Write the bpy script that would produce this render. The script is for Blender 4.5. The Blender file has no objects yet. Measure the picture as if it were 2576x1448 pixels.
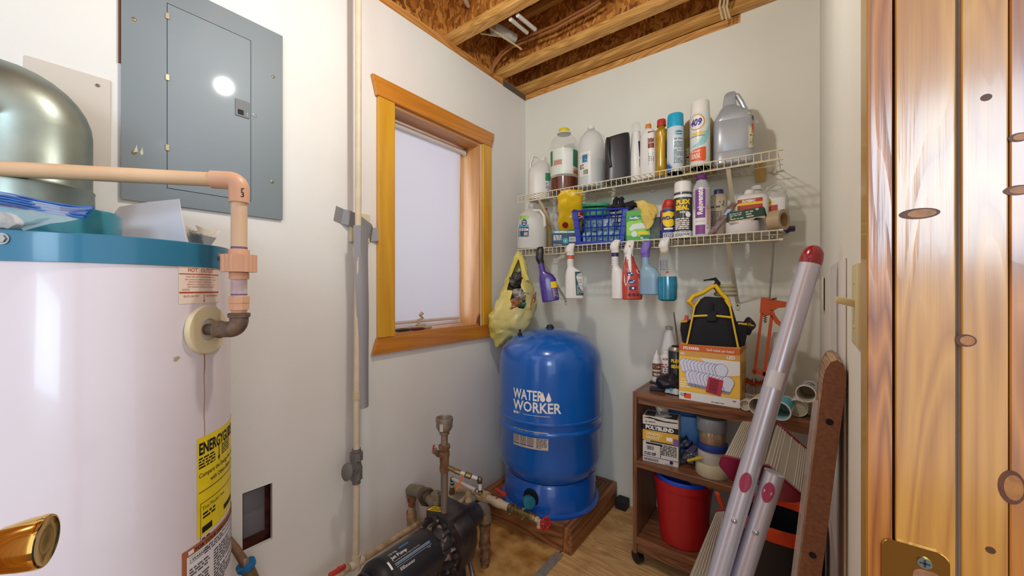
import bpy, bmesh, math, random
from mathutils import Matrix, Vector
random.seed(7)
S = bpy.context.scene
COL = S.collection
PI = math.pi

# ---------------------------------------------------------------- camera, world, lights, exposure
YAW = math.radians(37.14); EYE = 1.20; FPX = 956.0
cam = bpy.data.cameras.new('camera'); cam.lens = FPX / 2576 * 36; cam.sensor_width = 36; cam.clip_start = 0.01
co = bpy.data.objects.new('camera', cam); COL.objects.link(co)
co.location = (0, 0, EYE); co.rotation_euler = (PI / 2, 0, YAW); S.camera = co

W = bpy.data.worlds.new('world'); S.world = W; W.use_nodes = True
W.node_tree.nodes['Background'].inputs[0].default_value = (0.95, 0.93, 0.98, 1)
W.node_tree.nodes['Background'].inputs[1].default_value = 1.35

def light(name, kind, loc, energy, col, size=0.05, rot=(0, 0, 0), size_y=None):
    l = bpy.data.lights.new(name, kind); l.energy = energy; l.color = col
    if kind == 'AREA':
        l.shape = 'RECTANGLE'; l.size = size; l.size_y = size_y or size
    else: l.shadow_soft_size = size
    o = bpy.data.objects.new(name, l); COL.objects.link(o); o.location = loc; o.rotation_euler = rot
    return o
light('ceiling_bulb', 'POINT', (-0.60, 0.64, 2.20), 20.5, (1.0, 0.975, 0.905), 0.035)
light('next_room_window', 'AREA', (0.75, -1.75, 1.75), 26, (0.60, 0.82, 1.0), 0.9, (PI / 2, 0, 0.2), 0.8)
light('outdoor_daylight', 'AREA', (-2.3, 1.35, 1.6), 22, (0.80, 0.88, 1.0), 1.2, (0, -PI / 2, 0), 1.2)

V = S.view_settings
V.view_transform = 'Standard'; V.look = 'None'; V.exposure = 0.12; V.gamma = 1.0; V.use_curve_mapping = False

# ---------------------------------------------------------------- pixel helpers (a photo pixel and a known plane give a world point)
def _d(px, py):
    u = (px - 1288) / FPX; v = (724 - py) / FPX; s, c = math.sin(YAW), math.cos(YAW)
    return Vector((-s + c * u, c + s * u, v))
def pY(px, py, Y): d = _d(px, py); return Vector((0, 0, EYE)) + d * (Y / d.y)
def pX(px, py, X): d = _d(px, py); return Vector((0, 0, EYE)) + d * (X / d.x)
def pZ(px, py, Z): d = _d(px, py); return Vector((0, 0, EYE)) + d * ((Z - EYE) / d.z)
def pF(px, py, t): return Vector((0, 0, EYE)) + _d(px, py) * t
def zf(p): return p[0] * -math.sin(YAW) + p[1] * math.cos(YAW)

# ---------------------------------------------------------------- materials
def C(h):
    if not isinstance(h, str): return h
    h = h.lstrip('#'); r = []
    for i in (0, 2, 4):
        v = int(h[i:i + 2], 16) / 255
        r.append(v / 12.92 if v <= 0.04045 else ((v + 0.055) / 1.055) ** 2.4)
    return (r[0], r[1], r[2], 1)
_mats = {}
def mt(name, col, rough=0.5, metal=0, var=0.0, vs=8.0, col2=None, bump=0.0, bs=60.0, trans=0.0, coat=0.0, emis=0.0, ior=1.45, stretch=None, sharp=False):
    if name in _mats: return _mats[name]
    m = bpy.data.materials.new(name); m.use_nodes = True; _mats[name] = m
    nt = m.node_tree; b = nt.nodes['Principled BSDF']; L = nt.links.new
    b.inputs['Base Color'].default_value = C(col); b.inputs['Roughness'].default_value = rough
    b.inputs['Metallic'].default_value = metal; b.inputs['IOR'].default_value = ior
    b.inputs['Transmission Weight'].default_value = trans; b.inputs['Coat Weight'].default_value = coat
    b.inputs['Coat Roughness'].default_value = 0.08
    if emis: b.inputs['Emission Color'].default_value = C(col); b.inputs['Emission Strength'].default_value = emis
    if var or col2 or bump:
        tc = nt.nodes.new('ShaderNodeTexCoord'); mp = nt.nodes.new('ShaderNodeMapping'); L(tc.outputs['Object'], mp.inputs[0])
        if stretch: mp.inputs['Scale'].default_value = stretch
    if var or col2:
        n = nt.nodes.new('ShaderNodeTexNoise'); n.inputs['Scale'].default_value = vs; n.inputs['Detail'].default_value = 6; L(mp.outputs[0], n.inputs[0])
        r = nt.nodes.new('ShaderNodeValToRGB'); L(n.outputs[0], r.inputs[0])
        c = C(col); a = C(col2) if col2 else tuple(min(1, x * (1 - var)) for x in c[:3]) + (1,)
        lo, hi = (0.55, 0.63) if sharp else (0.38, 0.65)
        r.color_ramp.elements[0].position = lo; r.color_ramp.elements[1].position = hi
        r.color_ramp.elements[0].color = c; r.color_ramp.elements[1].color = a
        L(r.outputs[0], b.inputs['Base Color'])
    if bump:
        n2 = nt.nodes.new('ShaderNodeTexNoise'); n2.inputs['Scale'].default_value = bs; n2.inputs['Detail'].default_value = 4; L(mp.outputs[0], n2.inputs[0])
        bp = nt.nodes.new('ShaderNodeBump'); bp.inputs['Strength'].default_value = bump; bp.inputs['Distance'].default_value = 0.004
        L(n2.outputs[0], bp.inputs['Height']); L(bp.outputs[0], b.inputs['Normal'])
    return m
def wood(name, light_c, dark_c, axis=2, ring=9.0, rough=0.4, coat=0.0, bump=0.12, grain=1.0, knots=0.0, distort=0.4, stain=None):
    """stretched-noise wood: long growth bands, fine pores, optional knots"""
    if name in _mats: return _mats[name]
    m = bpy.data.materials.new(name); m.use_nodes = True; _mats[name] = m
    nt = m.node_tree; N = nt.nodes.new; L = nt.links.new; b = nt.nodes['Principled BSDF']
    tc = N('ShaderNodeTexCoord'); oi = N('ShaderNodeObjectInfo')
    ad = N('ShaderNodeVectorMath'); ad.operation = 'ADD'; L(tc.outputs['Object'], ad.inputs[0])
    rr = N('ShaderNodeVectorMath'); rr.operation = 'SCALE'; L(oi.outputs['Location'], rr.inputs[0]); rr.inputs['Scale'].default_value = 0.0
    cb = N('ShaderNodeCombineXYZ'); mu = N('ShaderNodeMath'); mu.operation = 'MULTIPLY'; L(oi.outputs['Random'], mu.inputs[0]); mu.inputs[1].default_value = 7.0
    for i in range(3): L(mu.outputs[0], cb.inputs[i])
    L(cb.outputs[0], ad.inputs[1])
    mp = N('ShaderNodeMapping'); L(ad.outputs[0], mp.inputs[0]); sc = [1.0, 1.0, 1.0]; sc[axis] = 0.10; mp.inputs['Scale'].default_value = sc
    n = N('ShaderNodeTexNoise'); n.inputs['Scale'].default_value = ring; n.inputs['Detail'].default_value = 2; n.inputs['Distortion'].default_value = distort; L(mp.outputs[0], n.inputs[0])
    m1 = N('ShaderNodeMath'); m1.operation = 'MULTIPLY'; L(n.outputs[0], m1.inputs[0]); m1.inputs[1].default_value = 16.0
    fr = N('ShaderNodeMath'); fr.operation = 'PINGPONG'; L(m1.outputs[0], fr.inputs[0]); fr.inputs[1].default_value = 0.5
    mp2 = N('ShaderNodeMapping'); L(ad.outputs[0], mp2.inputs[0]); s2 = [1.0] * 3; s2[axis] = 0.03; mp2.inputs['Scale'].default_value = s2
    n2 = N('ShaderNodeTexNoise'); n2.inputs['Scale'].default_value = 260; n2.inputs['Detail'].default_value = 3; L(mp2.outputs[0], n2.inputs[0])
    s = N('ShaderNodeMath'); s.operation = 'MULTIPLY_ADD'; L(fr.outputs[0], s.inputs[0]); s.inputs[1].default_value = 1.3 * grain
    s3 = N('ShaderNodeMath'); s3.operation = 'MULTIPLY'; L(n2.outputs[0], s3.inputs[0]); s3.inputs[1].default_value = 0.55; L(s3.outputs[0], s.inputs[2])
    fac = s.outputs[0]
    if knots:
        mk = N('ShaderNodeMapping'); L(ad.outputs[0], mk.inputs[0]); s4 = [1.0] * 3; s4[axis] = 0.55; mk.inputs['Scale'].default_value = s4
        vo = N('ShaderNodeTexVoronoi'); vo.inputs['Scale'].default_value = knots; L(mk.outputs[0], vo.inputs[0])
        mr = N('ShaderNodeMapRange'); L(vo.outputs['Distance'], mr.inputs[0]); mr.inputs[1].default_value = 0.06; mr.inputs[2].default_value = 0.15; mr.inputs[3].default_value = 1.6; mr.inputs[4].default_value = 0
        a2 = N('ShaderNodeMath'); a2.operation = 'ADD'; L(fac, a2.inputs[0]); L(mr.outputs[0], a2.inputs[1]); fac = a2.outputs[0]
    r = N('ShaderNodeValToRGB'); L(fac, r.inputs[0]); e = r.color_ramp.elements
    e[0].position = 0.28; e[1].position = 0.98; e[0].color = C(light_c); e[1].color = C(dark_c)
    if knots:
        x = e.new(1.0); x.color = C(dark_c); x.position = 0.99; x2 = C(dark_c); e[-1].color = (x2[0] * .3, x2[1] * .25, x2[2] * .25, 1); e[1].position = .9
    oc = r.outputs[0]
    if stain:
        ns = N('ShaderNodeTexNoise'); ns.inputs['Scale'].default_value = 3.5; ns.inputs['Detail'].default_value = 8; ns.inputs['Roughness'].default_value = .65; L(tc.outputs['Object'], ns.inputs[0])
        ms = N('ShaderNodeMapRange'); L(ns.outputs[0], ms.inputs[0]); ms.inputs[1].default_value = .52; ms.inputs[2].default_value = .68; ms.inputs[4].default_value = .75
        mc = N('ShaderNodeMix'); mc.data_type = 'RGBA'; L(ms.outputs[0], mc.inputs['Factor']); L(oc, mc.inputs['A']); mc.inputs['B'].default_value = C(stain); oc = mc.outputs['Result']
    L(oc, b.inputs['Base Color']); b.inputs['Roughness'].default_value = rough
    b.inputs['Coat Weight'].default_value = coat; b.inputs['Coat Roughness'].default_value = 0.15
    bp = N('ShaderNodeBump'); bp.inputs['Strength'].default_value = bump; bp.inputs['Distance'].default_value = 0.003; L(s.outputs[0], bp.inputs['Height'])
    L(bp.outputs[0], b.inputs['Normal']); 
    if coat: L(bp.outputs[0], b.inputs['Coat Normal'])
    return m
def osb(name, cols):
    """wood-strand board: flat cells of random browns"""
    if name in _mats: return _mats[name]
    m = bpy.data.materials.new(name); m.use_nodes = True; _mats[name] = m
    nt = m.node_tree; N = nt.nodes.new; L = nt.links.new; b = nt.nodes['Principled BSDF']
    tc = N('ShaderNodeTexCoord'); n = N('ShaderNodeTexNoise'); n.inputs['Scale'].default_value = 9; L(tc.outputs['Object'], n.inputs[0])
    mx = N('ShaderNodeVectorMath'); mx.operation = 'MULTIPLY_ADD'; L(n.outputs['Color'], mx.inputs[0]); mx.inputs[1].default_value = (.12, .12, .12); L(tc.outputs['Object'], mx.inputs[2])
    mp = N('ShaderNodeMapping'); L(mx.outputs[0], mp.inputs[0]); mp.inputs['Scale'].default_value = (1.0, 1.0, 0.45); mp.inputs['Rotation'].default_value = (0.5, 0.5, 0.3)
    v = N('ShaderNodeTexVoronoi'); v.inputs['Scale'].default_value = 70; L(mp.outputs[0], v.inputs[0])
    sp = N('ShaderNodeSeparateColor'); L(v.outputs['Color'], sp.inputs[0])
    r = N('ShaderNodeValToRGB'); L(sp.outputs[0], r.inputs[0]); e = r.color_ramp.elements
    e[0].color = C(cols[0]); e[1].color = C(cols[1]); x = e.new(.5); x.color = C(cols[2])
    L(r.outputs[0], b.inputs['Base Color']); b.inputs['Roughness'].default_value = 0.7
    bp = N('ShaderNodeBump'); bp.inputs['Strength'].default_value = .3; bp.inputs['Distance'].default_value = .003; L(sp.outputs[1], bp.inputs['Height']); L(bp.outputs[0], b.inputs['Normal'])
    return m
def glass(name, col=(1, 1, 1, 1), rough=0.02, ior=1.2):
    return mt(name, col, rough, trans=1.0, ior=ior)
def film(name, col, alpha, rough=0.25, trans=0.0):
    """thin plastic: part see-through, part diffuse"""
    if name in _mats: return _mats[name]
    m = bpy.data.materials.new(name); m.use_nodes = True; _mats[name] = m
    b = m.node_tree.nodes['Principled BSDF']; b.inputs['Base Color'].default_value = C(col); b.inputs['Roughness'].default_value = rough
    b.inputs['Alpha'].default_value = alpha
    return m

# ---------------------------------------------------------------- mesh helpers
def NB(): return bmesh.new()
def box(bm, x0, x1, y0, y1, z0, z1, bev=0.0, seg=2, M=None):
    c = Vector(((x0 + x1) / 2, (y0 + y1) / 2, (z0 + z1) / 2))
    T = Matrix.Translation(c) @ Matrix.Diagonal((abs(x1 - x0), abs(y1 - y0), abs(z1 - z0), 1))
    r = bmesh.ops.create_cube(bm, size=1, matrix=T)
    vs = r['verts']
    if bev > 0:
        es = list({e for v in vs for e in v.link_edges})
        rr = bmesh.ops.bevel(bm, geom=es, offset=bev, segments=seg, affect='EDGES', profile=.5)
        vs = list({v for f in rr['faces'] for v in f.verts} | {v for v in vs if v.is_valid})
    if M is not None:
        for v in vs: v.co = M @ v.co
    return bm
def frame_from(d):
    d = Vector(d).normalized(); up = Vector((0, 0, 1)) if abs(d.z) < 0.95 else Vector((0, 1, 0))
    x = up.cross(d).normalized(); y = d.cross(x).normalized()
    return x, y, d
def tube(bm, pts, r, seg=10, caps=True, closed=False, sy=1.0):
    pts = [Vector(p) for p in pts]; n = len(pts); rs = r if isinstance(r, (list, tuple)) else [r] * n
    rings = []; px = None
    for i, p in enumerate(pts):
        if closed: d = pts[(i + 1) % n] - pts[i - 1]
        elif i == 0: d = pts[1] - pts[0]
        elif i == n - 1: d = pts[-1] - pts[-2]
        else: d = (pts[i + 1] - p).normalized() + (p - pts[i - 1]).normalized()
        if d.length < 1e-9: d = pts[min(i + 1, n - 1)] - pts[max(i - 1, 0)]
        if px is None: x, y, dd = frame_from(d)
        else:
            dd = d.normalized(); x = (px - dd * px.dot(dd)).normalized(); y = dd.cross(x)
        px = x
        k = 1.0
        if 0 < i < n - 1 and not closed:
            a = (pts[i + 1] - p).normalized().dot((p - pts[i - 1]).normalized()); k = 1 / max(0.72, math.sqrt(max(0, (1 + a) / 2)))
        rings.append([bm.verts.new(p + (x * math.cos(2 * PI * j / seg) + y * sy * math.sin(2 * PI * j / seg)) * rs[i] * (k if seg > 4 else 1)) for j in range(seg)])
    m = n if closed else n - 1
    for i in range(m):
        a, b = rings[i], rings[(i + 1) % n]
        for j in range(seg): bm.faces.new((a[j], a[(j + 1) % seg], b[(j + 1) % seg], b[j]))
    if caps and not closed:
        bm.faces.new(rings[0][::-1]); bm.faces.new(rings[-1])
    return bm
def arc(c, a, b, r, a0, a1, n=8):
    """points on a circle about c in the plane of unit vectors a, b"""
    c, a, b = Vector(c), Vector(a), Vector(b)
    return [c + a * (r * math.cos(a0 + (a1 - a0) * i / n)) + b * (r * math.sin(a0 + (a1 - a0) * i / n)) for i in range(n + 1)]
def rad(sec, a):
    _, rx, ry, cx, cy, n = sec
    return 1 / ((abs(math.cos(a) / rx) ** n + abs(math.sin(a) / ry) ** n) ** (1 / n))
def norm_secs(secs):
    o = []
    for s in secs:
        s = list(s)
        if len(s) == 2: s += [s[1]]
        s += [0, 0, 0, 0, 0, 2.0][len(s):]
        s[1] = max(s[1], 1e-4); s[2] = max(s[2], 1e-4); o.append(s)
    return o
def loft(bm, secs, seg=28, caps=True, M=None, open_top=False):
    """rings (z, rx, ry, cx, cy, squareness) up the z axis"""
    secs = norm_secs(secs); rings = []
    for s in secs:
        rg = []
        for j in range(seg):
            a = 2 * PI * j / seg; r = rad(s, a)
            v = Vector((s[3] + r * math.cos(a), s[4] + r * math.sin(a), s[0])); rg.append(bm.verts.new(M @ v if M else v))
        rings.append(rg)
    for a, b in zip(rings, rings[1:]):
        for j in range(seg): bm.faces.new((a[j], a[(j + 1) % seg], b[(j + 1) % seg], b[j]))
    if caps:
        bm.faces.new(rings[0][::-1])
        if not open_top: bm.faces.new(rings[-1])
    return bm
def axis_M(p, d):
    """frame whose z axis runs along d from p"""
    x, y, z = frame_from(d)
    m = Matrix((x, y, z)).transposed().to_4x4(); return Matrix.Translation(Vector(p)) @ m
def prism(bm, poly, t, M):
    """extrude a 2-D outline (x, y) by t along z of M"""
    a = [bm.verts.new(M @ Vector((x, y, 0))) for x, y in poly]; b = [bm.verts.new(M @ Vector((x, y, t))) for x, y in poly]
    bm.faces.new(a[::-1]); bm.faces.new(b); n = len(a)
    for i in range(n): bm.faces.new((a[i], a[(i + 1) % n], b[(i + 1) % n], b[i]))
    return bm
def extr(bm, poly3, v):
    """extrude a planar 3-D outline by vector v"""
    v = Vector(v); a = [bm.verts.new(Vector(p)) for p in poly3]; b = [bm.verts.new(Vector(p) + v) for p in poly3]
    bm.faces.new(a[::-1]); bm.faces.new(b); n = len(a)
    for i in range(n): bm.faces.new((a[i], a[(i + 1) % n], b[(i + 1) % n], b[i]))
    return bm
def ribbon(bm, pts, side, w, th=0.001):
    """flat strap along pts, w wide along side, th thick"""
    side = Vector(side).normalized(); pts = [Vector(p) for p in pts]; n = len(pts); rows = []
    for i, p in enumerate(pts):
        d = (pts[min(i + 1, n - 1)] - pts[max(i - 1, 0)]).normalized(); nn = d.cross(side).normalized()
        rows.append([bm.verts.new(p + side * (w / 2) + nn * th / 2), bm.verts.new(p - side * (w / 2) + nn * th / 2), bm.verts.new(p - side * (w / 2) - nn * th / 2), bm.verts.new(p + side * (w / 2) - nn * th / 2)])
    for a, b in zip(rows, rows[1:]):
        for j in range(4): bm.faces.new((a[j], a[(j + 1) % 4], b[(j + 1) % 4], b[j]))
    bm.faces.new(rows[0][::-1]); bm.faces.new(rows[-1])
    return bm
def solid(bm, t): bm.normal_update(); bmesh.ops.solidify(bm, geom=bm.faces[:], thickness=t); return bm
def ngon(cx, cy, r, n=6, rot=0): return [(cx + r * math.cos(rot + 2 * PI * i / n), cy + r * math.sin(rot + 2 * PI * i / n)) for i in range(n)]

# ---------------------------------------------------------------- scene helpers
_inv = {}
def _mk(name, bm, mat, smooth):
    bmesh.ops.recalc_face_normals(bm, faces=bm.faces[:])
    me = bpy.data.meshes.new(name); bm.to_mesh(me); bm.free()
    if mat: me.materials.append(mat)
    if smooth:
        me.shade_smooth()
        try: me.set_sharp_from_angle(angle=math.radians(35))
        except Exception: pass
    return me
class T:
    """a thing: an Empty at its base; w() adds a part built in world coordinates, l() one built in its own"""
    def __init__(s, name, label, cat, loc=(0, 0, 0), rz=0.0, group=None, rot=None):
        s.o = bpy.data.objects.new(name, None); COL.objects.link(s.o); s.o.empty_display_size = .05
        s.o.location = loc; s.o.rotation_euler = rot if rot else (0, 0, rz)
        s.o['label'] = label; s.o['category'] = cat
        if group: s.o['group'] = group
        from mathutils import Euler
        s.m = Matrix.Translation(Vector(loc)) @ (Euler(rot) if rot else Euler((0, 0, rz))).to_matrix().to_4x4(); s.i = s.m.inverted()
    def l(s, name, bm, mat, par=None, smooth=True, label=None):
        o = bpy.data.objects.new(name, _mk(name, bm, mat, smooth)); COL.objects.link(o); o.parent = par or s.o
        if label: o['label'] = label
        return o
    def w(s, name, bm, mat, par=None, smooth=True, label=None):
        for v in bm.verts: v.co = s.i @ v.co
        return s.l(name, bm, mat, par, smooth, label)
def one(name, label, cat, bm, mat, group=None, smooth=True, loc=None):
    """a thing that is a single mesh, built in world coordinates"""
    if loc is not None:
        for v in bm.verts: v.co = v.co - Vector(loc)
    o = bpy.data.objects.new(name, _mk(name, bm, mat, smooth)); COL.objects.link(o); o['label'] = label; o['category'] = cat
    if loc is not None: o.location = loc
    if group: o['group'] = group
    return o
def struct(name, bm, mat, par=None, smooth=False, label=None):
    o = bpy.data.objects.new(name, _mk(name, bm, mat, smooth)); COL.objects.link(o)
    if par: o.parent = par
    else: o['kind'] = 'structure'
    if label: o['label'] = label
    return o
_tc = {}
def textmesh(s, size, bold=0.0, al='CENTER', shear=0.0, sx=1.0):
    k = (s, size, bold, al, shear, sx)
    if k in _tc: return _tc[k]
    c = bpy.data.curves.new('t', 'FONT'); c.body = s; c.size = size; c.offset = bold * size; c.resolution_u = 2; c.align_x = al; c.shear = shear
    o = bpy.data.objects.new('t', c); me = bpy.data.meshes.new_from_object(o)
    r = ([(v.co.x * sx, v.co.y) for v in me.vertices], [tuple(p.vertices) for p in me.polygons])
    bpy.data.objects.remove(o); bpy.data.meshes.remove(me); bpy.data.curves.remove(c); _tc[k] = r
    return r
def plane_map(o, ux, uy):
    o, ux, uy = Vector(o), Vector(ux).normalized(), Vector(uy).normalized(); n = ux.cross(uy).normalized()
    return lambda u, v, off: o + ux * u + uy * v + n * off
def loft_map(secs, a0, z0, M=None):
    """u runs right along the surface (seen from outside) from angle a0, v up from z0"""
    secs = norm_secs(secs)
    def f(u, v, off):
        z = z0 + v; s = secs[0]
        for p, q in zip(secs, secs[1:]):
            if p[0] <= z <= q[0] and q[0] > p[0]:
                t = (z - p[0]) / (q[0] - p[0]); s = [p[i] + (q[i] - p[i]) * t for i in range(6)]; break
        else: s = secs[-1] if z > secs[-1][0] else secs[0]
        r0 = rad(s, a0); a = a0 + (math.atan(u / r0) if s[5] > 2.6 else u / r0); r = rad(s, a) + off
        p = Vector((s[3] + r * math.cos(a), s[4] + r * math.sin(a), z)); return M @ p if M else p
    return f
def q_rect(u0, u1, v0, v1, n=1, m=1):
    return ('q', [(u0 + (u1 - u0) * i / n, u0 + (u1 - u0) * (i + 1) / n, v0 + (v1 - v0) * j / m, v0 + (v1 - v0) * (j + 1) / m) for i in range(n) for j in range(m)])
def q_bars(u0, u1, v0, v1, n=16):
    """barcode bars"""
    r = []; x = u0; w = (u1 - u0) / n
    for i in range(n):
        k = random.choice((.3, .5, .7)); r.append((x, x + w * k, v0, v1)); x += w
    return ('q', r)
def q_lines(u0, u1, v0, v1, rows, h=0.55):
    """rows of unreadable fine print, as short dashes"""
    r = []; dv = (v1 - v0) / rows
    for i in range(rows):
        u = u0; vv = v1 - dv * (i + .5)
        while u < u1 - dv * .5:
            w = random.uniform(.8, 3.0) * dv; w = min(w, u1 - u); r.append((u, u + w, vv - dv * h / 2, vv + dv * h / 2)); u += w + dv * .45
            if random.random() < .05: break
    return ('q', r)
def q_txt(s, size, u=0, v=0, bold=0.0, al='CENTER', shear=0.0, sx=1.0): return ('t', textmesh(s, size, bold, al, shear, sx), u, v)
def q_poly(pts): return ('p', pts)
def q_disc(u, v, ru, rv=None, n=20): rv = rv or ru; return ('p', [(u + ru * math.cos(2 * PI * i / n), v + rv * math.sin(2 * PI * i / n)) for i in range(n)])
def inkbm(f, items, off, cut=0.0):
    bm = NB()
    for it in items:
        if it[0] == 'q':
            for (a, b, c, d) in it[1]:
                bm.faces.new([bm.verts.new((x, y, 0)) for x, y in ((a, c), (b, c), (b, d), (a, d))])
        elif it[0] == 'p':
            bm.faces.new([bm.verts.new((x, y, 0)) for x, y in it[1]])
        else:
            vs = [bm.verts.new((x + it[2], y + it[3], 0)) for x, y in it[1][0]]
            for p in it[1][1]:
                try: bm.faces.new([vs[i] for i in p])
                except ValueError: pass
    if cut:
        us = [v.co.x for v in bm.verts]; u = math.floor(min(us) / cut) * cut
        while u < max(us):
            u += cut; bmesh.ops.bisect_plane(bm, geom=bm.verts[:] + bm.edges[:] + bm.faces[:], plane_co=(u, 0, 0), plane_no=(1, 0, 0), dist=1e-6)
    for v in bm.verts: v.co = f(v.co.x, v.co.y, off)
    return bm
def ink(t, par, name, f, items, mat, off=0.0008, cut=0.0, world=False, label=None):
    bm = inkbm(f, items, off, cut)
    return (t.w if world else t.l)(name, bm, mat, par, False, label)
def facing(p): return math.atan2(-p[1], -p[0])
INK = mt('black_ink', '#15131a', .6); WHT = mt('white_ink', '#eceae6', .5); REDI = mt('red_ink', '#b23222', .5); ORI = mt('orange_ink', '#d9531f', .5)
YEL = mt('yellow_ink', '#ecc71c', .5); BLUI = mt('navy_ink', '#26356e', .5); GRYI = mt('grey_ink', '#6d6a70', .6); GRNI = mt('green_ink', '#2a8a56', .5)
# ================================================================ the room
XL, XR, YB, ZC = -1.448, 0.067, 2.06, 2.44
JY = 0.505                                   # the doorway jamb that faces the camera
plaster = mt('white_painted_drywall', '#e6e6da', .62, var=.05, vs=2.2, bump=.10, bs=90)
plaster2 = mt('white_painted_drywall_scuffed', '#e6e7e2', .62, col2='#e2dedb', vs=1.6, bump=.12, bs=90)
def wall_grid(bm, plane, c, t, us, vs, holes):
    """a slab in plane 'x' or 'y' at coordinate c going t behind, its u/v grid lines us, vs, cells in holes left open"""
    def P(u, v, k): return (c + k, u, v) if plane == 'x' else (u, c + k, v)
    for i in range(len(us) - 1):
        for j in range(len(vs) - 1):
            if (i, j) in holes: continue
            for k in (0, t):
                bm.faces.new([bm.verts.new(P(u, v, k)) for u, v in ((us[i], vs[j]), (us[i + 1], vs[j]), (us[i + 1], vs[j + 1]), (us[i], vs[j + 1]))])
            for (di, dj, a, b) in ((-1, 0, (us[i], vs[j]), (us[i], vs[j + 1])), (1, 0, (us[i + 1], vs[j]), (us[i + 1], vs[j + 1])), (0, -1, (us[i], vs[j]), (us[i + 1], vs[j])), (0, 1, (us[i], vs[j + 1]), (us[i + 1], vs[j + 1]))):
                ni, nj = i + di, j + dj
                if (ni, nj) in holes or not (0 <= ni < len(us) - 1 and 0 <= nj < len(vs) - 1):
                    bm.faces.new([bm.verts.new(P(*q, k)) for q, k in ((a, 0), (b, 0), (b, t), (a, t))])
    bmesh.ops.remove_doubles(bm, verts=bm.verts[:], dist=1e-5)
WY0, WY1, WZ0, WZ1 = 1.03, 1.612, 0.985, 2.018
HY0, HY1, HZ0, HZ1 = 0.457, 0.545, 0.335, 0.530
bm = NB(); wall_grid(bm, 'x', XL, -0.015, [-0.75, HY0, HY1, WY0, WY1, YB + .1], [0, HZ0, HZ1, WZ0, WZ1, ZC], {(1, 1), (3, 3)})
wall_left = struct('wall_left', bm, plaster2)
bm = NB(); wall_grid(bm, 'x', XL - .015, -0.125, [-0.75, HY0 - .06, HY1 + .03, WY0, WY1, YB + .1], [0, HZ0 - .05, HZ1 + .06, WZ0, WZ1, ZC], {(1, 1), (3, 3)})
struct('wall_left_core', bm, mt('stud_cavity_wood', '#8c5b3a', .8, var=.4, vs=14), wall_left)
XN = -0.221
bm = NB(); box(bm, XL - .1, XN, YB, YB + .12, 0, ZC); box(bm, XN, XR + .1, YB, YB + .12, 0, 2.489)
struct('wall_back', bm, plaster)
bm = NB(); box(bm, XR, XR + .13, JY + .012, YB + .1, 0, 2.6); box(bm, XR, XR + .13, -0.09, JY + .012, 2.06, 2.6)
struct('wall_right', bm, plaster)
# floor: subfloor with separate plywood sheets
ply = wood('stained_plywood', '#dfb67c', '#a8743a', axis=0, ring=5.5, rough=.5, bump=.06, grain=.7, distort=2.2, stain='#8e5a28')
ply2 = mt('brown_stained_floor_panel', '#cfa362', .45, col2='#9c6a30', vs=11, bump=.1, bs=30)
bm = NB(); box(bm, -2.2, 3.0, -2.5, 2.6, -0.06, -0.016); floor = struct('floor', bm, mt('subfloor', '#5b4128', .8))
bm = NB(); box(bm, XL - .01, -0.872, -0.75, YB, -0.016, 0); struct('floor_panel', bm, ply2, floor, label='brown stained worn floor panel under the pump')
sx = -0.560
bm = NB(); box(bm, -0.866, XR + .1, 1.633, YB, -0.016, 0, .001, 1); struct('plywood_sheet', bm, ply, floor)
bm = NB(); box(bm, -0.866, XR + .1, -0.75, 1.630, -0.016, 0, .001, 1); struct('plywood_sheet', bm, ply, floor)
bm = NB(); box(bm, XL + .001, XL + .012, 1.15, YB - .002, 0, .014); struct('baseboard_left', bm, mt('dark_blue_strip', '#2c3a4c', .6), label='thin dark blue strip along the foot of the window wall')
# ceiling: OSB subfloor above I-joists that run parallel to the back wall
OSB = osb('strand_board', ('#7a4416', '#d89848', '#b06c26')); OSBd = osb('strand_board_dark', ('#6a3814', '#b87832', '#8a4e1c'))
fl_w = wood('joist_flange_pine', '#d9a55c', '#b07a34', axis=0, ring=10, rough=.6, bump=.08)
plate_w = wood('plate_pine', '#cf9550', '#a5662a', axis=1, ring=10, rough=.6, bump=.08); plate_x = wood('plate_pine_x', '#d8a25c', '#a9702e', axis=0, ring=14, rough=.6, bump=.08)
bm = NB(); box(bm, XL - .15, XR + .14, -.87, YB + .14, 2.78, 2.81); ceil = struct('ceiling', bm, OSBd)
JZ = 2.479
def joist(y, x0=XL - .05, x1=XR + .12):
    t = T('ceiling_joist', JL[0], 'joist', (0, y, JZ), group='wooden I-joists of the open ceiling'); JL.pop(0)
    bm = NB(); box(bm, x0, x1, -.029, .029, 0, .038, .002, 1); t.l('bottom_flange', bm, fl_w, smooth=False)
    bm = NB(); box(bm, x0, x1, -.005, .005, .0385, .262); t.l('web', bm, OSB, smooth=False)
    bm = NB(); box(bm, x0, x1, -.029, .029, .2625, .300, .002, 1); t.l('top_flange', bm, fl_w, smooth=False)
    return t
JL = ['wooden I-joist against the shelf wall, last of the row', 'wooden I-joist second from the shelf wall, cables along its web', 'wooden I-joist third from the shelf wall, over the window',
      'wooden I-joist fourth from the shelf wall, at the top edge', 'wooden I-joist over the breaker panel', 'wooden I-joist over the water heater']
for y in (2.028, 1.797, 1.395, .990, .585, .18): joist(y)
bm = NB(); box(bm, XL - .13, XL, -.75, YB + .02, ZC, JZ); struct('trim_1', bm, plate_w, label='pine top plate along the window wall')
bm = NB(); box(bm, XL, XN, YB, YB + .12, ZC, JZ - .001); struct('trim_2', bm, plate_x, label='pine top plate along the shelf wall')
bm = NB(); box(bm, XL - .13, XL - .035, -.75, YB + .1, JZ + .002, 2.78); struct('trim_3', bm, OSB, label='strand-board rim over the window wall')
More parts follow.
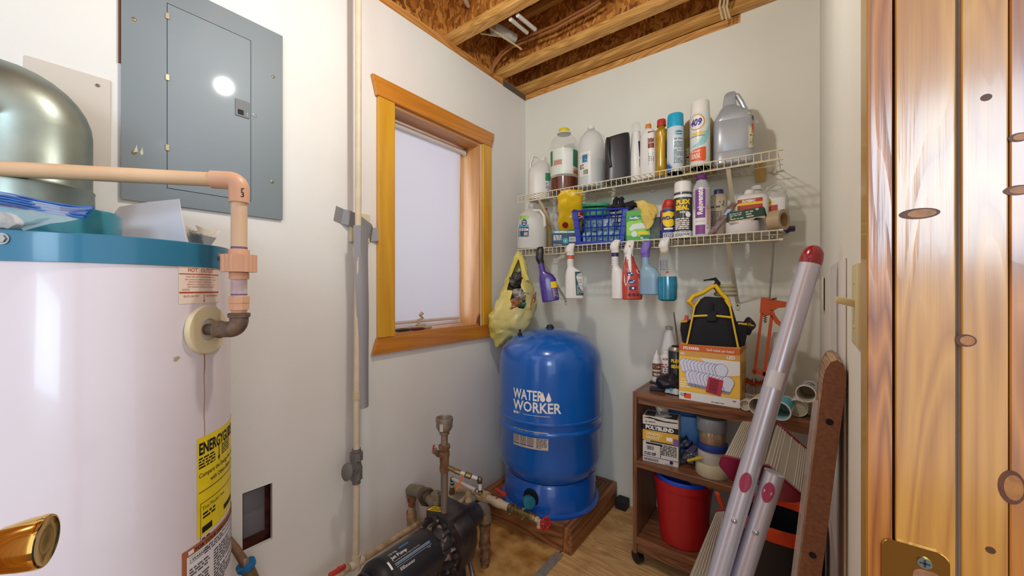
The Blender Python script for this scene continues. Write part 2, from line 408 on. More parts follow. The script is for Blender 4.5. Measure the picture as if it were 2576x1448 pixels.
bm = NB(); box(bm, XL - .13, XR + .13, YB + .01, YB + .1, JZ + .015, 2.78); struct('trim_4', bm, OSBd, label='strand-board rim over the shelf wall')
# grey steel strap in the corner of the plates
p0, p1 = pX(1266, 215, XL + .002), pX(1322, 245, XL + .002)
bm = NB(); box(bm, XL - .001, XL + .002, p0.y, YB - .001, ZC - .004, ZC + .034)
one('steel_strap', 'grey steel strap nailed across the top plate corner', 'strap', bm, mt('dull_steel', '#77756f', .5, .6), smooth=False)
# cables and pipes between the joists
cop = mt('brown_cable', '#a0683c', .35, .1)
for k, (off, lab) in enumerate(((0, 'brown cable looping along the joist web, upper of two'), (.02, 'brown cable looping along the joist web, lower of two'))):
    Y = 1.70 - off * .6
    pts = [pY(x, y + off * 480, Y) for x, y in ((1512, -4), (1478, 18), (1440, 38), (1398, 62), (1360, 78), (1318, 96), (1290, 108), (1262, 130), (1243, 156), (1236, 176))]
    bm = NB(); tube(bm, pts, .0062, 8); one('ceiling_cable', lab, 'cable', bm, cop)
wp = mt('white_plastic_pipe', '#cfc9c2', .4)
for (a, b, Y, lab) in (((1284, 48), (1326, 82), 1.60, 'short white pipe stub crossing above joist, left of the pair'), ((1302, 38), (1346, 74), 1.60, 'short white pipe stub crossing above joist, right of the pair')):
    bm = NB(); A = pY(*a, Y - .16); tube(bm, [A, pY(*b, Y)], .010, 12); one('pipe_stub', lab, 'pipe', bm, wp)
bm = NB(); A = pY(1240, 70, 1.50); B = pY(1296, 96, 1.64); tube(bm, [A, (A + B) / 2 + Vector((0, 0, .004)), B], [.030, .024, .022], 14)
one('insulation_roll', 'crumpled white sleeve around a pipe between the joists', 'sleeve', bm, mt('white_sleeve', '#b9b4b0', .8, bump=.5, bs=40))
for k, (a, m_, b) in enumerate((((1208, 84), (1262, 92), (1308, 120)), ((1232, 70), (1275, 98), (1312, 124)))):
    bm = NB(); tube(bm, [pY(*a, 1.46), pY(*m_, 1.56), pY(*b, 1.68)], .0045, 8)
    one('ceiling_wire', ('cream wire crossing the joist bay from its left', 'cream wire crossing the joist bay below the white sleeve')[k], 'wire', bm, mt('cream_cable', '#c9b48c', .5))
for k, x in enumerate((1812, 1822, 1830)):
    bm = NB(); tube(bm, [pY(x + 4, -20, 1.93), pY(x - 2, 16, 1.95), pY(x + 6, 50 - k * 2, 1.985)], .005, 8)
    one('ceiling_wire', ('left', 'middle', 'right')[k] + ' one of three cream wires dropping behind the last joist', 'wire', bm, mt('cream_cable', '#c9b48c', .5), group='cream wires by the notch')
bm = NB(); tube(bm, [pY(1166, -8, 1.30), pY(1178, 16, 1.38)], .009, 10); one('pipe_stub', 'white pipe end poking down beside the joist over the window', 'pipe', bm, wp)

# ---------------------------------------------------------------- window
orange = wood('amber_varnished_pine', '#dba52c', '#c08322', axis=2, ring=4, rough=.32, coat=.5, bump=.03, grain=.45, knots=4.0)
orangeY = wood('amber_varnished_pine_y', '#cc842c', '#a45f1c', axis=1, ring=4, rough=.32, coat=.5, bump=.03, grain=.45, knots=3.5)
linerw = wood('pale_pine_liner', '#cf9c60', '#b57c48', axis=2, ring=4, rough=.4, coat=.3, grain=.45, knots=4)
linery = wood('pale_pine_liner_y', '#c88e52', '#a87040', axis=1, ring=4, rough=.4, coat=.3, grain=.45, knots=4)
bm = NB()

bm = NB()
for a in ((WY0, WY1, WZ0 + .012, WZ0 + .045), (WY0, WY1, WZ1 - .04, WZ1 - .012), (WY0 + .012, WY0 + .045, WZ0 + .045, WZ1 - .04), (WY1 - .045, WY1 - .012, WZ0 + .045, WZ1 - .04)): box(bm, -1.635, -1.595, *a, .002, 1)
win = struct('window_1', bm, mt('white_vinyl_sash', '#dcdde2', .35), label='white sash of the small casement window')
def wpart(n, f, mat, label=None, par=None, smooth=False):
    bm = NB(); f(bm); return struct(n, bm, mat, par or win, smooth, label)
wpart('pane', lambda b: box(b, -1.618, -1.614, WY0 + .04, WY1 - .04, WZ0 + .04, WZ1 - .035), glass('window_glass', ior=1.05))
for (n, a, m_) in (('side_liner', (WY0, WY0 + .012, WZ0, WZ1), linerw), ('side_liner', (WY1 - .012, WY1, WZ0, WZ1), linerw), ('head_liner', (WY0 + .012, WY1 - .012, WZ1 - .012, WZ1), linery), ('sill_liner', (WY0 + .012, WY1 - .012, WZ0, WZ0 + .012), linery)):
    wpart(n, lambda b: box(b, -1.640, XL + .001, *a), m_)
th = .019
def casing(n, poly, m_):
    def f(b):
        extr(b, [(XL + .001, y, z) for y, z in poly], (th, 0, 0)); bmesh.ops.bevel(b, geom=b.edges[:], offset=.0015, segments=1, affect='EDGES')
    wpart(n, f, m_)
casing('side_casing', [(.947, .987), (1.028, .987), (1.028, 2.018), (.947, 2.018)], orange)
casing('side_casing', [(1.618, .987), (1.690, .987), (1.690, 2.018), (1.618, 2.018)], orange)
casing('head_casing', [(.940, 2.020), (1.694, 2.020), (1.716, 2.102), (.918, 2.102)], orangeY)
casing('bottom_casing', [(.920, .917), (1.712, .917), (1.694, .985), (.942, .985)], orangeY)
# roller blind
bl = T('roller_blind', 'white roller blind pulled down over the small window', 'blind', (-1.555, 1.30, 1.0))
bm = NB(); tube(bm, [(-1.553, WY0 + .02, 1.984), (-1.553, WY1 - .022, 1.984)], .0145, 16); bl.w('roller', bm, mt('blind_vinyl', '#d9d3cf', .45))
bm = NB(); box(bm, -1.566, -1.540, WY1 - .022, WY1 - .013, 1.966, 2.002, .002, 1); bl.w('bracket', bm, mt('zinc', '#9a9a98', .4, .8))
bm = NB()
NZ, NYY = 16, 14; g = []
for i in range(NZ + 1):
    z = 1.034 + (1.976 - 1.034) * i / NZ; row = []
    for j in range(NYY + 1):
        s = j / NYY; y1 = 1.572 - .018 * math.sin(PI * min(1, (1 - i / NZ) * 1.0)) ** 1.5 - .012 * (1 - i / NZ)
        y = 1.048 + (y1 - 1.048) * s; x = -1.5655 + .012 * max(0, s - .8) / .2 * math.sin(PI * i / NZ)
        row.append(bm.verts.new((x, y, z)))
    g.append(row)
for i in range(NZ):
    for j in range(NYY): bm.faces.new((g[i][j], g[i][j + 1], g[i + 1][j + 1], g[i + 1][j]))
def cloth_mat():
    m = bpy.data.materials.new('blind_cloth'); m.use_nodes = True; nt = m.node_tree; b = nt.nodes['Principled BSDF']
    b.inputs['Base Color'].default_value = C('#c4c0c6'); b.inputs['Roughness'].default_value = .7
    tr = nt.nodes.new('ShaderNodeBsdfTranslucent'); tr.inputs[0].default_value = C('#d8d8e4'); mx = nt.nodes.new('ShaderNodeMixShader'); mx.inputs[0].default_value = .15
    nt.links.new(b.outputs[0], mx.inputs[1]); nt.links.new(tr.outputs[0], mx.inputs[2]); nt.links.new(mx.outputs[0], nt.nodes['Material Output'].inputs[0]); return m
bl.w('blind_cloth', bm, cloth_mat())
bm = NB(); tube(bm, [(-1.565, 1.046, 1.030), (-1.565, 1.560, 1.030)], .0085, 10, sy=1.0); bl.w('bottom_bar', bm, mt('blind_bar', '#c9c1ba', .5))
# casement crank
ck = T('window_crank', 'cream folding crank handle of the casement window', 'handle', (-1.52, 1.30, WZ0 + .012))
tan = mt('cream_metal', '#b8a88c', .4)
q = pZ(1072, 822, WZ0 + .013)
q = Vector((-1.50, 1.235, WZ0 + .013))
bm = NB(); box(bm, q.x - .018, q.x + .018, q.y - .055, q.y + .055, q.z, q.z + .014, .005, 2); box(bm, q.x - .012, q.x + .012, q.y - .03, q.y + .02, q.z + .013, q.z + .024, .004, 2); ck.w('base', bm, tan)
bm = NB(); tube(bm, [q + Vector((0, -.02, .02)), q + Vector((0, -.018, .045)), q + Vector((.004, .006, .052)), q + Vector((.004, -.012, .068))], [.007, .006, .006, .006], 8); ck.w('arm', bm, tan)
bm = NB(); tube(bm, [q + Vector((.004, -.014, .066)), q + Vector((.004, .002, .078))], [.006, .009], 10); ck.w('knob', bm, tan)
# pliers lying on the sill
pl = T('pliers', 'small pliers with dark red grips lying on the window sill', 'pliers', (-1.48, 1.10, WZ0 + .013))
z = WZ0 + .019
bm = NB(); tube(bm, [(-1.478, 1.135, z), (-1.476, 1.175, z), (-1.470, 1.215, z)], [.004, .006, .005], 8); tube(bm, [(-1.470, 1.135, z), (-1.462, 1.175, z), (-1.455, 1.215, z)], [.004, .006, .005], 8); pl.w('grips', bm, mt('maroon_grip', '#5e1f22', .5))
bm = NB(); tube(bm, [(-1.470, 1.138, z), (-1.478, 1.10, z), (-1.482, 1.050, z)], [.006, .008, .003], 8); pl.w('jaws', bm, mt('dark_steel', '#4a4038', .45, .7))

# ---------------------------------------------------------------- doorway jamb, casing, door with knob, strike plate
ambr = wood('varnished_knotty_pine', '#b87630', '#7c4019', axis=2, ring=15, rough=.28, coat=1, bump=.14, grain=.75, knots=5)
ambl = wood('varnished_light_pine', '#c48d3c', '#a0662a', axis=2, ring=15, rough=.28, coat=1, bump=.12, grain=.65, knots=3.2)
yelw = mt('yellow_varnished_edge', '#c79a22', .35, var=.25, vs=12, coat=.4, stretch=(1, 1, .15))
bm = NB(); box(bm, XR + .001, .090, JY + .012, JY + .10, 0, 2.06); box(bm, .090, .30, JY + .0125, JY + .10, 0, 2.06)
door = struct('trim_5', bm, mt('dark_gap', '#2a140a', .7), label='dark joint behind the doorway jamb boards')
bm = NB(); box(bm, .052, .0665, JY + .0005, .551, 0, 2.06, .0015, 1); struct('casing', bm, yelw, door, label='yellow varnished casing edge')
XS = [.0525, .0700, .0718, .1100, .1130, .1395, .1400, .30]
for i in range(0, 8, 2):
    bm = NB(); box(bm, XS[i], XS[i + 1], JY - .0 + (.0 if i else .0), JY + .012, 0, 2.06, .0012 if i else .0008, 2)
    struct('jamb_board', bm, ambl if i in (2, 4) else ambr, door)
kn_d = mt('knot_dark', '#643619', .5, var=.4, vs=90); kn_m = mt('knot_ring', '#a8703a', .45, var=.35, vs=140)
def knot(px, py, rx, ry, dark=True):
    c = pY(px, py, JY); f = plane_map((c.x, JY - .0002, c.z), (1, 0, 0), (0, 0, 1)); k = .4 / FPX
    bm = inkbm(f, [q_disc(0, 0, rx * k, ry * k)], .0001); struct('knot', bm, kn_d if dark else kn_m, door)
    if not dark: return
    if rx < 10: return
    bm = inkbm(f, [q_disc(rx * k * .12, 0, rx * k * .70, ry * k * .74)], .0003); struct('knot', bm, kn_m, door)
for a in ((2312, 537, 32, 12), (2481, 245, 8, 7), (2430, 856, 15, 13), (2564, 345, 14, 9), (2562, 478, 20, 10), (2545, 1225, 18, 34), (2492, 1383, 7, 7)): knot(*a)
sp = T('strike_plate', 'polished brass strike plate screwed to the doorway jamb', 'strike plate', (.085, JY, .90))
brass = mt('polished_brass', '#e2b862', .10, 1.0); 
def rrect(x0, x1, z0, z1, r, n=5):
    o = []
    for cx, cz, a in ((x1 - r, z1 - r, 0), (x0 + r, z1 - r, PI / 2), (x0 + r, z0 + r, PI), (x1 - r, z0 + r, 1.5 * PI)):
        o += [(cx + r * math.cos(a + PI / 2 * i / n), cz + r * math.sin(a + PI / 2 * i / n)) for i in range(n + 1)]
    return o
bm = NB(); extr(bm, [(x, JY - .0003, z) for x, z in rrect(.0622, .1062, .895, .9625, .008)], (0, -.0020, 0)); bmesh.ops.bevel(bm, geom=bm.edges[:], offset=.0006, segments=1, affect='EDGES'); sp.w('plate', bm, brass)
bm = NB(); extr(bm, [(x, JY - .0024, z) for x, z in ngon(.0905, .950, .0048, 20)], (0, -.0016, 0)); s_ = sp.w('screw', bm, mt('zinc_screw', '#7e8a86', .35, .8))
bm = NB(); box(bm, .0872, .0938, JY - .0044, JY - .0040, .9494, .9506); box(bm, .0899, .0911, JY - .0044, JY - .0040, .9467, .9533); sp.w('cross_slot', bm, mt('slot_dark', '#22282a', .6), s_, smooth=False)
bm = NB(); extr(bm, [(x, JY - .0024, z) for x, z in rrect(.083, .1015, .880, .9435, .006)], (0, -.0005, 0)); sp.w('latch_hole', bm, mt('raw_wood_in_hole', '#b07a50', .7, var=.5, vs=60), smooth=False)
# open door leaf (just outside the frame) with its brass knob
ka = Vector((.42, .9075, 0)); kc = pF(120, 1358, .42) - ka * .0818; kl = Vector((-.9075, .42, 0)); Md = Matrix(((kl.x, ka.x, 0, kc.x), (kl.y, ka.y, 0, kc.y), (0, 0, 1, 0), (0, 0, 0, 1)))
dr = struct('door_1', (lambda b: (box(b, -.74, .06, -.036, -.0005, .01, 2.03, .002, 1, M=Md), b)[1])(NB()), wood('door_pine', '#d29a50', '#a96a2c', axis=2, ring=6, rough=.3, coat=.6), label='varnished pine door swung open beside the camera')
kb = bmesh.new(); Mk = axis_M(kc, ka)
loft(kb, [(0, .032, .032), (.004, .034, .034), (.009, .030, .030), (.011, .013, .013), (.030, .012, .012), (.036, .016, .016), (.048, .0225, .0225), (.066, .0262, .0262), (.076, .0272, .0272), (.079, .0272, .0272), (.0812, .0262, .0262), (.0818, .0240, .0240), (.0808, .0215, .0215), (.0810, .012, .012), (.0811, .004, .004)], 40, M=Mk)
struct('door_knob', kb, brass, dr, smooth=True, label='polished brass door knob')
# ================================================================ helpers for the objects
def hit(px, py, cx, cy, R, far=False):
    d = _d(px, py); a = d.x ** 2 + d.y ** 2; b = -2 * (d.x * cx + d.y * cy); c = cx * cx + cy * cy - R * R
    q = b * b - 4 * a * c
    t = (-b - math.sqrt(q)) / (2 * a) if q > 0 else -b / (2 * a)
    return Vector((0, 0, EYE)) + d * t
def cyl(bm, a, b, r, seg=20, r2=None): tube(bm, [a, b], [r, r2 if r2 is not None else r], seg); return bm
def lathe_on(bm, p, d, prof, seg=24): loft(bm, [(z, max(r, 1e-4), max(r, 1e-4)) for z, r in prof], seg, M=axis_M(p, d)); return bm
def hexnut(bm, p, d, r, h, n=6): prism(bm, ngon(0, 0, r, n), h, axis_M(p, d)); return bm

# ================================================================ water heater
HX, HY_, HR, HZ = -1.214, .127, .22, 1.295
enamel = mt('white_enamel', '#d2c8cc', .28, var=.05, vs=3, coat=.3)
teal = mt('teal_painted_steel', '#1e6f8f', .3, coat=.3)
cream = mt('cream_plastic', '#dccfa8', .4)
hw = T('water_heater', 'tall white cylindrical water heater with a teal top band and a yellow energy sticker', 'water heater', (HX, HY_, 0))
hs = [(0.03, HR, HR), (1.243, HR, HR), (1.25, HR - .003, HR - .003)]
bm = NB(); loft(bm, hs, 96); hw.l('jacket', bm, enamel)
bm = NB(); loft(bm, [(1.2445, HR + .001, HR + .001), (1.245, HR + .003, HR + .003), (1.294, HR + .003, HR + .003), (1.2955, HR + .001, HR + .001), (1.2955, HR - .004, HR - .004), (1.285, HR - .006, HR - .006), (1.285, .01, .01)], 96); hw.l('top_band', bm, teal)
bm = NB(); loft(bm, [(0.0, .19, .19), (.029, .19, .19)], 48); hw.l('base_ring', bm, mt('dark_base', '#3a3a3e', .6))
hm = loft_map([(0, HR, HR), (1.4, HR, HR)], 0, 0)
def hang(px, py, r=HR): p = hit(px, py, HX, HY_, r); return math.atan2(p.y - HY_, p.x - HX), p.z, p
def on_heater(px, py): a, z, p = hang(px, py); return loft_map([(0, HR, HR), (1.4, HR, HR)], a, z)
for (px, py, n) in ((6, 600, 'near'), (553, 645, 'right')):
    a, z, p = hang(px, py, HR + .003); d = Vector((math.cos(a), math.sin(a), 0)); b = NB(); hexnut(b, (d * (HR + .003)) + Vector((0, 0, z)), d, .0065, .004, 6)
    tube(b, [d * (HR + .003) + Vector((0, 0, z)), d * (HR + .0045) + Vector((0, 0, z))], .0095, 16); hw.l('hex_screw', b, mt('zinc', '#9a9a98', .4, .8))
# outlet escutcheon and the HOT OUTLET sticker
af, zfl, pfl = hang(520, 828); nf = Vector((math.cos(af), math.sin(af), 0))
bm = NB(); lathe_on(bm, Vector((0, 0, 0)) + nf * (HR - .004) + Vector((0, 0, zfl)), nf, [(0, .0535), (.007, .0535), (.010, .0515), (.0105, .024), (.004, .022), (.003, .001)], 48); hw.l('outlet_flange', bm, cream)
f = on_heater(502, 716)
def yspan(px, y0, y1): return hang(px, y0)[1] - hang(px, y1)[1]
lw = (hang(549, 716)[0] - hang(449, 716)[0]) * HR; lh = yspan(500, 671, 764); ua = (hang(449, 716)[0] - hang(502, 716)[0]) * HR; ub = ua + lw
lb = ink(hw, None, 'outlet_label', f, [q_rect(ua, ub, -lh / 2, lh / 2, 12)], mt('peach_sticker', '#e8d6c4', .5), .0005)
mid = (ua + ub) / 2
ink(hw, lb, 'lettering', f, [q_txt('HOT   OUTLET', lh * .15, mid, lh * .34, .01, sx=.8), q_rect(ua + .001, ub - .001, lh * .27, lh * .295, 12), q_rect(ua + .001, ub - .001, -lh * .185, -lh * .225, 12),
    q_txt('DO NOT APPLY HEAT TO THIS FITTING WHEN MAKING', lh * .062, mid, lh * .19, sx=.58), q_txt('SWEAT CONNECTIONS TO APPLIANCE. SWEAT TUBING TO ADAPTER', lh * .052, mid, lh * .12, sx=.58), q_txt('BEFORE FITTING ADAPTER TO APPLIANCE FITTINGS. IT IS', lh * .052, mid, lh * .055, sx=.58),
    q_txt('IMPERATIVE THAT NO HEAT BE APPLIED TO APPLIANCE FITTINGS AS', lh * .048, mid, -lh * .01, sx=.58), q_txt('THEY CONTAIN A NON METALLIC DIP TUBE OR', lh * .062, mid, -lh * .08, sx=.62), q_txt('SLEEVE.', lh * .062, mid - lw * .36, -lh * .15),
    q_txt('BLACK LINE MUST', lh * .085, mid - lw * .24, -lh * .33, sx=.6), q_txt('ALIGN WITH ARROW', lh * .08, mid + lw * .27, -lh * .33, sx=.6), q_rect(mid + .004, mid + .0052, -lh * .44, -lh * .25), q_poly([(mid + .002, -lh * .42), (mid + .0046, -lh * .48), (mid + .0072, -lh * .42)])],
    mt('rust_red_ink', '#b04a2c', .5), .0009, .02)
# energy sticker
ae, ze, _p = hang(495, 1105); f = loft_map([(0, HR, HR), (1.4, HR, HR)], ae, ze); EW = .185; EH = ze - hang(495, 1357)[1]
yl = ink(hw, None, 'energy_label', f, [q_rect(0, EW, -EH, 0, 24)], mt('yellow_sticker', '#e8cf1f', .45, var=.12, vs=20), .0005)
rs = ze - hang(495, 1145)[1]
ink(hw, yl, 'lettering', f, [q_txt('ENERGYGUIDE', rs * 1.02, .004, -rs * 1.08, .035, 'LEFT', sx=.60), q_poly([(.0595, -rs * 1.8), (.064, -rs * 2.15), (.0685, -rs * 1.8), (.0652, -rs * 1.8), (.0652, -rs * 1.0), (.0628, -rs * 1.0), (.0628, -rs * 1.8)]),
    q_lines(.004, .05, -rs * 2.0, -rs * 1.25, 4), q_lines(.075, .12, -rs * 1.9, -rs * 1.15, 5), q_txt('Compare the Energy Use of this Water Heater', rs * .40, .004, -rs * 2.55, .01, 'LEFT', sx=.85), q_txt('with Others Before You Buy', rs * .40, .035, -rs * 3.1, .01, 'LEFT', sx=.85),
    q_rect(.004, .17, -rs * 3.5, -rs * 3.45, 20), q_rect(.008, .009, -rs * 6.6, -rs * 4.2), q_rect(.008, .17, -rs * 4.24, -rs * 4.2, 20), q_txt('This Model Uses', rs * .33, .012, -rs * 4.7, 0, 'LEFT'), q_lines(.014, .05, -rs * 5.3, -rs * 4.85, 2),
    q_rect(.012, .04, -rs * 6.15, -rs * 5.75, 4), q_rect(.085, .14, -rs * 5.85, -rs * 5.5, 7), q_lines(.012, .04, -rs * 7.4, -rs * 6.4, 4), q_rect(.008, .17, -rs * 7.5, -rs * 7.46, 20),
    q_lines(.006, .15, -rs * 9.0, -rs * 7.7, 5), q_txt('or appliance Important factors', rs * .30, .035, -rs * 9.4, .02, 'LEFT'), q_lines(.006, .15, -rs * 12.2, -rs * 9.8, 9)], INK, .0009, .015)
# brown-bordered safety label below it
as_, zs, _p = hang(457, 1392); f = loft_map([(0, HR, HR), (1.4, HR, HR)], as_, zs)
sl = ink(hw, None, 'safety_label', f, [q_rect(0, .24, -.30, 0, 30)], mt('brown_label_border', '#a4613f', .5), .0010)
ps = ink(hw, sl, 'label_paper', f, [q_rect(.009, .24, -.30, -.016, 30), q_rect(.012, .0235, -.013, -.0045, 2)], mt('white_label', '#dcd9dc', .5), .0014)
ink(hw, sl, 'lettering', f, [q_txt('FOR YOUR SAFETY READ BEFORE LIGHTING', .0115, .026, -.0135, .01, 'LEFT')], mt('white_label_ink', '#2a2020', .5), .0018, .015)
ink(hw, sl, 'fine_print', f, [q_rect(.014, .045, -.0315, -.0305, 3), q_rect(.014, .045, -.0200, -.0192, 3), q_txt('! WARNING:', .0085, .015, -.0290, .02, 'LEFT'), q_lines(.048, .22, -.035, -.019, 3), q_lines(.014, .062, -.13, -.042, 14), q_lines(.075, .22, -.13, -.042, 14)], mt('label_fine_ink', '#4a464c', .6), .0018, .015)
# rust streak running down from the flange, smudges
a_r, z_r, _p = hang(514, 890); f = loft_map([(0, HR, HR), (1.4, HR, HR)], a_r, z_r)
pts = []; L_ = z_r - hang(514, 1100)[1]
for i in range(13): v = -L_ * i / 12; pts.append((.0010 * math.sin(i * 1.3), v, .0013 if i < 3 else .0007))
ink(hw, None, 'rust_streak', f, [('p', [(u - w, v), (u + w, v), (pts[i + 1][0] + pts[i + 1][2], pts[i + 1][1]), (pts[i + 1][0] - pts[i + 1][2], pts[i + 1][1])]) for i, (u, v, w) in enumerate(pts[:-1])], mt('rust_stain', '#9a6a3a', .7), .0003)
f = on_heater(443, 902); ink(hw, None, 'smudge', f, [q_poly([(random.uniform(-.006, .006) + .003 * math.cos(k), random.uniform(-.006, .006)) for k in range(3)]) for j in range(9)], mt('dirt_smudge', '#a89a80', .8), .0003)
# teal raised cap on top
cx_, cy_ = pF(215, 570, .93)[0], pF(215, 570, .93)[1]
cc = Vector((-1.262, .047)); CR = .110
bm = NB(); loft(bm, [(1.286, CR, CR, cc.x - HX, cc.y - HY_), (1.358, CR, CR, cc.x - HX, cc.y - HY_), (1.364, CR - .004, CR - .004, cc.x - HX, cc.y - HY_), (1.364, .01, .01, cc.x - HX, cc.y - HY_)], 64); hw.l('teal_collar', bm, mt('teal_collar_paint', '#1f8294', .3, coat=.3))

# ================================================================ hot water pipe
cpvc = mt('tan_cpvc', '#d9b48c', .38, col2='#cfa67c', vs=9); cpvp = mt('pinkish_cpvc_fitting', '#d8a98a', .4)
iron = mt('rusty_black_iron', '#6a5c52', .6, .35, col2='#8a7460', vs=45, bump=.5, bs=120)
P0 = Vector((HX, HY_, zfl)) + nf * (HR + .004)
k = .05
while k < .4:
    q = Vector((HX, HY_, zfl)) + nf * (HR + k)
    if 1288 + FPX * (q.x * math.cos(YAW) + q.y * math.sin(YAW)) / zf(q) >= 601: break
    k += .001
PV = Vector((q.x, q.y, 0)); zz = lambda y: EYE - (y - 724) / FPX * zf(PV)
s_ = zf(PV) / FPX
hp = T('hot_water_pipe', 'tan plastic hot water pipe with a ribbed union above a black iron elbow', 'pipe', (PV.x, PV.y, zfl))
up = Vector((0, 0, 1))
er = .020; ctr = q - nf * er + up * er
bm = NB(); tube(bm, [P0 - nf * .02, q - nf * .024], .0125, 20); lathe_on(bm, q - nf * .050, nf, [(0, .0125), (.001, .0185), (.010, .0195), (.013, .0175)], 24); hp.w('nipple', bm, iron)
bm = NB(); tube(bm, [q - nf * .038, q - nf * .028] + [ctr - up * er * math.cos(t) + nf * er * math.sin(t) for t in [PI / 2 * i / 8 for i in range(9)]] + [q + up * .030], .0175, 20)
lathe_on(bm, q + up * .026, up, [(0, .0175), (.001, .0205), (.009, .0210), (.010, .0190)], 24); hp.w('iron_elbow', bm, iron)
V_ = lambda z: Vector((PV.x, PV.y, z))
bm = NB(); lathe_on(bm, V_(zz(786)), up, [(0, .015), (.006, .016), (.0065, .0195), (zz(762) - zz(786), .0195), (zz(761) - zz(786), .0205), (zz(745) - zz(786), .0205), (zz(744.5) - zz(786), .0165)], 8); hp.w('male_adapter', bm, cpvp)
bm = NB(); cyl(bm, V_(zz(760)), V_(zz(688)), .0148, 24); hp.w('lower_pipe', bm, mt('white_marked_pipe', '#d2c2b4', .4, col2='#b49ab0', vs=25))
bm = NB(); lathe_on(bm, V_(zz(702)), up, [(0, .0185), (.014, .0185), (.016, .016)], 24); hp.w('union_collar', bm, cpvp); bm = NB(); lathe_on(bm, V_(zz(642)), up, [(0, .020), (.012, .0195), (.0135, .016)], 24); hp.w('union_collar', bm, cpvp)
bm = NB(); n = 20; prism(bm, [((.0335 if j % 2 else .0312) * math.cos(2 * PI * j / (2 * n)), (.0335 if j % 2 else .0312) * math.sin(2 * PI * j / (2 * n))) for j in range(2 * n)], zz(641) - zz(684), axis_M(V_(zz(684)), up)); hp.w('union_nut', bm, cpvp, smooth=False)
zh = zz(455)
H0 = pF(0, 424, (zh - EYE) * FPX / 300.0); H0.z = zh; Hd = (H0 - V_(zh)); Hd.z = 0; Hd.normalize()
bm = NB(); cyl(bm, V_(zz(640)), V_(zh - .030), .0152, 24); hp.w('riser', bm, mt('tan_cpvc_light', '#dfc0a0', .38, var=.08, vs=14))
bm = NB(); cyl(bm, V_(zh) + Hd * .03, V_(zh) + Hd * .62, .0152, 28); hp.w('horizontal_pipe', bm, cpvc)
bm = NB(); ce = V_(zh) + Hd * .018 - up * .018
tube(bm, [V_(zh - .048), V_(zh - .018)] + [ce - Hd * .018 * math.cos(t) + up * .018 * math.sin(t) for t in [PI / 2 * i / 8 for i in range(1, 9)]] + [V_(zh) + Hd * .052], .0192, 24); eb = hp.w('elbow', bm, cpvp)
mk = mt('purple_primer', '#6d5e86', .6)
bm = NB(); lathe_on(bm, V_(zz(626)), up, [(0, .0154), (.004, .0155), (.0045, .0153)], 24); hp.w('primer_ring', bm, mk); bm = NB(); lathe_on(bm, V_(zz(742)), up, [(0, .015), (.003, .0151)], 24); hp.w('primer_ring', bm, mk)
av = facing(PV); f = lambda u, v, off: Vector((PV.x + (.0192 + off) * math.cos(av + u / .0192), PV.y + (.0192 + off) * math.sin(av + u / .0192), zh - .030 + v))
ink(hp, eb, 'lettering', f, [q_txt('3', .016, .006, -.008, .01), q_txt('r', .016, .006, .004, .01)], INK, .0006, .004, world=True)

# ================================================================ things on the heater
galv = mt('galvanised_sheet', '#7f8a84', .40, .8, col2='#a8b0a4', vs=5, bump=.05, bs=30)
dc = Vector((-1.345, .027)); DR = .0925
dt = T('duct_elbow', 'large galvanised sheet-metal duct elbow standing on the water heater', 'duct', (dc.x, dc.y, 1.366))
zd0 = 1.366; zb = 1.543; dB_ = Vector((0, -1, 0)); RB = .042
bx = Vector((dc.x, dc.y, 0)); c0 = bx + dB_ * RB + Vector((0, 0, zb))
prof = [bx + Vector((0, 0, z)) for z in (zd0, 1.415, 1.420, 1.426, zb)] + [c0 - dB_ * (RB * math.cos(t)) + Vector((0, 0, RB * math.sin(t))) for t in [PI / 2 * i / 8 for i in range(1, 9)]]
prof += [prof[-1] + dB_ * .012, prof[-1] + dB_ * .013, prof[-1] + dB_ * .045]
rr = [DR * 1.04, DR * 1.03, DR * 1.045, DR] + [DR] * (len(prof) - 6) + [DR * 1.03, DR * 1.03]
bm = NB(); tube(bm, prof, rr, 56)
dt.w('duct_body', bm, galv)
# wall patch behind it
A, B = pX(150, 232, XL + .003), pX(277, 420, XL + .003)
wpn = T('wall_patch', 'square pale patch panel screwed to the wall behind the duct elbow', 'panel', (XL, .1, 1.6))
bm = NB(); box(bm, XL + .0005, XL + .004, .02, .160, 1.50, 1.745, .001, 1); wpn.w('sheet', bm, mt('grey_white_sheet', '#cfc8bc', .5)); bm = NB(); hexnut(bm, (XL + .004, .136, 1.722), (1, 0, 0), .004, .002, 12); wpn.w('screw', bm, iron)
# zip bag
zb_ = T('zip_bag', 'clear zip-top plastic bag with a blue zipper lying on top of the heater', 'bag', (-1.03, .06, 1.30))
bags = film('clear_bag_film', '#dfe6ea', .30, .12); blu = mt('blue_zipper', '#1f5fa8', .35, col2='#16417c', vs=30, stretch=(1, 1, 8))
D_ = .80
def bagp(x, y, d=0): return pF(x, y, .655 + d)
bm = NB(); rows = [[(-40, 470), (60, 500), (150, 517), (235, 523)], [(-40, 505), (60, 520), (150, 532), (222, 534)], [(-40, 545), (60, 548), (130, 550), (192, 551)], [(-40, 572), (20, 574), (48, 576), (60, 578)]]
dd = [0, .0, -.02, -.035]; g = []
for i, r_ in enumerate(rows): g.append([bm.verts.new(bagp(x, y, dd[i] + .012 * math.sin(j * 2.2 + i))) for j, (x, y) in enumerate(r_)])
for i in range(3):
    for j in range(3): bm.faces.new((g[i][j], g[i][j + 1], g[i + 1][j + 1], g[i + 1][j]))
bmesh.ops.subdivide_edges(bm, edges=bm.edges[:], cuts=3, use_grid_fill=True, smooth=.6)
for v in bm.verts: v.co += Vector((0, 0, 1)) * .0015 * math.sin(v.co.x * 180 + v.co.z * 90)
zb_.w('bag_film', bm, bags)
bm = NB()
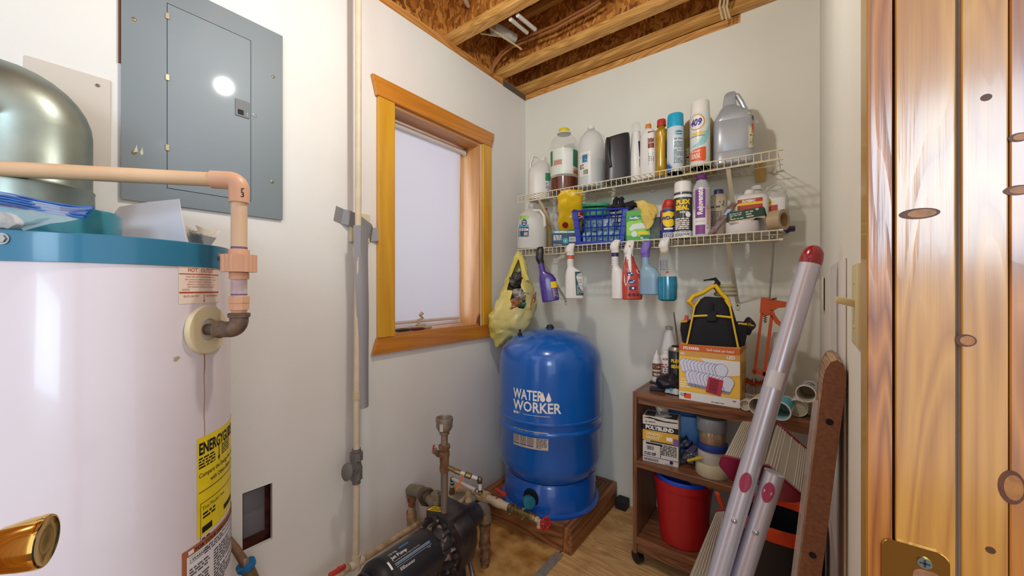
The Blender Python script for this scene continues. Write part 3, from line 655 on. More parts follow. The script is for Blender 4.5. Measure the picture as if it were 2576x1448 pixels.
for k in range(5):
    pts = [bagp(x, y + k * 6.2, .01 - k * .004) for x, y in ((-40, 478), (30, 490), (90, 503), (150, 514), (200, 521), (234 - k * 5, 522))]; tube(bm, pts, .0027, 6)
zb_.w('zipper', bm, blu)
bm = NB(); tube(bm, [bagp(x, y, .0) for x, y in ((-40, 508), (30, 520), (90, 530), (150, 536), (218, 537))], .0022, 6); zb_.w('zipper_lip', bm, mt('mauve_strip', '#7d6a8c', .4))
bm = NB()
bmesh.ops.create_icosphere(bm, subdivisions=3, radius=1, matrix=Matrix.Translation(pF(-8, 556, .66)) @ Matrix.Diagonal((.036, .028, .017, 1)))
for v in bm.verts: v.co += Vector((random.uniform(-1, 1), random.uniform(-1, 1), random.uniform(-1, 1))) * .0015
zb_.w('cotton_contents', bm, mt('white_stuffing', '#d6d2c6', .9, bump=.6, bs=120))
# booklet and leaflet
def sheet(t, name, rows, mat, cuts=2, th=0.0, par=None):
    bm = NB(); g = [[bm.verts.new(p) for p in r_] for r_ in rows]
    for i in range(len(g) - 1):
        for j in range(len(g[0]) - 1): bm.faces.new((g[i][j], g[i][j + 1], g[i + 1][j + 1], g[i + 1][j]))
    if cuts: bmesh.ops.subdivide_edges(bm, edges=bm.edges[:], cuts=cuts, use_grid_fill=True, smooth=.7)
    if th:
        solid(bm, th)
    return t.w(name, bm, mat, par)
paper = mt('white_paper', '#dedae0', .6); 
bk = T('booklet', 'white folded booklet standing on the heater under the breaker panel', 'booklet', (-1.27, .27, 1.30))
def fb(px, py, t): return pF(px, py, t)
sheet(bk, 'cover', [[fb(305, 603, .95), fb(380, 606, .94), fb(470, 614, .93)], [fb(300, 560, .98), fb(380, 555, .96), fb(460, 560, .93)], [fb(285, 522, 1.02), fb(370, 508, .99), fb(450, 500, .95)]], paper, 2, .0012)
sheet(bk, 'folded_page', [[fb(285, 522, 1.02), fb(370, 508, .99), fb(450, 500, .95)], [fb(262, 526, 1.06), fb(350, 518, 1.03), fb(452, 503, .985)], [fb(240, 522, 1.09), fb(340, 512, 1.07), fb(449, 504, 1.0)]], mt('cream_page', '#c2b9a4', .6), 1, .0008)
lf = T('leaflet', 'crumpled printed leaflet tucked behind the booklet at the heater edge', 'leaflet', (-1.30, .36, 1.30))
ob = sheet(lf, 'page', [[fb(478, 618, 1.0), fb(512, 620, 1.01), fb(530, 618, 1.03)], [fb(470, 592, 1.0), fb(505, 590, .99), fb(545, 598, 1.03)], [fb(466, 566, 1.01), fb(495, 580, 1.02), fb(556, 580, 1.05)]], mt('newsprint', '#cbc4bc', .7), 2, .0005)
sheet(lf, 'folded_corner', [[fb(492, 566, 1.0), fb(520, 577, .99), fb(546, 578, 1.0)], [fb(500, 585, .985), fb(518, 592, .98), fb(540, 588, .99)]], mt('newsprint2', '#beb4a0', .7), 1, .0005)
f = plane_map(pF(492, 605, .992), pF(540, 612, .992) - pF(492, 605, .992), pF(485, 575, .992) - pF(492, 605, .992)); ink(lf, ob, 'fine_print', f, [q_lines(-.012, .022, -.006, .030, 13)], GRYI, .0, world=True)

# ================================================================ breaker panel
gp = mt('grey_enamel_panel', '#79848a', .5, .1, var=.06, vs=3, coat=.15); gp2 = mt('grey_enamel_door', '#7c878e', .5, .1, var=.05, vs=3, coat=.15)
ep = T('breaker_panel', 'grey flush breaker panel with a hinged door on the white wall', 'electrical panel', (XL, .376, 1.437))
PX0 = XL + .0005; PT = .010
bm = NB(); wall_grid(bm, 'x', XL + PT, -.0025, [.178, .2695, .478, .574], [1.437, 1.484, 2.013, 2.058 + .02], {(1, 1)}); ep.w('cover', bm, gp, smooth=False)
bm = NB(); box(bm, XL + .0005, XL + PT - .003, .181, .571, 1.440, 2.075); ep.w('box_lip', bm, mt('panel_gap', '#3c3632', .7), smooth=False)
bm = NB(); box(bm, XL + PT - .0015, XL + PT + .0005, .2708, .4768, 1.4853, 2.0117, .0008, 1); dd_ = ep.w('door', bm, gp2, smooth=False)
for z in (1.975, 1.80, 1.60): 
    bm = NB(); box(bm, XL + PT, XL + PT + .003, .266, .2755, z - .009, z + .009, .001, 1); ep.w('hinge', bm, mt('tan_hinge', '#a89c84', .35, .5), dd_)
bm = NB(); box(bm, XL + .0005, XL + .006, .1735, .1775, 1.80, 2.075); ep.w('wood_edge', bm, mt('dark_wood_edge', '#6a3a1c', .7), smooth=False)
l0, l1 = pX(591, 273, XL + PT), pX(627, 335, XL + PT)
bm = NB(); box(bm, XL + PT + .0005, XL + PT + .003, l0.y, l1.y, 1.752, 1.806, .0012, 1); la = ep.w('latch', bm, mt('dark_latch_plastic', '#6c6f72', .5), dd_)
bm = NB(); box(bm, XL + PT + .003, XL + PT + .0034, l0.y + .007, l0.y + .023, 1.758, 1.774); ep.w('latch_slot', bm, mt('slot_black', '#1b1c1e', .7), la, smooth=False)
f = plane_map((XL + PT + .0032, l1.y - .006, 1.766), (0, 1, 0), (0, 0, 1)); ink(ep, la, 'arrow', f, [q_rect(-.0008, .0008, -.008, .002), q_poly([(-.0025, .001), (.0025, .001), (0, .005)])], mt('pale_mark', '#b8b8b6', .5), .0003, world=True)
for (px, py) in ((337, 48), (337, 383), (687, 193), (684, 457)):
    p = pX(px, py, XL + PT); bm = NB(); lathe_on(bm, p + Vector((-.001, 0, 0)), (1, 0, 0), [(0, .0055), (.002, .0055), (.003, .004)], 16); sc = ep.w('screw', bm, mt('brass_screw', '#9c8c66', .4, .6))
    bm = NB(); box(bm, p.x + .0018, p.x + .0024, p.y - .0045, p.y + .0045, p.z - .0006, p.z + .0006); ep.w('slot', bm, mt('slot_black', '#1b1c1e', .7), sc, smooth=False)
p = pX(641, 291, XL + PT); bm = NB(); lathe_on(bm, p, (1, 0, 0), [(0, .0065), (.0006, .0065), (.0008, .0045), (.0003, .004), (.0003, .0001)], 20); ep.w('knockout', bm, gp)
for (y0, z0, pts) in ((.186, 1.578, 0), (.197, 1.575, 0)):
    f = plane_map((XL + PT, y0 + .02, z0), (0, 1, 0), (0, 0, 1)); ink(ep, None, 'paint_chip', f, [q_poly([(0, -.012), (.004, -.006), (.003, 0), (.002, .012), (0, .004), (-.003, -.004)])], mt('primer_white', '#cfc9b8', .7), .0003, world=True)

# ================================================================ hole in the wall with a metal box in it
eb_ = T('junction_box', 'grey metal box set in the ragged hole low in the wall', 'electrical box', (XL - .05, .50, .36))
gx = XL - .05
bm = NB(); box(bm, gx - .004, gx, .474, .540, .352, .505, .003, 2); eb_.w('face', bm, mt('grey_box_steel', '#7c7a7e', .5, .2))
bm = NB(); lathe_on(bm, (gx, .503, .512), (1, 0, 0), [(0, .005), (.002, .005), (.003, .003)], 12); eb_.w('screw', bm, mt('zinc', '#9a9a98', .4, .8))
bm = NB(); box(bm, gx - .004, gx - .003, .470, .545, .500, .525); eb_.w('mounting_tab', bm, mt('dark_red_tab', '#4a1e1e', .7), smooth=False)
one('insulation_scrap', 'brown wood scrap showing inside the wall hole', 'scrap', box(NB(), XL - .070, XL - .060, .40, .58, .30, .56), mt('cavity_brown', '#5c2a1c', .85, var=.5, vs=40), smooth=False)
# drain fitting by the heater foot: brown hose, blue ring, silver clip
df = T('drain_hose', 'brown drain hose with a blue ring and clip beside the foot of the heater', 'hose', (-1.36, .44, .15))
gp_ = lambda x, y: pX(x, y, -1.375)
bm = NB(); tube(bm, [pX(560, 1340, -1.40), gp_(592, 1378), gp_(606, 1400), gp_(618, 1418)], [.011, .011, .012, .013], 12); df.w('hose', bm, mt('brown_hose', '#8a6a4e', .6, var=.3, vs=30))
A = gp_(617, 1416); Bv = gp_(632, 1452); dv = (Bv - A).normalized()
bm = NB(); lathe_on(bm, A, dv, [(0, .012), (.002, .026), (.014, .026), (.018, .021), (.019, .020)], 28); df.w('blue_ring', bm, mt('blue_plastic', '#1f6fb0', .35))
bm = NB(); lathe_on(bm, A + dv * .018, dv, [(0, .018), (.04, .019), (.10, .020)], 20); df.w('spout', bm, mt('bronze_fitting', '#8c765a', .5, .4, var=.3, vs=40))
bm = NB(); box(bm, A.x + .010, A.x + .013, A.y - .009, A.y + .009, A.z - .012, A.z + .022, .002, 2); df.w('clip', bm, mt('zinc', '#9a9a98', .4, .8))
# ================================================================ standing pipe on the window wall
cp = mt('ivory_pvc_pipe', '#d9cab0', .42, var=.10, vs=18); gv = mt('grey_cpvc_valve', '#6f6c6a', .5)
RX, RY = -1.36, .804; s4 = .0 ; tR = 1.462 / FPX
rz = lambda y: EYE - (y - 724) * tR
wp_ = T('water_riser', 'ivory standing water pipe left of the window with a grey stop valve', 'pipe', (RX, RY, .14))
bm = NB(); tube(bm, [(RX + .012, RY + .002, 2.55), (RX + .003, RY + .006, 1.5), (RX, RY, rz(985)), (RX, RY, rz(1128))], .0117, 16); wp_.w('upper_pipe', bm, cp)
bm = NB(); tube(bm, [(RX, RY, rz(1205)), (RX, RY - .002, .165)], .0125, 16); wp_.w('lower_pipe', bm, cp)
bm = NB(); cyl(bm, (RX, RY, rz(1004)), (RX, RY, rz(984)), .0142, 16); wp_.w('coupling', bm, mt('ivory_coupling', '#cdbc9c', .45))
bm = NB(); x3 = Vector((RX, RY, 0))
lathe_on(bm, (RX, RY, rz(1136)), (0, 0, 1), [(0, .0165), (rz(1128) - rz(1136), .0165)], 16); hexnut(bm, (RX, RY, rz(1156)), (0, 0, 1), .0245, rz(1137) - rz(1156), 8)
lathe_on(bm, (RX, RY, rz(1190)), (0, 0, 1), [(0, .015), (.006, .021), (.022, .0225), (.036, .018), (.052, .015)], 20); hexnut(bm, (RX, RY, rz(1204)), (0, 0, 1), .0225, rz(1184) - rz(1204), 8); lathe_on(bm, (RX, RY, rz(1215)), (0, 0, 1), [(0, .0155), (.016, .0155)], 16)
vv = wp_.w('stop_valve', bm, gv)
hd = (pX(864, 1190, RX + .045) - Vector((RX, RY, rz(1170)))); hd.normalize(); vb = Vector((RX, RY, rz(1172)))
bm = NB(); lathe_on(bm, vb, hd, [(0, .018), (.020, .019), (.0205, .024), (.030, .024), (.0305, .014), (.058, .013)], 8); wp_.w('bonnet', bm, gv, vv)
bm = NB(); Mh = axis_M(vb + hd * .056, hd) @ Matrix.Diagonal((.95, 1.4, 1, 1)); loft(bm, [(0, .017, .017), (.003, .023, .023), (.012, .023, .023), (.016, .017, .017)], 20, M=Mh); wp_.w('handle', bm, gv, vv)
bm = NB(); cyl(bm, (RX, RY, .175), (RX, RY, .120), .0165, 16); tube(bm, [(RX, RY - .028, .140), (RX, RY + .028, .142)], .0165, 16); wp_.w('tee', bm, cp)
# stand-off block, tape
one('standoff_block', 'small cream block behind the standing pipe under the tape', 'block', box(NB(), XL + .001, XL + .020, .822, .905, 1.385, 1.505, .002, 1), mt('cream_block', '#d5caa8', .5), smooth=False)
tape = mt('silver_duct_tape', '#98989e', .36, .15, bump=.25, bs=120, stretch=(1, 3, 8)); tape2 = mt('dark_duct_tape', '#8a8a8c', .42, .2, bump=.2, bs=90)
dtp = T('duct_tape', 'short piece of duct tape stuck across the pipe and its block', 'tape', (XL, .86, 1.45))
bm = NB(); pts = [Vector((XL + .001, .765, 1.492)), Vector((XL + .002, .795, 1.484)), Vector((XL + .020, .815, 1.478)), Vector((XL + .022, .86, 1.462)), Vector((XL + .022, .905, 1.437)), Vector((XL + .003, .925, 1.425)), Vector((XL + .020, .955, 1.43))]
ribbon(bm, pts, (0, .18, 1), .060, .0008); dtp.w('tape_strip', bm, tape2)
dt2 = T('duct_tape', 'long silver strip of duct tape hanging beside the standing pipe', 'tape', (RX, .83, .8))
bm = NB(); rows = []
for i in range(25):
    s = i / 24; y = 567 + (1028 - 567) * s; w = .022 + .004 * (s > .1) ; z = rz(y)
    yc = .819 + .012 * s; w = .027 - .011 * s; xo = -1.3405 - .004 * math.sin(s * 9) * (1 - s); r_ = []
    for j in range(7):
        q = (j / 6 - .5) * 2; r_.append(bm.verts.new((xo - .012 * abs(q) ** 2 + (.006 * math.exp(-((q + .3) / .2) ** 2) * max(0, 1 - s * 4)), yc + q * (w + .004), z + .002 * q)))
    rows.append(r_)
for a, b in zip(rows, rows[1:]):
    for j in range(6): bm.faces.new((a[j], a[j + 1], b[j + 1], b[j]))
solid(bm, .0006); dt2.w('tape_strip', bm, tape)
# low ivory branch along the wall with red-handled valve
ivr = mt('ivory_fitting', '#cdb898', .45, col2='#a98c6a', vs=30); redh = mt('red_plastic_handle', '#c03a2e', .4)
lb_ = T('floor_supply_pipe', 'ivory supply pipe running low along the wall behind the pump', 'pipe', (RX, .9, .142))
bm = NB(); cyl(bm, (RX, RY + .03, .142), (RX, 1.25, .150), .0120, 14); lb_.w('long_pipe', bm, ivr)
bm = NB(); cyl(bm, (RX, RY - .03, .142), (RX, RY - .065, .142), .0120, 14); lathe_on(bm, (RX, RY - .055, .142), (0, -1, 0), [(0, .017), (.012, .017), (.02, .021), (.04, .021), (.046, .016), (.12, .016)], 16); v2 = lb_.w('ball_valve', bm, ivr)
bm = NB(); box(bm, RX + .006, RX + .020, RY - .115, RY - .050, .160, .176, .005, 2); cyl(bm, (RX, RY - .075, .15), (RX + .01, RY - .075, .172), .007, 10); lb_.w('lever', bm, redh, v2)

# ================================================================ jet pump
blk = mt('black_painted_casting', '#1d1c22', .42, col2='#3a3436', vs=16, coat=.2); blk2 = mt('black_motor_shell', '#24242a', .38, coat=.2)
rust = mt('rust_brown_iron', '#6b4a34', .7, .2, col2='#8f7150', vs=40, bump=.5, bs=150); gal = mt('old_galvanised_pipe', '#918c84', .42, .45, col2='#8c7658', vs=28, bump=.35, bs=100)
rim = mt('rust_rim', '#5a2418', .7, .1, var=.3, vs=40)
AX, AZ = -1.10, .218
jp = T('jet_pump', 'black jet pump with a finned motor standing on the floor by the window wall', 'pump', (AX, .95, 0))
yd = Vector((0, 1, 0)); ax = lambda y, z=0, x=0: Vector((AX + x, y, AZ + z))
bm = NB(); lathe_on(bm, ax(.742), yd, [(0, .0815), (.01, .083), (.19, .083), (.2, .081), (.2, .001)], 44); sh = jp.w('motor_shell', bm, blk2)
bm = NB(); lathe_on(bm, ax(.690), yd, [(0, .058), (.004, .066), (.016, .077), (.030, .0845), (.054, .0845), (.056, .082)], 44); ebl = jp.w('end_bell', bm, mt('black_plastic_bell', '#16161b', .45))
bm = NB()
for k in range(14):
    a = 2 * PI * k / 14; r0, r1 = .022, .064
    p = [ax(.6895) + Vector((math.cos(a + d) * r, 0, math.sin(a + d) * r)) for r, d in ((r0, -.02), (r1, .12), (r1, .24), (r0, .12))]; extr(bm, p, (0, -.003, 0))
tube(bm, arc(ax(.688), (1, 0, 0), (0, 0, 1), .066, 0, 2 * PI, 28)[:-1], .0035, 6, closed=True); tube(bm, arc(ax(.688), (1, 0, 0), (0, 0, 1), .044, 0, 2 * PI, 28)[:-1], .0022, 6, closed=True); jp.w('vent_fin', bm, mt('vent_black', '#2a2a34', .4), ebl)
f = lambda u, v, off: Vector((AX + (.083 + off) * math.cos(PI / 2 - v / .083), .76 + u, AZ + (.083 + off) * math.sin(PI / 2 - v / .083)))
f2 = lambda u, v, off: f(u, -v, off)
ink(jp, sh, 'lettering', f2, [q_txt('1/2 Hp', .012, .005, -.002, .02, 'LEFT'), q_txt('Jet Pump', .017, .005, -.022, .03, 'LEFT'), q_txt('Convertible Jet Pump for Shallow & Deep Wells', .0055, .005, -.033, 0, 'LEFT'), q_rect(.004, .150, -.040, -.0388, 1), q_rect(.004, .150, -.046, -.0452, 1), q_rect(.004, .150, -.052, -.0512, 1), q_lines(.012, .07, -.068, -.057, 3), q_txt('Tools', .006, .13, -.058, 0, 'LEFT')], mt('white_print', '#d4d6dc', .5), .0004, world=True)
ink(jp, sh, 'blue_stripe', f2, [q_rect(.004, .150, -.0445, -.041, 1), q_rect(.05, .09, .001, .009, 1)], mt('blue_print', '#3f7fae', .5), .0004, world=True)
ink(jp, sh, 'serial_sticker', lambda u, v, off: f2(u - .012, v - .030, off), [q_rect(-.010, .004, -.020, .010, 1, 6)], WHT, .0005, world=True)
# adapter with scalloped rim
bm = NB(); n = 8; poly = []
for k in range(n * 6):
    a = 2 * PI * k / (n * 6); r = .098 + .010 * max(0, math.cos(n * a)) ** 3; poly.append((r * math.cos(a), r * math.sin(a)))
prism(bm, poly, .020, axis_M(ax(.985), yd)); jp.w('adapter_flange', bm, blk)
bm = NB(); lathe_on(bm, ax(.938), yd, [(0, .070), (.047, .085)], 32)
for k in range(10):
    a = 2 * PI * (k + .5) / 10; c = Vector((math.cos(a), 0, math.sin(a))); Mx = Matrix.Translation(ax(.945)); p = [ax(.940) + c * .066, ax(.940) + c * .088, ax(.986) + c * .1, ax(.986) + c * .07]; s__ = c.cross(yd) * .006; extr(bm, [q_ - s__ for q_ in p], s__ * 2)
jp.w('adapter_rib', bm, mt('scuffed_black', '#2b2629', .5, col2='#8c7a6c', vs=40, sharp=True))
bm = NB(); prism(bm, [(x * 1.0, y * 1.0) for x, y in poly], .004, axis_M(ax(1.0052), yd)); jp.w('gasket', bm, rim)
bm = NB(); loft(bm, [(0, .100, .100, 0, 0, 2.6), (.02, .104, .104, 0, 0, 3), (.08, .100, .100, 0, 0, 3), (.105, .085, .085, 0, 0, 2.4), (.118, .05, .05)], 40, M=axis_M(ax(1.0095), yd))
box(bm, AX - .075, AX + .058, .9885, 1.105, AZ + .05, AZ + .114, .006, 2); vo = jp.w('volute', bm, blk)
for k in range(5):
    a = -.5 + k * .55; c = Vector((math.cos(a), 0, math.sin(a))); bm = NB(); hexnut(bm, ax(.984) - yd * .008 + c * .100, yd, .009, .009, 6); jp.w('bolt', bm, mt('dull_bolt', '#55504e', .5, .6))
bm = NB(); lathe_on(bm, ax(1.095, .040, .015), yd, [(0, .052), (.03, .050), (.075, .045), (.088, .042), (.088, .02)], 32); jp.w('suction_nose', bm, blk)
bm = NB(); box(bm, AX - .075, AX + .075, .80, .90, 0.0, .012, .003, 1); extr(bm, [(AX - .03, .83, .012), (AX + .03, .83, .012), (AX + .045, .83, AZ - .07), (AX - .045, .83, AZ - .07)], (0, .05, 0)); extr(bm, [(AX - .075, 1.02, 0), (AX + .075, 1.02, 0), (AX + .06, 1.02, AZ - .08), (AX - .06, 1.02, AZ - .08)], (0, .05, 0)); jp.w('foot', bm, blk)
bm = NB(); box(bm, AX + .055, AX + .082, .775, .91, AZ - .060, AZ + .012, .008, 2); jp.w('wiring_cover', bm, mt('worn_cover', '#2c2c30', .45, col2='#5a5552', vs=30))
yp = plane_map(ax(1.040, .1085, -.012), (.25, .97, 0), (-.97, .25, 0))
cb_ = ink(jp, vo, 'caution_label', lambda u, v, off: Vector((AX - .036, 1.012, AZ + .1142 + off)) + Vector((u * .80, u * .35 + v, 0)), [q_rect(-.034, .034, -.017, .017, 1)], YEL, .0006, world=True)
ink(jp, vo, 'caution_text', lambda u, v, off: Vector((AX - .036, 1.012, AZ + .1142 + off)) + Vector((u * .80, u * .35 + v, 0)), [q_txt('CAUTION', .0125, 0, .003, .03), q_lines(-.024, .024, -.014, 0, 4)], INK, .0012, world=True)
# power cord and conduit
bm = NB(); tube(bm, [ax(.95, -.03, .085), pY(1098, 1425, .92), pY(1078, 1446, .90), pY(1075, 1475, .90)], .0028, 6); tube(bm, [ax(.95, -.03, .085), pY(1120, 1372, 1.02), pY(1158, 1362, 1.10)], .0028, 6)
one('pump_cord', 'thin black cord looping over the side of the pump', 'cord', bm, mt('black_cord', '#24222a', .5))
bm = NB(); tube(bm, [pY(1161, 1366, 1.12), pY(1172, 1376, 1.12), pY(1178, 1398, 1.11)], .0035, 8)
cd = T('flexible_conduit', 'grey metal conduit rising from the floor beside the pump', 'conduit', pY(1190, 1450, 1.08)); cd.w('cable_end', bm, mt('black_cord', '#24222a', .5))
bm = NB(); tube(bm, [pY(1178, 1397, 1.11), pY(1192, 1460, 1.08), pY(1200, 1500, 1.06)], .0085, 12); cd.w('conduit', bm, mt('bare_conduit', '#7d7a80', .35, .8))

# ---- galvanised pipework above the pump
def pipe_thing(name, label, loc, cat='pipe'): return T(name, label, cat, loc)
pr = T('priming_stack', 'tall galvanised pipe with a bell-shaped reducer open on top of the pump', 'pipe', (AX, 1.0175, AZ + .108))
PY_ = 1.0175; q1 = 1.476 / FPX; pz = lambda y: EYE - (y - 724) * q1; A_ = lambda z: Vector((AX, PY_, z))
bm = NB(); cyl(bm, A_(AZ + .105), A_(pz(1180)), .0140, 18); lathe_on(bm, A_(AZ + .106), up, [(0, .022), (.006, .021), (.008, .015)], 18); pr.w('riser', bm, mt('grey_steel_pipe', '#78706a', .5, .4, col2='#8c7868', vs=24, stretch=(1, 1, .3)))
bm = NB(); z1 = pz(1186); lathe_on(bm, A_(z1), up, [(0, .017), (.012, .019), (.03, .017), (.055, .018), (.062, .0205), (.078, .0205), (.080, .018), (.092, .0185), (.093, .0225), (.104, .0225), (.105, .014)], 16); pr.w('brass_tee', bm, rust)
bm = NB(); cyl(bm, A_(pz(1122)), A_(pz(1088)), .0132, 16); pr.w('nipple', bm, mt('pitted_pipe', '#8c8070', .5, .5, col2='#a58a78', vs=50))
bm = NB(); zt = pz(1092); lathe_on(bm, A_(zt), up, [(0, .0165), (.003, .0195), (.012, .0195), (.016, .024), (.030, .0315), (.052, .0315), (.053, .0335), (.066, .0335), (.067, .0300), (.064, .0285), (.045, .0275), (.030, .020), (.030, .001)], 32); bc = pr.w('bell_reducer', bm, gal)
av = facing((AX, PY_)) - .35; f = lambda u, v, off: A_(zt + .036 + v) + Vector((math.cos(av + u / .032), math.sin(av + u / .032), 0)) * (.0318 + off); ink(pr, bc, 'tag_sticker', f, [q_rect(-.007, .006, -.014, .014, 4)], mt('old_tag', '#bdb5ad', .6), .0005, world=True)
# bleed valve to the left
tdir = (pY(1085, 1142, PY_) - A_(pz(1146))); tdir.z = 0; tdir.normalize(); bq = A_(pz(1146))
bv = T('bleed_valve', 'small bleed valve with a red lever on the left of the tall pipe', 'valve', bq)
bm = NB(); lathe_on(bm, bq + tdir * .018, tdir, [(0, .009), (.008, .009), (.010, .013), (.020, .013), (.022, .008), (.040, .008)], 10); bv.w('body', bm, rust); bm = NB(); e_ = bq + tdir * .052; tube(bm, [e_ - tdir * .01 + up * .0, e_ + up * .018], .005, 8); tube(bm, [e_ - tdir * .015, e_ + tdir * .012], .0075, 10); bv.w('stem', bm, gal)
bm = NB(); box(bm, -.004, .004, -.003, .003, -.004, .030, .0025, 2, M=Matrix.Translation(e_ + tdir * .015) @ Matrix.Rotation(.25, 4, 'Y')); bv.w('lever', bm, redh)
# white by-pass loop
wh = mt('white_small_pipe', '#c9c4c2', .4); bra = mt('dull_brass_fitting', '#8f7a52', .4, .7, var=.3, vs=60); blr = mt('black_collar', '#26242a', .5)
lp = T('bypass_loop', 'thin white pipe loop with black collars and an orange lever beside the tall pipe', 'pipe', pY(1130, 1175, 1.03))
a0, a1, a2, a3, a4, a5 = A_(pz(1172)) + Vector((.01, .004, 0)), pY(1146, 1184, 1.045), pY(1207, 1205, 1.10), pY(1208, 1238, 1.10), pY(1138, 1204, 1.19), pY(1137, 1244, 1.19)
bm = NB(); cyl(bm, a0, a1, .0085, 10); lathe_on(bm, a1, (a2 - a1), [(0, .010), (.02, .010)], 8); lp.w('brass_nipple', bm, bra)
bm = NB(); tube(bm, [a1, a2], .0070, 12); tube(bm, [a2, a3], .0070, 12); tube(bm, [a3, a4], .0078, 12); tube(bm, [a4, a5], .0075, 12); lp.w('white_pipe', bm, wh)
bm = NB()
for (p, q_, ts) in ((a1, a2, (.12, .42, .6, .93)), (a2, a3, (.22, .85)), (a3, a4, (.1,)), (a4, a5, (.1, .3))):
    for t_ in ts: bm = NB(); d_ = (q_ - p).normalized(); c = p + (q_ - p) * t_; cyl(bm, c - d_ * .003, c + d_ * .003, .0093, 12); lp.w('collar', bm, blr)
bm = NB()
for p in (a2, a3, a4): bmesh.ops.create_uvsphere(bm, u_segments=12, v_segments=8, radius=.0105, matrix=Matrix.Translation(p)); lp.w('brass_elbow', bm, bra); bm = NB()
c = a1 + (a2 - a1) * .52; lathe_on(bm, c - (a2 - a1).normalized() * .014, (a2 - a1), [(0, .008), (.004, .012), (.024, .012), (.028, .008)], 8); lp.w('small_valve', bm, bra); bm = NB(); lathe_on(bm, a5 + up * .005, up, [(0, .013), (.012, .0135), (.018, .010), (.03, .010)], 8); lp.w('brass_fitting', bm, bra)
bm = NB(); h0 = pY(1163, 1200, 1.055); h1 = pY(1148, 1230, 1.04); tube(bm, [h0 + up * .012, h0, (h0 + h1) / 2, h1], [.002, .004, .005, .004], 8, sy=.5); lp.w('lever', bm, mt('orange_lever', '#d46a2c', .4))
# galvanised elbow, union and tee (left), with the ball valve dropping behind the motor
gt = T('discharge_pipework', 'old galvanised elbow and union left of the tall pipe above a red-levered valve', 'pipe', (AX, 1.06, AZ + .108))
YQ = 1.045; g0 = pY(1098, 1316, 1.04); g1 = pY(1098, 1262, 1.04)
bm = NB(); lathe_on(bm, g0, up, [(0, .020), (.01, .020), (.012, .0205), (.105, .0205), (.107, .0225), (.122, .0225), (.123, .013), (.130, .012)], 20); gt.w('tee', bm, gal); bm = NB(); e0 = pY(1098, 1272, 1.05); e1 = pY(1060, 1236, 1.11); hdir = (e1 - e0).normalized(); tube(bm, [e0, e1], .0185, 16); lathe_on(bm, e0 + hdir * .004, hdir, [(0, .02), (.022, .0225), (.026, .018)], 16); gt.w('side_pipe', bm, gal)
bm = NB(); m_ = e0 + (e1 - e0) * .62; hexnut(bm, m_ - hdir * .012, hdir, .037, .026, 8); lathe_on(bm, m_ - hdir * .026, hdir, [(0, .022), (.014, .026)], 16); gt.w('union_nut', bm, mt('worn_union', '#70685c', .5, .5, col2='#5a4436', vs=25))
dn = Vector((0, 0, -1)); e2 = e1 + hdir * .022; e3 = pY(1036, 1262, 1.125)
bm = NB(); cE = e1 + hdir * .0 ; tube(bm, [e1 - hdir * .018, e1 + hdir * .006, e1 + hdir * .022 + dn * .006, Vector((e3.x, e3.y, e1.z - .025)), Vector((e3.x, e3.y, e1.z - .052))], [.0250, .0250, .0250, .0235, .0250], 20); gt.w('elbow', bm, gal)
ez = e1.z - .05; E_ = lambda z: Vector((e3.x, e3.y, z))
bm = NB(); lathe_on(bm, E_(ez), dn, [(0, .0205), (.02, .020), (.035, .0155), (.055, .0155)], 16); gt.w('reducer', bm, mt('rusty_reducer', '#8c4e2c', .6, .2, col2='#a8896a', vs=40))
bm = NB(); lathe_on(bm, E_(ez - .050), dn, [(0, .0175), (.012, .0175), (.014, .016), (.03, .021), (.055, .024), (.075, .021), (.085, .0165), (.10, .0165)], 20); bvv = gt.w('ball_valve', bm, ivr)
bm = NB(); cyl(bm, E_(ez - .14), E_(.142), .012, 14); lathe_on(bm, E_(.125), up, [(0, .0165), (.035, .0165)], 14); gt.w('drop_pipe', bm, ivr)
side = Vector((-.797, -.60, 0)) * -1; sd = Vector((-.8, -.6, 0)); bm = NB(); c = E_(ez - .085) + sd * .026; tube(bm, [c + up * .035 + sd * .004, c, c + dn * .03 + sd * .006], [.009, .012, .008], 8, sy=.6); tube(bm, [E_(ez - .09), c], .006, 8); gt.w('lever', bm, redh, bvv)
# suction elbow and drop at the nose
st = T('suction_pipe', 'galvanised elbow turning down into a rusty pipe at the nose of the pump', 'pipe', (AX + .015, 1.235, 0))
SXp = AX + .015; s0 = Vector((SXp, 1.18, AZ + .040)); sc_ = Vector((SXp, 1.235, AZ + .040))
bm = NB(); tube(bm, [s0, s0 + yd * .02], .0215, 16); st.w('nipple', bm, gal)
bm = NB(); tube(bm, [s0 + yd * .014, s0 + yd * .028] + [Vector((SXp, s0.y + .028 + .030 * math.sin(t), AZ + .040 - .030 + .030 * math.cos(t))) for t in [PI / 2 * i / 6 for i in range(1, 7)]] + [Vector((SXp, s0.y + .058, AZ - .015))], .0265, 20); yS = s0.y + .058
lathe_on(bm, (SXp, yS, AZ - .022), up, [(0, .0295), (.014, .0295)], 20); st.w('elbow', bm, gal)
bm = NB(); lathe_on(bm, (SXp, yS, AZ - .018), dn, [(0, .020), (.018, .020), (.020, .0255), (.030, .0255), (.032, .0225), (.10, .0230), (.102, .0265), (.112, .0265), (.114, .019), (.15, .019), (.152, .022), (.178, .022), (.18, .0175), (.20, .0175)], 20); st.w('drop_pipe', bm, rust)
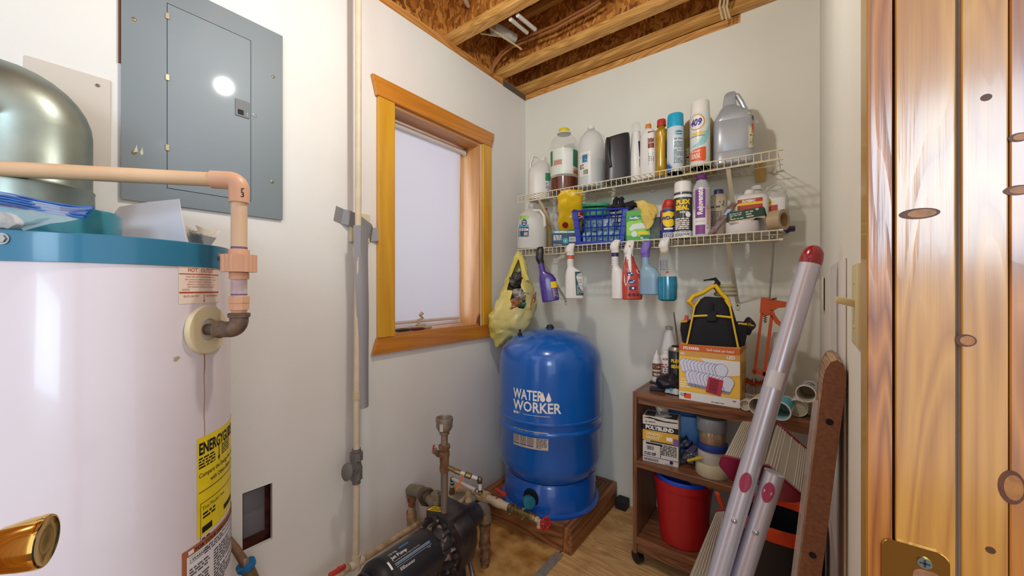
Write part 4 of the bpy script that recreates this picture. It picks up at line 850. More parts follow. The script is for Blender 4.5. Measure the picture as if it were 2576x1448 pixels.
# ---- line in front of the tank: ivory elbow/union/valve, brass manifold, gauge, red wheel
MY, MZ = 1.455, .140
ml = T('tank_supply_line', 'ivory valve and brass manifold line running in front of the blue tank', 'pipe', (-1.2, MY, MZ))
mx_ = lambda px: pY(px, 1280, MY).x; M_ = lambda px, dz=0: Vector((mx_(px), MY, MZ + dz)); xd = Vector((1, 0, 0))
bm = NB(); tube(bm, [(RX + .19, 1.24, .20), (-1.30, 1.36, .165), M_(1178)], .0165, 14); tube(bm, [M_(1172), M_(1222)], .0145, 14); tube(bm, [(-1.31, 1.25, .150), M_(1186, -.006)], .012, 12); lathe_on(bm, (-1.165, 1.22, .17), up, [(0, .0175), (.035, .0175), (.05, .014), (.09, .014)], 14)
ml.w('ivory_pipe', bm, ivr)
bm = NB(); lathe_on(bm, M_(1160) - xd * .0, xd, [(0, .0195), (.05, .0195)], 16); tube(bm, [M_(1170), M_(1170) + Vector((-.02, -.06, .01))], .0195, 16); ml.w('ivory_tee', bm, ivr)
bm = NB(); n = 18; prism(bm, [((.0285 if j % 2 else .0262) * math.cos(PI * j / n), (.0285 if j % 2 else .0262) * math.sin(PI * j / n)) for j in range(2 * n)], mx_(1228) - mx_(1204), axis_M(M_(1204), xd)); ml.w('union_nut', bm, ivr, smooth=False)
L1 = mx_(1280) - mx_(1228); bm = NB(); lathe_on(bm, M_(1228), xd, [(0, .019), (L1 * .25, .019), (L1 * .3, .0225), (L1 * .62, .0215), (L1 * .7, .0185), (L1, .0185)], 18); vl = ml.w('ball_valve', bm, mt('cream_valve', '#cdbea4', .45))
bm = NB(); c = M_(1250, .022) + Vector((.0, .0, .0)); cyl(bm, M_(1250), c, .008, 10); box(bm, -.038, .034, -.008, .008, 0, .016, .006, 2, M=Matrix.Translation(M_(1250, .030) + Vector((0, .03, 0))) @ Matrix.Rotation(.15, 4, 'Y')); ml.w('lever', bm, redh, vl)
L2 = mx_(1350) - mx_(1278); bm = NB(); lathe_on(bm, M_(1276), xd, [(0, .0175), (.018, .0175), (.019, .021), (.030, .021), (.032, .0165), (L2 * .8, .0165), (L2 * .82, .021), (L2 * .95, .021), (L2, .016)], 16)
for px, dv in ((1292, (0, -1, -.3)), (1322, (0, -1, -.3))): lathe_on(bm, M_(px), Vector(dv), [(0, .011), (.020, .011), (.0205, .014), (.027, .014), (.028, .008), (.038, .007)], 10)
lathe_on(bm, M_(1297), up, [(0, .010), (.020, .010), (.021, .006), (.030, .006)], 10); lathe_on(bm, M_(1314), Vector((0, .25, 1)), [(0, .010), (.028, .009)], 10); ml.w('manifold', bm, bra)
bm = NB(); L3 = mx_(1368) - mx_(1350); lathe_on(bm, M_(1348), xd, [(0, .014), (.016, .014), (.017, .009), (L3 + .01, .009)], 6); lathe_on(bm, M_(1356), dn, [(0, .010), (.022, .010), (.023, .012), (.030, .012)], 12); ml.w('hose_bib', bm, ivr)
wc = M_(1372); bm = NB(); ang = Vector((1, -.45, .1)).normalized(); xx, yy, zz_ = frame_from(ang); tube(bm, arc(wc, xx, yy, .024, 0, 2 * PI, 24)[:-1], .0045, 8, closed=True)
for k in range(5): a = 2 * PI * k / 5; tube(bm, [wc, wc + (xx * math.cos(a) + yy * math.sin(a)) * .024], .003, 6); bmesh.ops.create_uvsphere(bm, u_segments=8, v_segments=6, radius=.0062, matrix=Matrix.Translation(wc + (xx * math.cos(a) + yy * math.sin(a)) * .026))
lathe_on(bm, wc - ang * .006, ang, [(0, .008), (.012, .008)], 12); ml.w('wheel_handle', bm, mt('red_enamel', '#b8242c', .3))
pg = T('pressure_gauge', 'round teal pressure gauge standing on the manifold in front of the blue tank', 'gauge', M_(1314, .028))
gc = M_(1326, .060) + Vector((0, .012, 0)); gd = Vector((.80, -.58, .12)).normalized()
bm = NB(); lathe_on(bm, gc - gd * .014, gd, [(0, .024), (.002, .0262), (.026, .0262), (.0265, .0285), (.030, .0285), (.031, .0250)], 32); cyl(bm, gc - up * .024, M_(1318, .025), .006, 8); pg.w('case', bm, mt('teal_gauge_case', '#2a7f98', .3, .3))
bm = NB(); lathe_on(bm, gc + gd * .012, gd, [(0, .0248), (.0005, .0248)], 32); dl = pg.w('dial', bm, mt('brown_stained_dial', '#a3907c', .5, var=.3, vs=80)); bm = NB(); f = plane_map(gc + gd * .0130, Vector((0, 0, 1)).cross(gd), gd.cross(Vector((0, 0, 1)).cross(gd))); ink(pg, dl, 'needle', f, [q_poly([(-.001, -.004), (.001, -.004), (.012, .012)])] + [q_rect(.019 * math.cos(a) - .0006, .019 * math.cos(a) + .0006, .019 * math.sin(a) - .0012, .019 * math.sin(a) + .0012) for a in [-.6 + .42 * i for i in range(11)]], INK, .0004, world=True)

# ================================================================ pressure tank on its wooden platform
beam = wood('dark_stained_beam', '#9a6238', '#5c3218', axis=0, ring=7, rough=.55, bump=.2); beamY = wood('dark_stained_beam_y', '#a56a3c', '#63381c', axis=1, ring=7, rough=.55, bump=.2)
pf = T('tank_platform', 'low frame of rough dark stained timbers under the blue tank', 'platform', (-1.07, 1.78, 0))
X0, X1, Y0, Y1, ZP = -1.36, -.815, 1.515, 2.05, .116
bm = NB(); box(bm, X0, X1 - .045, Y0, Y0 + .04, 0, ZP, .003, 1); pf.w('beam', bm, beam, smooth=False)
bm = NB(); box(bm, X1 - .043, X1, Y0, Y1, 0, ZP, .003, 1); pf.w('beam', bm, beamY, smooth=False)
bm = NB(); box(bm, X0, X0 + .04, Y0 + .042, Y1, 0, ZP, .003, 1); pf.w('beam', bm, beamY, smooth=False)
bm = NB(); box(bm, X0 + .042, X1 - .045, Y1 - .04, Y1, 0, ZP, .003, 1); pf.w('beam', bm, beam, smooth=False)
for k in range(3): a = X0 + .043 + k * .154; bm = NB(); box(bm, a, a + .151, Y0 + .042, Y1 - .042, ZP - .020, ZP - .0005, .002, 1); pf.w('deck_board', bm, beamY, smooth=False)
TX, TY = -1.060, 1.735
blue = mt('blue_tank_enamel', '#0c60bc', .22, var=.10, vs=3, coat=.6); blued = mt('blue_stand_enamel', '#0b55b0', .26, coat=.5)
tk = T('pressure_tank', 'tall glossy blue pressure tank in the corner', 'tank', (TX, TY, ZP))
TR = .268; z = lambda v: v - ZP
ts = [(z(.250), .200), (z(.262), .222), (z(.285), .244), (z(.32), .259), (z(.36), .266), (z(.50), TR), (z(.506), TR + .004), (z(.520), TR + .004), (z(.526), TR), (z(.556), TR + .001), (z(.560), TR + .004), (z(.566), TR + .004), (z(.570), TR), (z(.80), TR), (z(.835), .266), (z(.865), .260), (z(.893), .247), (z(.918), .226), (z(.942), .192), (z(.962), .150), (z(.977), .100), (z(.985), .05), (z(.987), .01)]
bm = NB(); loft(bm, [(a, b, b) for a, b in ts], 96); shl = tk.l('shell', bm, blue)
bm = NB(); loft(bm, [(0, .252, .252), (.010, .254, .254), (.014, .246, .246), (.018, .240, .240), (z(.245), .236, .236), (z(.262), .225, .225)], 96, caps=True); sk = tk.l('stand', bm, blued)
bm = NB(); loft(bm, [(z(.983), .022, .022), (z(.992), .021, .021), (z(1.004), .014, .014), (z(1.005), .010, .010)], 24); tk.l('top_cap', bm, mt('black_rubber', '#17171a', .5))
vdir = Vector((-.10, -.135)); bm = NB(); loft(bm, [(z(.955), .012, .012, vdir.x, vdir.y), (z(.966), .011, .011, vdir.x, vdir.y), (z(.967), .0055, .0055, vdir.x, vdir.y), (z(.985), .0055, .0055, vdir.x, vdir.y)], 16); tk.l('air_valve', bm, mt('black_rubber', '#17171a', .5))
ac = facing((TX, TY))
def on_tank(px, py, R=TR):
    p = hit(px, py, TX, TY, R); return loft_map([(0, R, R), (1, R, R)], math.atan2(p.y - TY, p.x - TX), p.z - ZP)
f = on_tank(1331, 1010)
ink(tk, shl, 'lettering', f, [q_txt('WATER', .066, -.090, .008, .022, 'LEFT', sx=.70), q_txt('WORKER', .066, -.090, -.046, .022, 'LEFT', sx=.86), q_lines(-.03, .10, -.064, -.060, 1)] + [q_poly([(cx + .0105 * math.sin(t) * (1 if True else 1), -.0 + cy) for t, cy in []] or [(cx, .052)] + [(cx + .012 * math.cos(t), .018 + .012 * math.sin(t)) for t in [.5 - 4.14 * i / 14 for i in range(15)]]) for cx in (.066, .094)] + [q_rect(-.089, -.076, -.066, -.055), q_disc(-.066, -.060, .006), q_txt('19', .012, -.053, -.064)], WHT, .0012, .02)
p = on_tank(1332, 1106, TR)
tl = ink(tk, shl, 'rating_label', p, [q_rect(-.092, .090, -.040, .043, 20)], mt('silver_label', '#c2b6a6', .4, .2), .0006)
ink(tk, tl, 'fine_print', p, [q_lines(-.088, -.056, -.022, .032, 12), q_lines(-.050, -.018, -.022, .032, 12), q_lines(-.012, .022, -.022, .032, 12), q_lines(.034, .084, -.034, .012, 7), q_rect(.034, .074, .028, .033, 3)], mt('label_dark', '#50495a', .5), .0010, .02)
ink(tk, tl, 'heading_bar', p, [q_rect(a, a + .033, v, v + .005, 3) for a in (-.089, -.051, -.013) for v in (.035, -.030)], BLUI, .0010, .02)
# dark access hole in the stand
q = hit(1333, 1268, TX, TY, .238); ah = math.atan2(q.y - TY, q.x - TX); dh = Vector((math.cos(ah), math.sin(ah), 0))
hz = .082
f = loft_map([(0, .2375, .2375), (.2, .2372, .2372)], ah + .02, hz); ink(tk, sk, 'access_hole', f, [q_disc(0, 0, .040, .046, 28)], mt('hole_dark_blue', '#04091a', .8), .0012, .01)
one('corner_block', 'small black foam block on the floor right of the blue tank', 'block', box(NB(), -.805, -.745, 1.99, 2.055, 0, .048, .004, 2), mt('black_foam', '#1a1a1e', .6), smooth=False)
one('floor_strip', 'grey metal transition strip nailed across the floor from the platform corner', 'strip', box(NB(), -.885, -.845, -.70, 1.50, .0005, .004, .001, 1), mt('grey_floor_strip', '#a09a92', .45, .3, var=.2, vs=50), smooth=False)
# ================================================================ wire shelves
from mathutils import noise
wire_m = mt('cream_vinyl_wire', '#d8cfb4', .4)
SF, SX0, SX1 = 1.755, -1.290, -0.060
def wire_shelf(zt, label, nm):
    t = T('wire_shelf', label, 'shelf', ((SX0 + SX1) / 2, SF, zt), group='wire shelves on the back wall')
    for (n, y, z, r) in (('front_rail', SF, zt, .0027), ('lower_rail', SF, zt - .036, .0027), ('support_rail', SF + .10, zt - .004, .0024), ('support_rail', SF + .20, zt - .004, .0024), ('back_rail', YB - .010, zt - .004, .0026)):
        bm = NB(); cyl(bm, (SX0 - .002, y, z), (SX1 + .004, y, z), r, 8); t.w(n, bm, wire_m)
    n = 49; me = None
    for i in range(n):
        x = SX0 + .006 + (SX1 - SX0 - .014) * i / (n - 1)
        if me is None:
            bm = NB(); tube(bm, [(0, YB - .008 - SF, .001), (0, .004, .0012), (0, -.0012, -.0035), (0, -.0012, -.036)], .00145, 5)
            ob = t.l('wire', bm, wire_m); me = ob.data; ob.location = (x - (SX0 + SX1) / 2, 0, 0)
        else:
            ob = bpy.data.objects.new('wire', me); COL.objects.link(ob); ob.parent = t.o; ob.location = (x - (SX0 + SX1) / 2, 0, 0)
    for x in (-1.145, -.232):
        bm = NB(); A = Vector((x, SF + .002, zt - .036)); B = Vector((x, YB - .004, zt - .290))
        ribbon(bm, [A, A + (B - A) * .5, B, B + Vector((0, .002, -.02))], (1, 0, 0), .016, .003); box(bm, x - .009, x + .009, YB - .004, YB - .001, zt - .322, zt - .280, .001, 1); br = t.w('brace', bm, wire_m, smooth=False)
        bm = NB(); cyl(bm, (x, YB - .006, zt - .300), (x, YB - .003, zt - .300), .004, 10); t.w('screw', bm, mt('dark_screw', '#3a3632', .5, .4), br)
    for x in (SX0 + .1, -.95, -.62, -.40, -.09):
        bm = NB(); box(bm, x - .008, x + .008, YB - .016, YB - .001, zt - .016, zt + .004, .003, 2); t.w('wall_clip', bm, wire_m)
    for x in (SX1 + .004,):
        for z in (zt, zt - .036):
            bm = NB(); cyl(bm, (x - .006, SF, z), (x + .006, SF, z), .0048, 8); t.w('end_cap', bm, wire_m)
    return t
ZU, ZL = 1.7225, 1.4185
wire_shelf(ZU, 'upper cream wire shelf crowded with jugs and spray cans', 'u')
wire_shelf(ZL, 'lower cream wire shelf holding the blue basket', 'l')
ZU += .0026; ZL += .0026
p = pY(1916, 370, YB - .012); one('wood_shim', 'tan wooden shim standing at the right end of the upper wire shelf', 'shim', box(NB(), p.x - .024, p.x + .016, YB - .020, YB - .014, ZU - .045, ZU + .048, .001, 1), mt('tan_shim', '#c9a35a', .6, var=.2, vs=30, stretch=(1, 1, .2)), smooth=False)

# ================================================================ containers
def at(px, Y, z): p = pY(px, 724, Y); p.z = z; return p
class B(T):
    """a container: (px, Y) place it, S is metres per photo pixel there, yaw turns it from facing the camera"""
    def __init__(s, name, label, cat, px, Y, z, yaw=0.0, group=None):
        p = at(px, Y, z); s.S = zf(p) / FPX; s.p = p
        super().__init__(name, label, cat, p, facing(p) + PI / 2 + yaw, group)      # local -y faces the camera
    def h(s, py): return (EYE - (py - 724) * s.S) - s.p.z                          # height above the base of photo row py
    def body(s, secs, mat, name='body', par=None, seg=32, **k): bm = NB(); loft(bm, secs, seg, **k); return s.l(name, bm, mat, par)
    def map(s, secs, z0, a=-PI / 2): return loft_map(secs, a, z0)
def round_secs(pr): return [(z, r, r) for z, r in pr]
whp = mt('white_bottle_plastic', '#d9d7d2', .35, var=.02, vs=5); whc = mt('white_cap_plastic', '#dedbd5', .4); milky = film('milky_plastic', '#dcdcd8', .62, .35); clearp = film('clear_plastic', '#d6dad6', .20, .12)
redc = mt('red_cap', '#b8342a', .4); labw = mt('label_white', '#dfdfde', .45)
def cap(t, z, r, h, mat, cx=0, cy=0, name='cap', par=None, ridges=False):
    bm = NB(); loft(bm, [(z, r, r, cx, cy), (z + h * .85, r * .97, r * .97, cx, cy), (z + h, r * .88, r * .88, cx, cy)], 24); return t.l(name, bm, mat, par)
def handle(t, pts, r, mat, name='handle', par=None, sy=1.0):
    bm = NB(); tube(bm, pts, r, 10, sy=sy); return t.l(name, bm, mat, par)
def label(t, par, f, u0, u1, v0, v1, mat, name='label', off=.0005, n=10): return ink(t, par, name, f, [q_rect(u0, u1, v0, v1, n, 2)], mat, off)

# --- upper shelf, left to right
t = B('handled_jug', 'white handled jug with a green label, farthest left on the upper shelf', 'jug', 1357, 1.93, ZU); S_ = t.S
H = t.h(384); w = 28 * S_
sec = [(0, w * .93, .055, 0, 0, 4), (.004, w, .06, 0, 0, 4), (H * .52, w, .06, 0, 0, 4), (H * .62, w * .95, .057, .0, 0, 3.4), (H * .74, w * .72, .042, .012, 0, 2.6), (H * .82, .020, .020, .022, 0, 2), (H * .84, .020, .020, .022, 0, 2)]
t.body(sec, whp); handle(t, [(-w * .86, 0, H * .50), (-w * .80, 0, H * .78), (-w * .55, 0, H * .95), (-w * .1, 0, H * .92), (w * .28, 0, H * .80)], .0095, whp); cap(t, H * .83, .019, .02, whc, .022)
f = t.map(sec, H * .10, -PI / 2 + .9); lb = label(t, None, f, -.03, .03, 0, H * .42, labw); ink(t, lb, 'band', f, [q_rect(-.03, .03, H * .26, H * .42, 8)], GRNI, .0009); ink(t, lb, 'fine_print', f, [q_lines(-.026, .024, H * .10, H * .24, 7), q_bars(-.02, .0, .004, H * .08)], INK, .0009)

t = B('cleaner_bottle', 'big clear bottle with a yellow cap and a little amber liquid on the upper shelf', 'bottle', 1419, 1.88, ZU); S_ = t.S; w = 34.5 * S_
pr = [(0, w * .93), (.004, w), (t.h(448), w), (t.h(440), w * .97), (t.h(392), w * .95), (t.h(385), w * .99), (t.h(368), w), (t.h(352), w * .86), (t.h(344), w * .60), (t.h(338), w * .42), (t.h(334), w * .40)]
t.body(round_secs(pr), clearp, seg=40); li = t.body(round_secs([(-.0002, w * .94), (.004, w * 1.01), (t.h(452), w * 1.01), (t.h(451), .01)]), mt('amber_liquid', '#5e2a12', .15, coat=.5), 'liquid', seg=40)
cap(t, t.h(336), w * .40, t.h(325) - t.h(336), mt('yellow_cap', '#d8c32c', .4)); bm = NB(); loft(bm, round_secs([(t.h(338), w * .5), (t.h(336), w * .52), (t.h(335), w * .45)]), 24); t.l('neck_ring', bm, whc)
handle(t, [(w * .42, 0, t.h(336)), (.0, .01, t.h(316)), (-w * .45, .01, t.h(318)), (-w * .9, 0, t.h(326)), (-w * .75, 0, t.h(334)), (-w * .4, 0, t.h(341))], .0012, clearp, 'carry_loop')
sec = round_secs(pr); f = t.map(sec, t.h(446)); LH = t.h(384) - t.h(446)
lb = label(t, None, f, -w * 1.45, w * 1.45, 0, LH, mt('pale_green_label', '#cfd8cc', .4), n=24); ink(t, lb, 'paper_panel', f, [q_rect(-w * .05, w * .65, LH * .06, LH * .95, 6), q_rect(-w * .9, -w * .1, LH * .04, LH * .3, 5)], labw, .0009)
ink(t, lb, 'green_panel', f, [q_rect(w * .68, w * 1.45, LH * .3, LH * .98, 8), q_rect(-w * 1.4, -w * .95, LH * .4, LH * .98, 5)], mt('deep_green_ink', '#1f7a52', .4), .0010); ink(t, lb, 'orange_panel', f, [q_rect(w * .68, w * 1.45, LH * .02, LH * .28, 8), q_rect(-w * .82, -w * .15, LH * .68, LH * .9, 5)], mt('brown_orange_ink', '#b4571f', .4), .0010)
ink(t, lb, 'picture_panel', f, [q_rect(-w * .82, -w * .15, LH * .36, LH * .6, 5)], mt('tan_pink_ink', '#b58a78', .5), .0010); ink(t, lb, 'fine_print', f, [q_lines(w * .0, w * .6, LH * .14, LH * .92, 13)], GRYI, .0013)

t = B('distilled_water_jug', 'tall translucent jug of bluish liquid with a white cap on the upper shelf', 'jug', 1487, 1.87, ZU); S_ = t.S; w = 33 * S_
pr = [(0, w * .9), (.006, w), (t.h(400), w), (t.h(360), w * .93), (t.h(345), w * .78), (t.h(334), w * .5), (t.h(328), w * .28), (t.h(324), w * .27)]
t.body(round_secs(pr), milky, seg=36); t.body(round_secs([(.003, w * .93), (t.h(407), w * .96), (t.h(406), .01)]), mt('bluish_liquid', '#a9b6bd', .25), 'liquid'); cap(t, t.h(326), w * .26, t.h(318) - t.h(326), whc)
handle(t, [(w * .45, 0, t.h(334)), (w * .86, 0, t.h(346)), (w * 1.10, 0, t.h(372)), (w * 1.04, 0, t.h(395))], .007, milky)
f = t.map(round_secs(pr), t.h(450), -PI / 2 - .55); LH = t.h(390) - t.h(450); lb = label(t, None, f, -.034, .034, 0, LH, mt('cream_label', '#d3d1c4', .4)); ink(t, lb, 'blue_panel', f, [q_rect(-.01, .020, LH * .55, LH * .88, 4)], mt('sky_blue_ink', '#4f96c8', .4), .0009); ink(t, lb, 'fine_print', f, [q_lines(-.008, .018, LH * .58, LH * .85, 5), q_bars(-.002, .024, LH * .06, LH * .26, 12), q_lines(-.028, .0, LH * .3, LH * .5, 3)], INK, .0012)

t = B('black_jug', 'black plastic jug with a moulded side handle on the upper shelf', 'jug', 1553, 1.84, ZU); S_ = t.S; w = 32 * S_; bk = mt('black_hdpe', '#26242a', .32, var=.2, vs=12)
bm = NB(); loft(bm, [(0, w * .95, .048, 0, 0, 4), (.005, w, .052, 0, 0, 4), (t.h(358), w * .94, .050, 0, 0, 4), (t.h(347), w * .90, .047, 0, 0, 3.4)], 36)
for v in bm.verts:
    if v.co.z > .05: v.co.z += (v.co.x / w) * .012 * (v.co.z / t.h(347))
t.l('body', bm, bk); handle(t, [(-w * .72, -.052, t.h(355)), (-w * .70, -.066, t.h(375)), (-w * .66, -.066, t.h(400)), (-w * .50, -.052, t.h(425))], .008, bk); cap(t, t.h(352), .011, .016, clearp, w * .62, 0, 'spout')
one('bottle_neck', 'clear bottle neck showing above the black jug', 'bottle', (lambda b: (loft(b, [(ZU, .02, .02, *at(1546, 1.95, 0)[:2]), (ZU + .17, .02, .02, *at(1546, 1.95, 0)[:2]), (t.h(346) + ZU, .012, .012, *at(1546, 1.95, 0)[:2]), (t.h(335) + ZU, .012, .012, *at(1546, 1.95, 0)[:2])], 16), b)[1])(NB()), clearp)

t = B('slim_bottle', 'slim white bottle with a clear dome cap, right of the black jug', 'bottle', 1600, 1.87, ZU); S_ = t.S
pr = [(0, .030), (.004, .0325), (t.h(400), .0300), (t.h(350), .0225), (t.h(332), .0190)]; t.body(round_secs(pr), whp); t.body(round_secs([(t.h(334), .0215), (t.h(318), .0215), (t.h(311), .0175), (t.h(308), .008)]), clearp, 'dome_cap'); f = t.map(round_secs(pr), t.h(425), -PI / 2 + 1.0); label(t, None, f, -.014, .014, 0, .13, BLUI)
t = B('polish_bottle', 'flat white bottle with an orange cap and brown label on the upper shelf', 'bottle', 1631, 1.86, ZU, yaw=-.5); S_ = t.S
sec = [(0, .036, .024, 0, 0, 3.5), (.004, .038, .026, 0, 0, 3.5), (t.h(345), .037, .025, 0, 0, 3.2), (t.h(331), .030, .022, 0, 0, 2.6), (t.h(325), .014, .014)]; t.body(sec, whp); cap(t, t.h(327), .0140, t.h(313) - t.h(327), mt('orange_cap', '#c9802e', .4)); cap(t, t.h(314), .008, t.h(306) - t.h(314), whc, name='nozzle')
f = t.map(sec, t.h(378), -PI / 2 + .55); lb = label(t, None, f, -.004, .024, 0, t.h(336) - t.h(378), mt('brown_label', '#7a3a22', .4)); ink(t, lb, 'lettering', f, [q_lines(.0, .02, .02, .05, 3)], WHT, .0009); f2_ = t.map(sec, t.h(425), -PI / 2 + .55); ink(t, None, 'fine_print', f2_, [q_lines(-.002, .022, .01, .07, 7)], GRYI, .0007)

t = B('gold_bottle', 'golden yellow bottle with a red cap beside the blue-capped can', 'bottle', 1664, 1.86, ZU); S_ = t.S; gold = mt('golden_plastic', '#b8901c', .18, .25, coat=.5, var=.2, vs=10)
pr = [(0, .031), (.010, .033), (.020, .026), (.05, .0235), (t.h(352), .0250), (t.h(342), .031), (t.h(330), .029), (t.h(324), .018), (t.h(316), .015)]; t.body(round_secs(pr), gold, seg=20); cap(t, t.h(318), .0205, t.h(302) - t.h(318), redc); f = t.map(round_secs(pr), t.h(400), -PI / 2 + 1.1); label(t, None, f, -.008, .010, 0, .08, mt('dark_label', '#2a3a44', .4))

def can(name, lab, px, Y, z, r, ytop, ycap, body, capm, seg=36, dome=False):
    t = B(name, lab, 'spray can', px, Y, z); zt, zc = t.h(ytop), t.h(ycap)
    pr = [(0, r * .95), (.003, r), (zc - .006, r), (zc - .001, r * .97)]; b = t.body(round_secs(pr), body, seg=seg)
    bm = NB(); loft(bm, round_secs([(.0, r * .99), (.0025, r * 1.015), (.005, r * 1.005)]), seg); t.l('bottom_rim', bm, mt('tin_rim', '#b8b4ae', .3, .8), b)
    bm = NB(); loft(bm, round_secs([(zc - .002, r * .96), (zt - .006, r * .93), (zt - .001, r * .88), (zt, r * .80)]), seg); t.l('cap', bm, capm); t.prf = round_secs(pr); t.b = b; t.r = r; t.zc = zc; return t
t = can('glass_cleaner_can', 'white and blue glass cleaner spray can with a turquoise cap', 1699, 1.84, ZU, .0365, 289, 323, mt('can_white_blue', '#c6d2da', .25, coat=.4), mt('turquoise_cap', '#1f9fc4', .35))
f = t.map(t.prf, 0); r = .0365; ink(t, t.b, 'blue_panel', f, [q_poly([(-.050, .006), (-.012, .006), (-.012, .012), (-.030, .035), (-.050, .048)])], mt('deep_blue_ink', '#1f4fa0', .4), .0004, .008); ink(t, t.b, 'teal_panel', f, [q_poly([(-.014, .016), (-.012, .020), (-.035, .050), (-.035, .045)]), q_disc(.016, t.zc - .032, .020, .010)], mt('teal_ink', '#1c8aa6', .4), .0005, .008)
ink(t, t.b, 'lettering', f, [q_txt('Sprayway', .0100, .016, t.zc - .0355, .02)], WHT, .0009); ink(t, t.b, 'product_text', f, [q_txt('glass cleaner', .0125, .014, t.zc - .062, .01, sx=.62), q_lines(-.006, .034, t.zc - .10, t.zc - .07, 5), q_lines(-.006, .034, .035, t.zc - .105, 12)], mt('slate_ink', '#5a6a78', .5), .0009)

t = B('amber_jug', 'wide jug of amber liquid behind the carpet cleaner can', 'jug', 1757, 1.965, ZU); w = 40 * t.S
t.body([(0, w * .93, .042, 0, 0, 3), (.005, w, .045, 0, 0, 3), (t.h(325), w, .045, 0, 0, 3), (t.h(305), w * .75, .038, 0, 0, 2.5), (t.h(296), w * .45, .02), (t.h(290), .016, .016)], film('amber_clear_plastic', '#b89a58', .75, .15)); t.body([(.004, w * .95, .040, 0, 0, 3), (t.h(352), w * .96, .041, 0, 0, 3)], mt('amber_brown_liquid', '#6e4216', .2), 'liquid'); cap(t, t.h(292), .017, .016, mt('tan_cap', '#b8a070', .4))
f = t.map([(0, w, .045, 0, 0, 3), (.3, w, .045, 0, 0, 3)], .03); lb = label(t, None, f, -w * .8, -w * .35, 0, .10, mt('kraft_label', '#c9b88c', .4)); ink(t, lb, 'fine_print', f, [q_lines(-w * .78, -w * .4, .01, .09, 6)], INK, .0009)

t = can('carpet_cleaner_can', 'large white carpet cleaner spray can with purple numerals and an orange panel', 1761, 1.83, ZU, .0405, 258, 290, mt('can_pale_aqua', '#d3dad8', .25, coat=.4), whc)
f = t.map(t.prf, 0); zc = t.zc
ink(t, t.b, 'orange_panel', f, [q_poly([(-.048, .028), (.020, .020), (.024, .030), (.024, .082), (-.010, .078), (-.048, .068)])], mt('orange_panel_ink', '#e0591a', .4), .0004, .008); ink(t, t.b, 'aqua_swoosh', f, [q_poly([(-.045, .085), (-.01, .10), (.02, .14), (.035, .17), (.040, .14), (.025, .10), (.0, .086)])], mt('aqua_ink', '#8fc8c6', .4), .0004, .008)
ink(t, t.b, 'ring', f, [q_disc(-.014, zc - .042, .033, .034, 28)], mt('gold_ring_ink', '#d88a2a', .4), .0005, .006); ink(t, t.b, 'ring_inner', f, [q_disc(-.014, zc - .042, .029, .030, 28)], labw, .0008, .006)
ink(t, t.b, 'numerals', f, [q_txt('409', .040, -.0185, zc - .056, .04, shear=.2, sx=.78)], mt('purple_ink', '#4a2a86', .4), .0012, .006); ink(t, t.b, 'carpet_word', f, [q_txt('CARPET', .0185, -.012, zc - .098, .05, shear=.35, sx=.9)], mt('yellow_word_ink', '#e8c21e', .4), .0012, .006); ink(t, t.b, 'carpet_outline', f, [q_rect(-.045, .018, zc - .1035, zc - .1015, 8)], BLUI, .0010); ink(t, t.b, 'fine_print', f, [q_lines(-.038, .002, .034, .070, 8), q_lines(-.03, .01, .008, .016, 2)], WHT, .0010)

t = B('silver_jug', 'large silver-grey oil jug with a top handle at the right of the upper shelf', 'jug', 1843, 1.885, ZU, yaw=.10); w = 43.5 * t.S; sil = mt('silver_hdpe', '#a6aab0', .33, .25); H = t.h(236)
sec = [(0, w * .94, .046, 0, 0, 4.5), (.006, w, .052, 0, 0, 4.5), (t.h(390), w, .052, 0, 0, 4.5), (t.h(388), w * .985, .0505, 0, 0, 4.5), (t.h(386), w, .052, 0, 0, 4.5), (t.h(312), w, .052, 0, 0, 4.5), (t.h(310), w * .985, .0505, 0, 0, 4.5), (t.h(307), w, .052, 0, 0, 4.2), (t.h(292), w * .88, .050, .003, 0, 3.5), (t.h(276), w * .52, .036, -.010, 0, 3), (t.h(268), w * .32, .026, -.012, 0, 3)]
t.body(sec, sil, seg=48); bm = NB(); loft(bm, [(t.h(270), .027, .022, -.012, 0, 4), (t.h(250), .023, .020, -.012, 0, 4), (t.h(238), .022, .018, -.010, 0, 4), (t.h(233), .016, .012, -.006, 0, 4)], 20); t.l('neck_grip', bm, sil); handle(t, [(-.004, 0, t.h(238)), (.018, 0, t.h(243)), (.034, 0, t.h(262)), (.048, 0, t.h(284))], .010, sil); cap(t, t.h(282), .014, .018, mt('pinkish_cap', '#b8a8a0', .4), w * .60, .02)
f = t.map(sec, t.h(385), -.35); lb = label(t, None, f, -.035, .035, 0, t.h(300) - t.h(385), mt('ivory_label', '#cfc9a8', .4)); ink(t, lb, 'orange_panel', f, [q_rect(-.02, .034, .06, .10, 5)], mt('orange_panel_ink', '#e0591a', .4), .0009); ink(t, lb, 'fine_print', f, [q_lines(-.03, .03, .01, .055, 6), q_disc(-.01, .125, .009)], mt('olive_ink', '#50583a', .5), .0009)

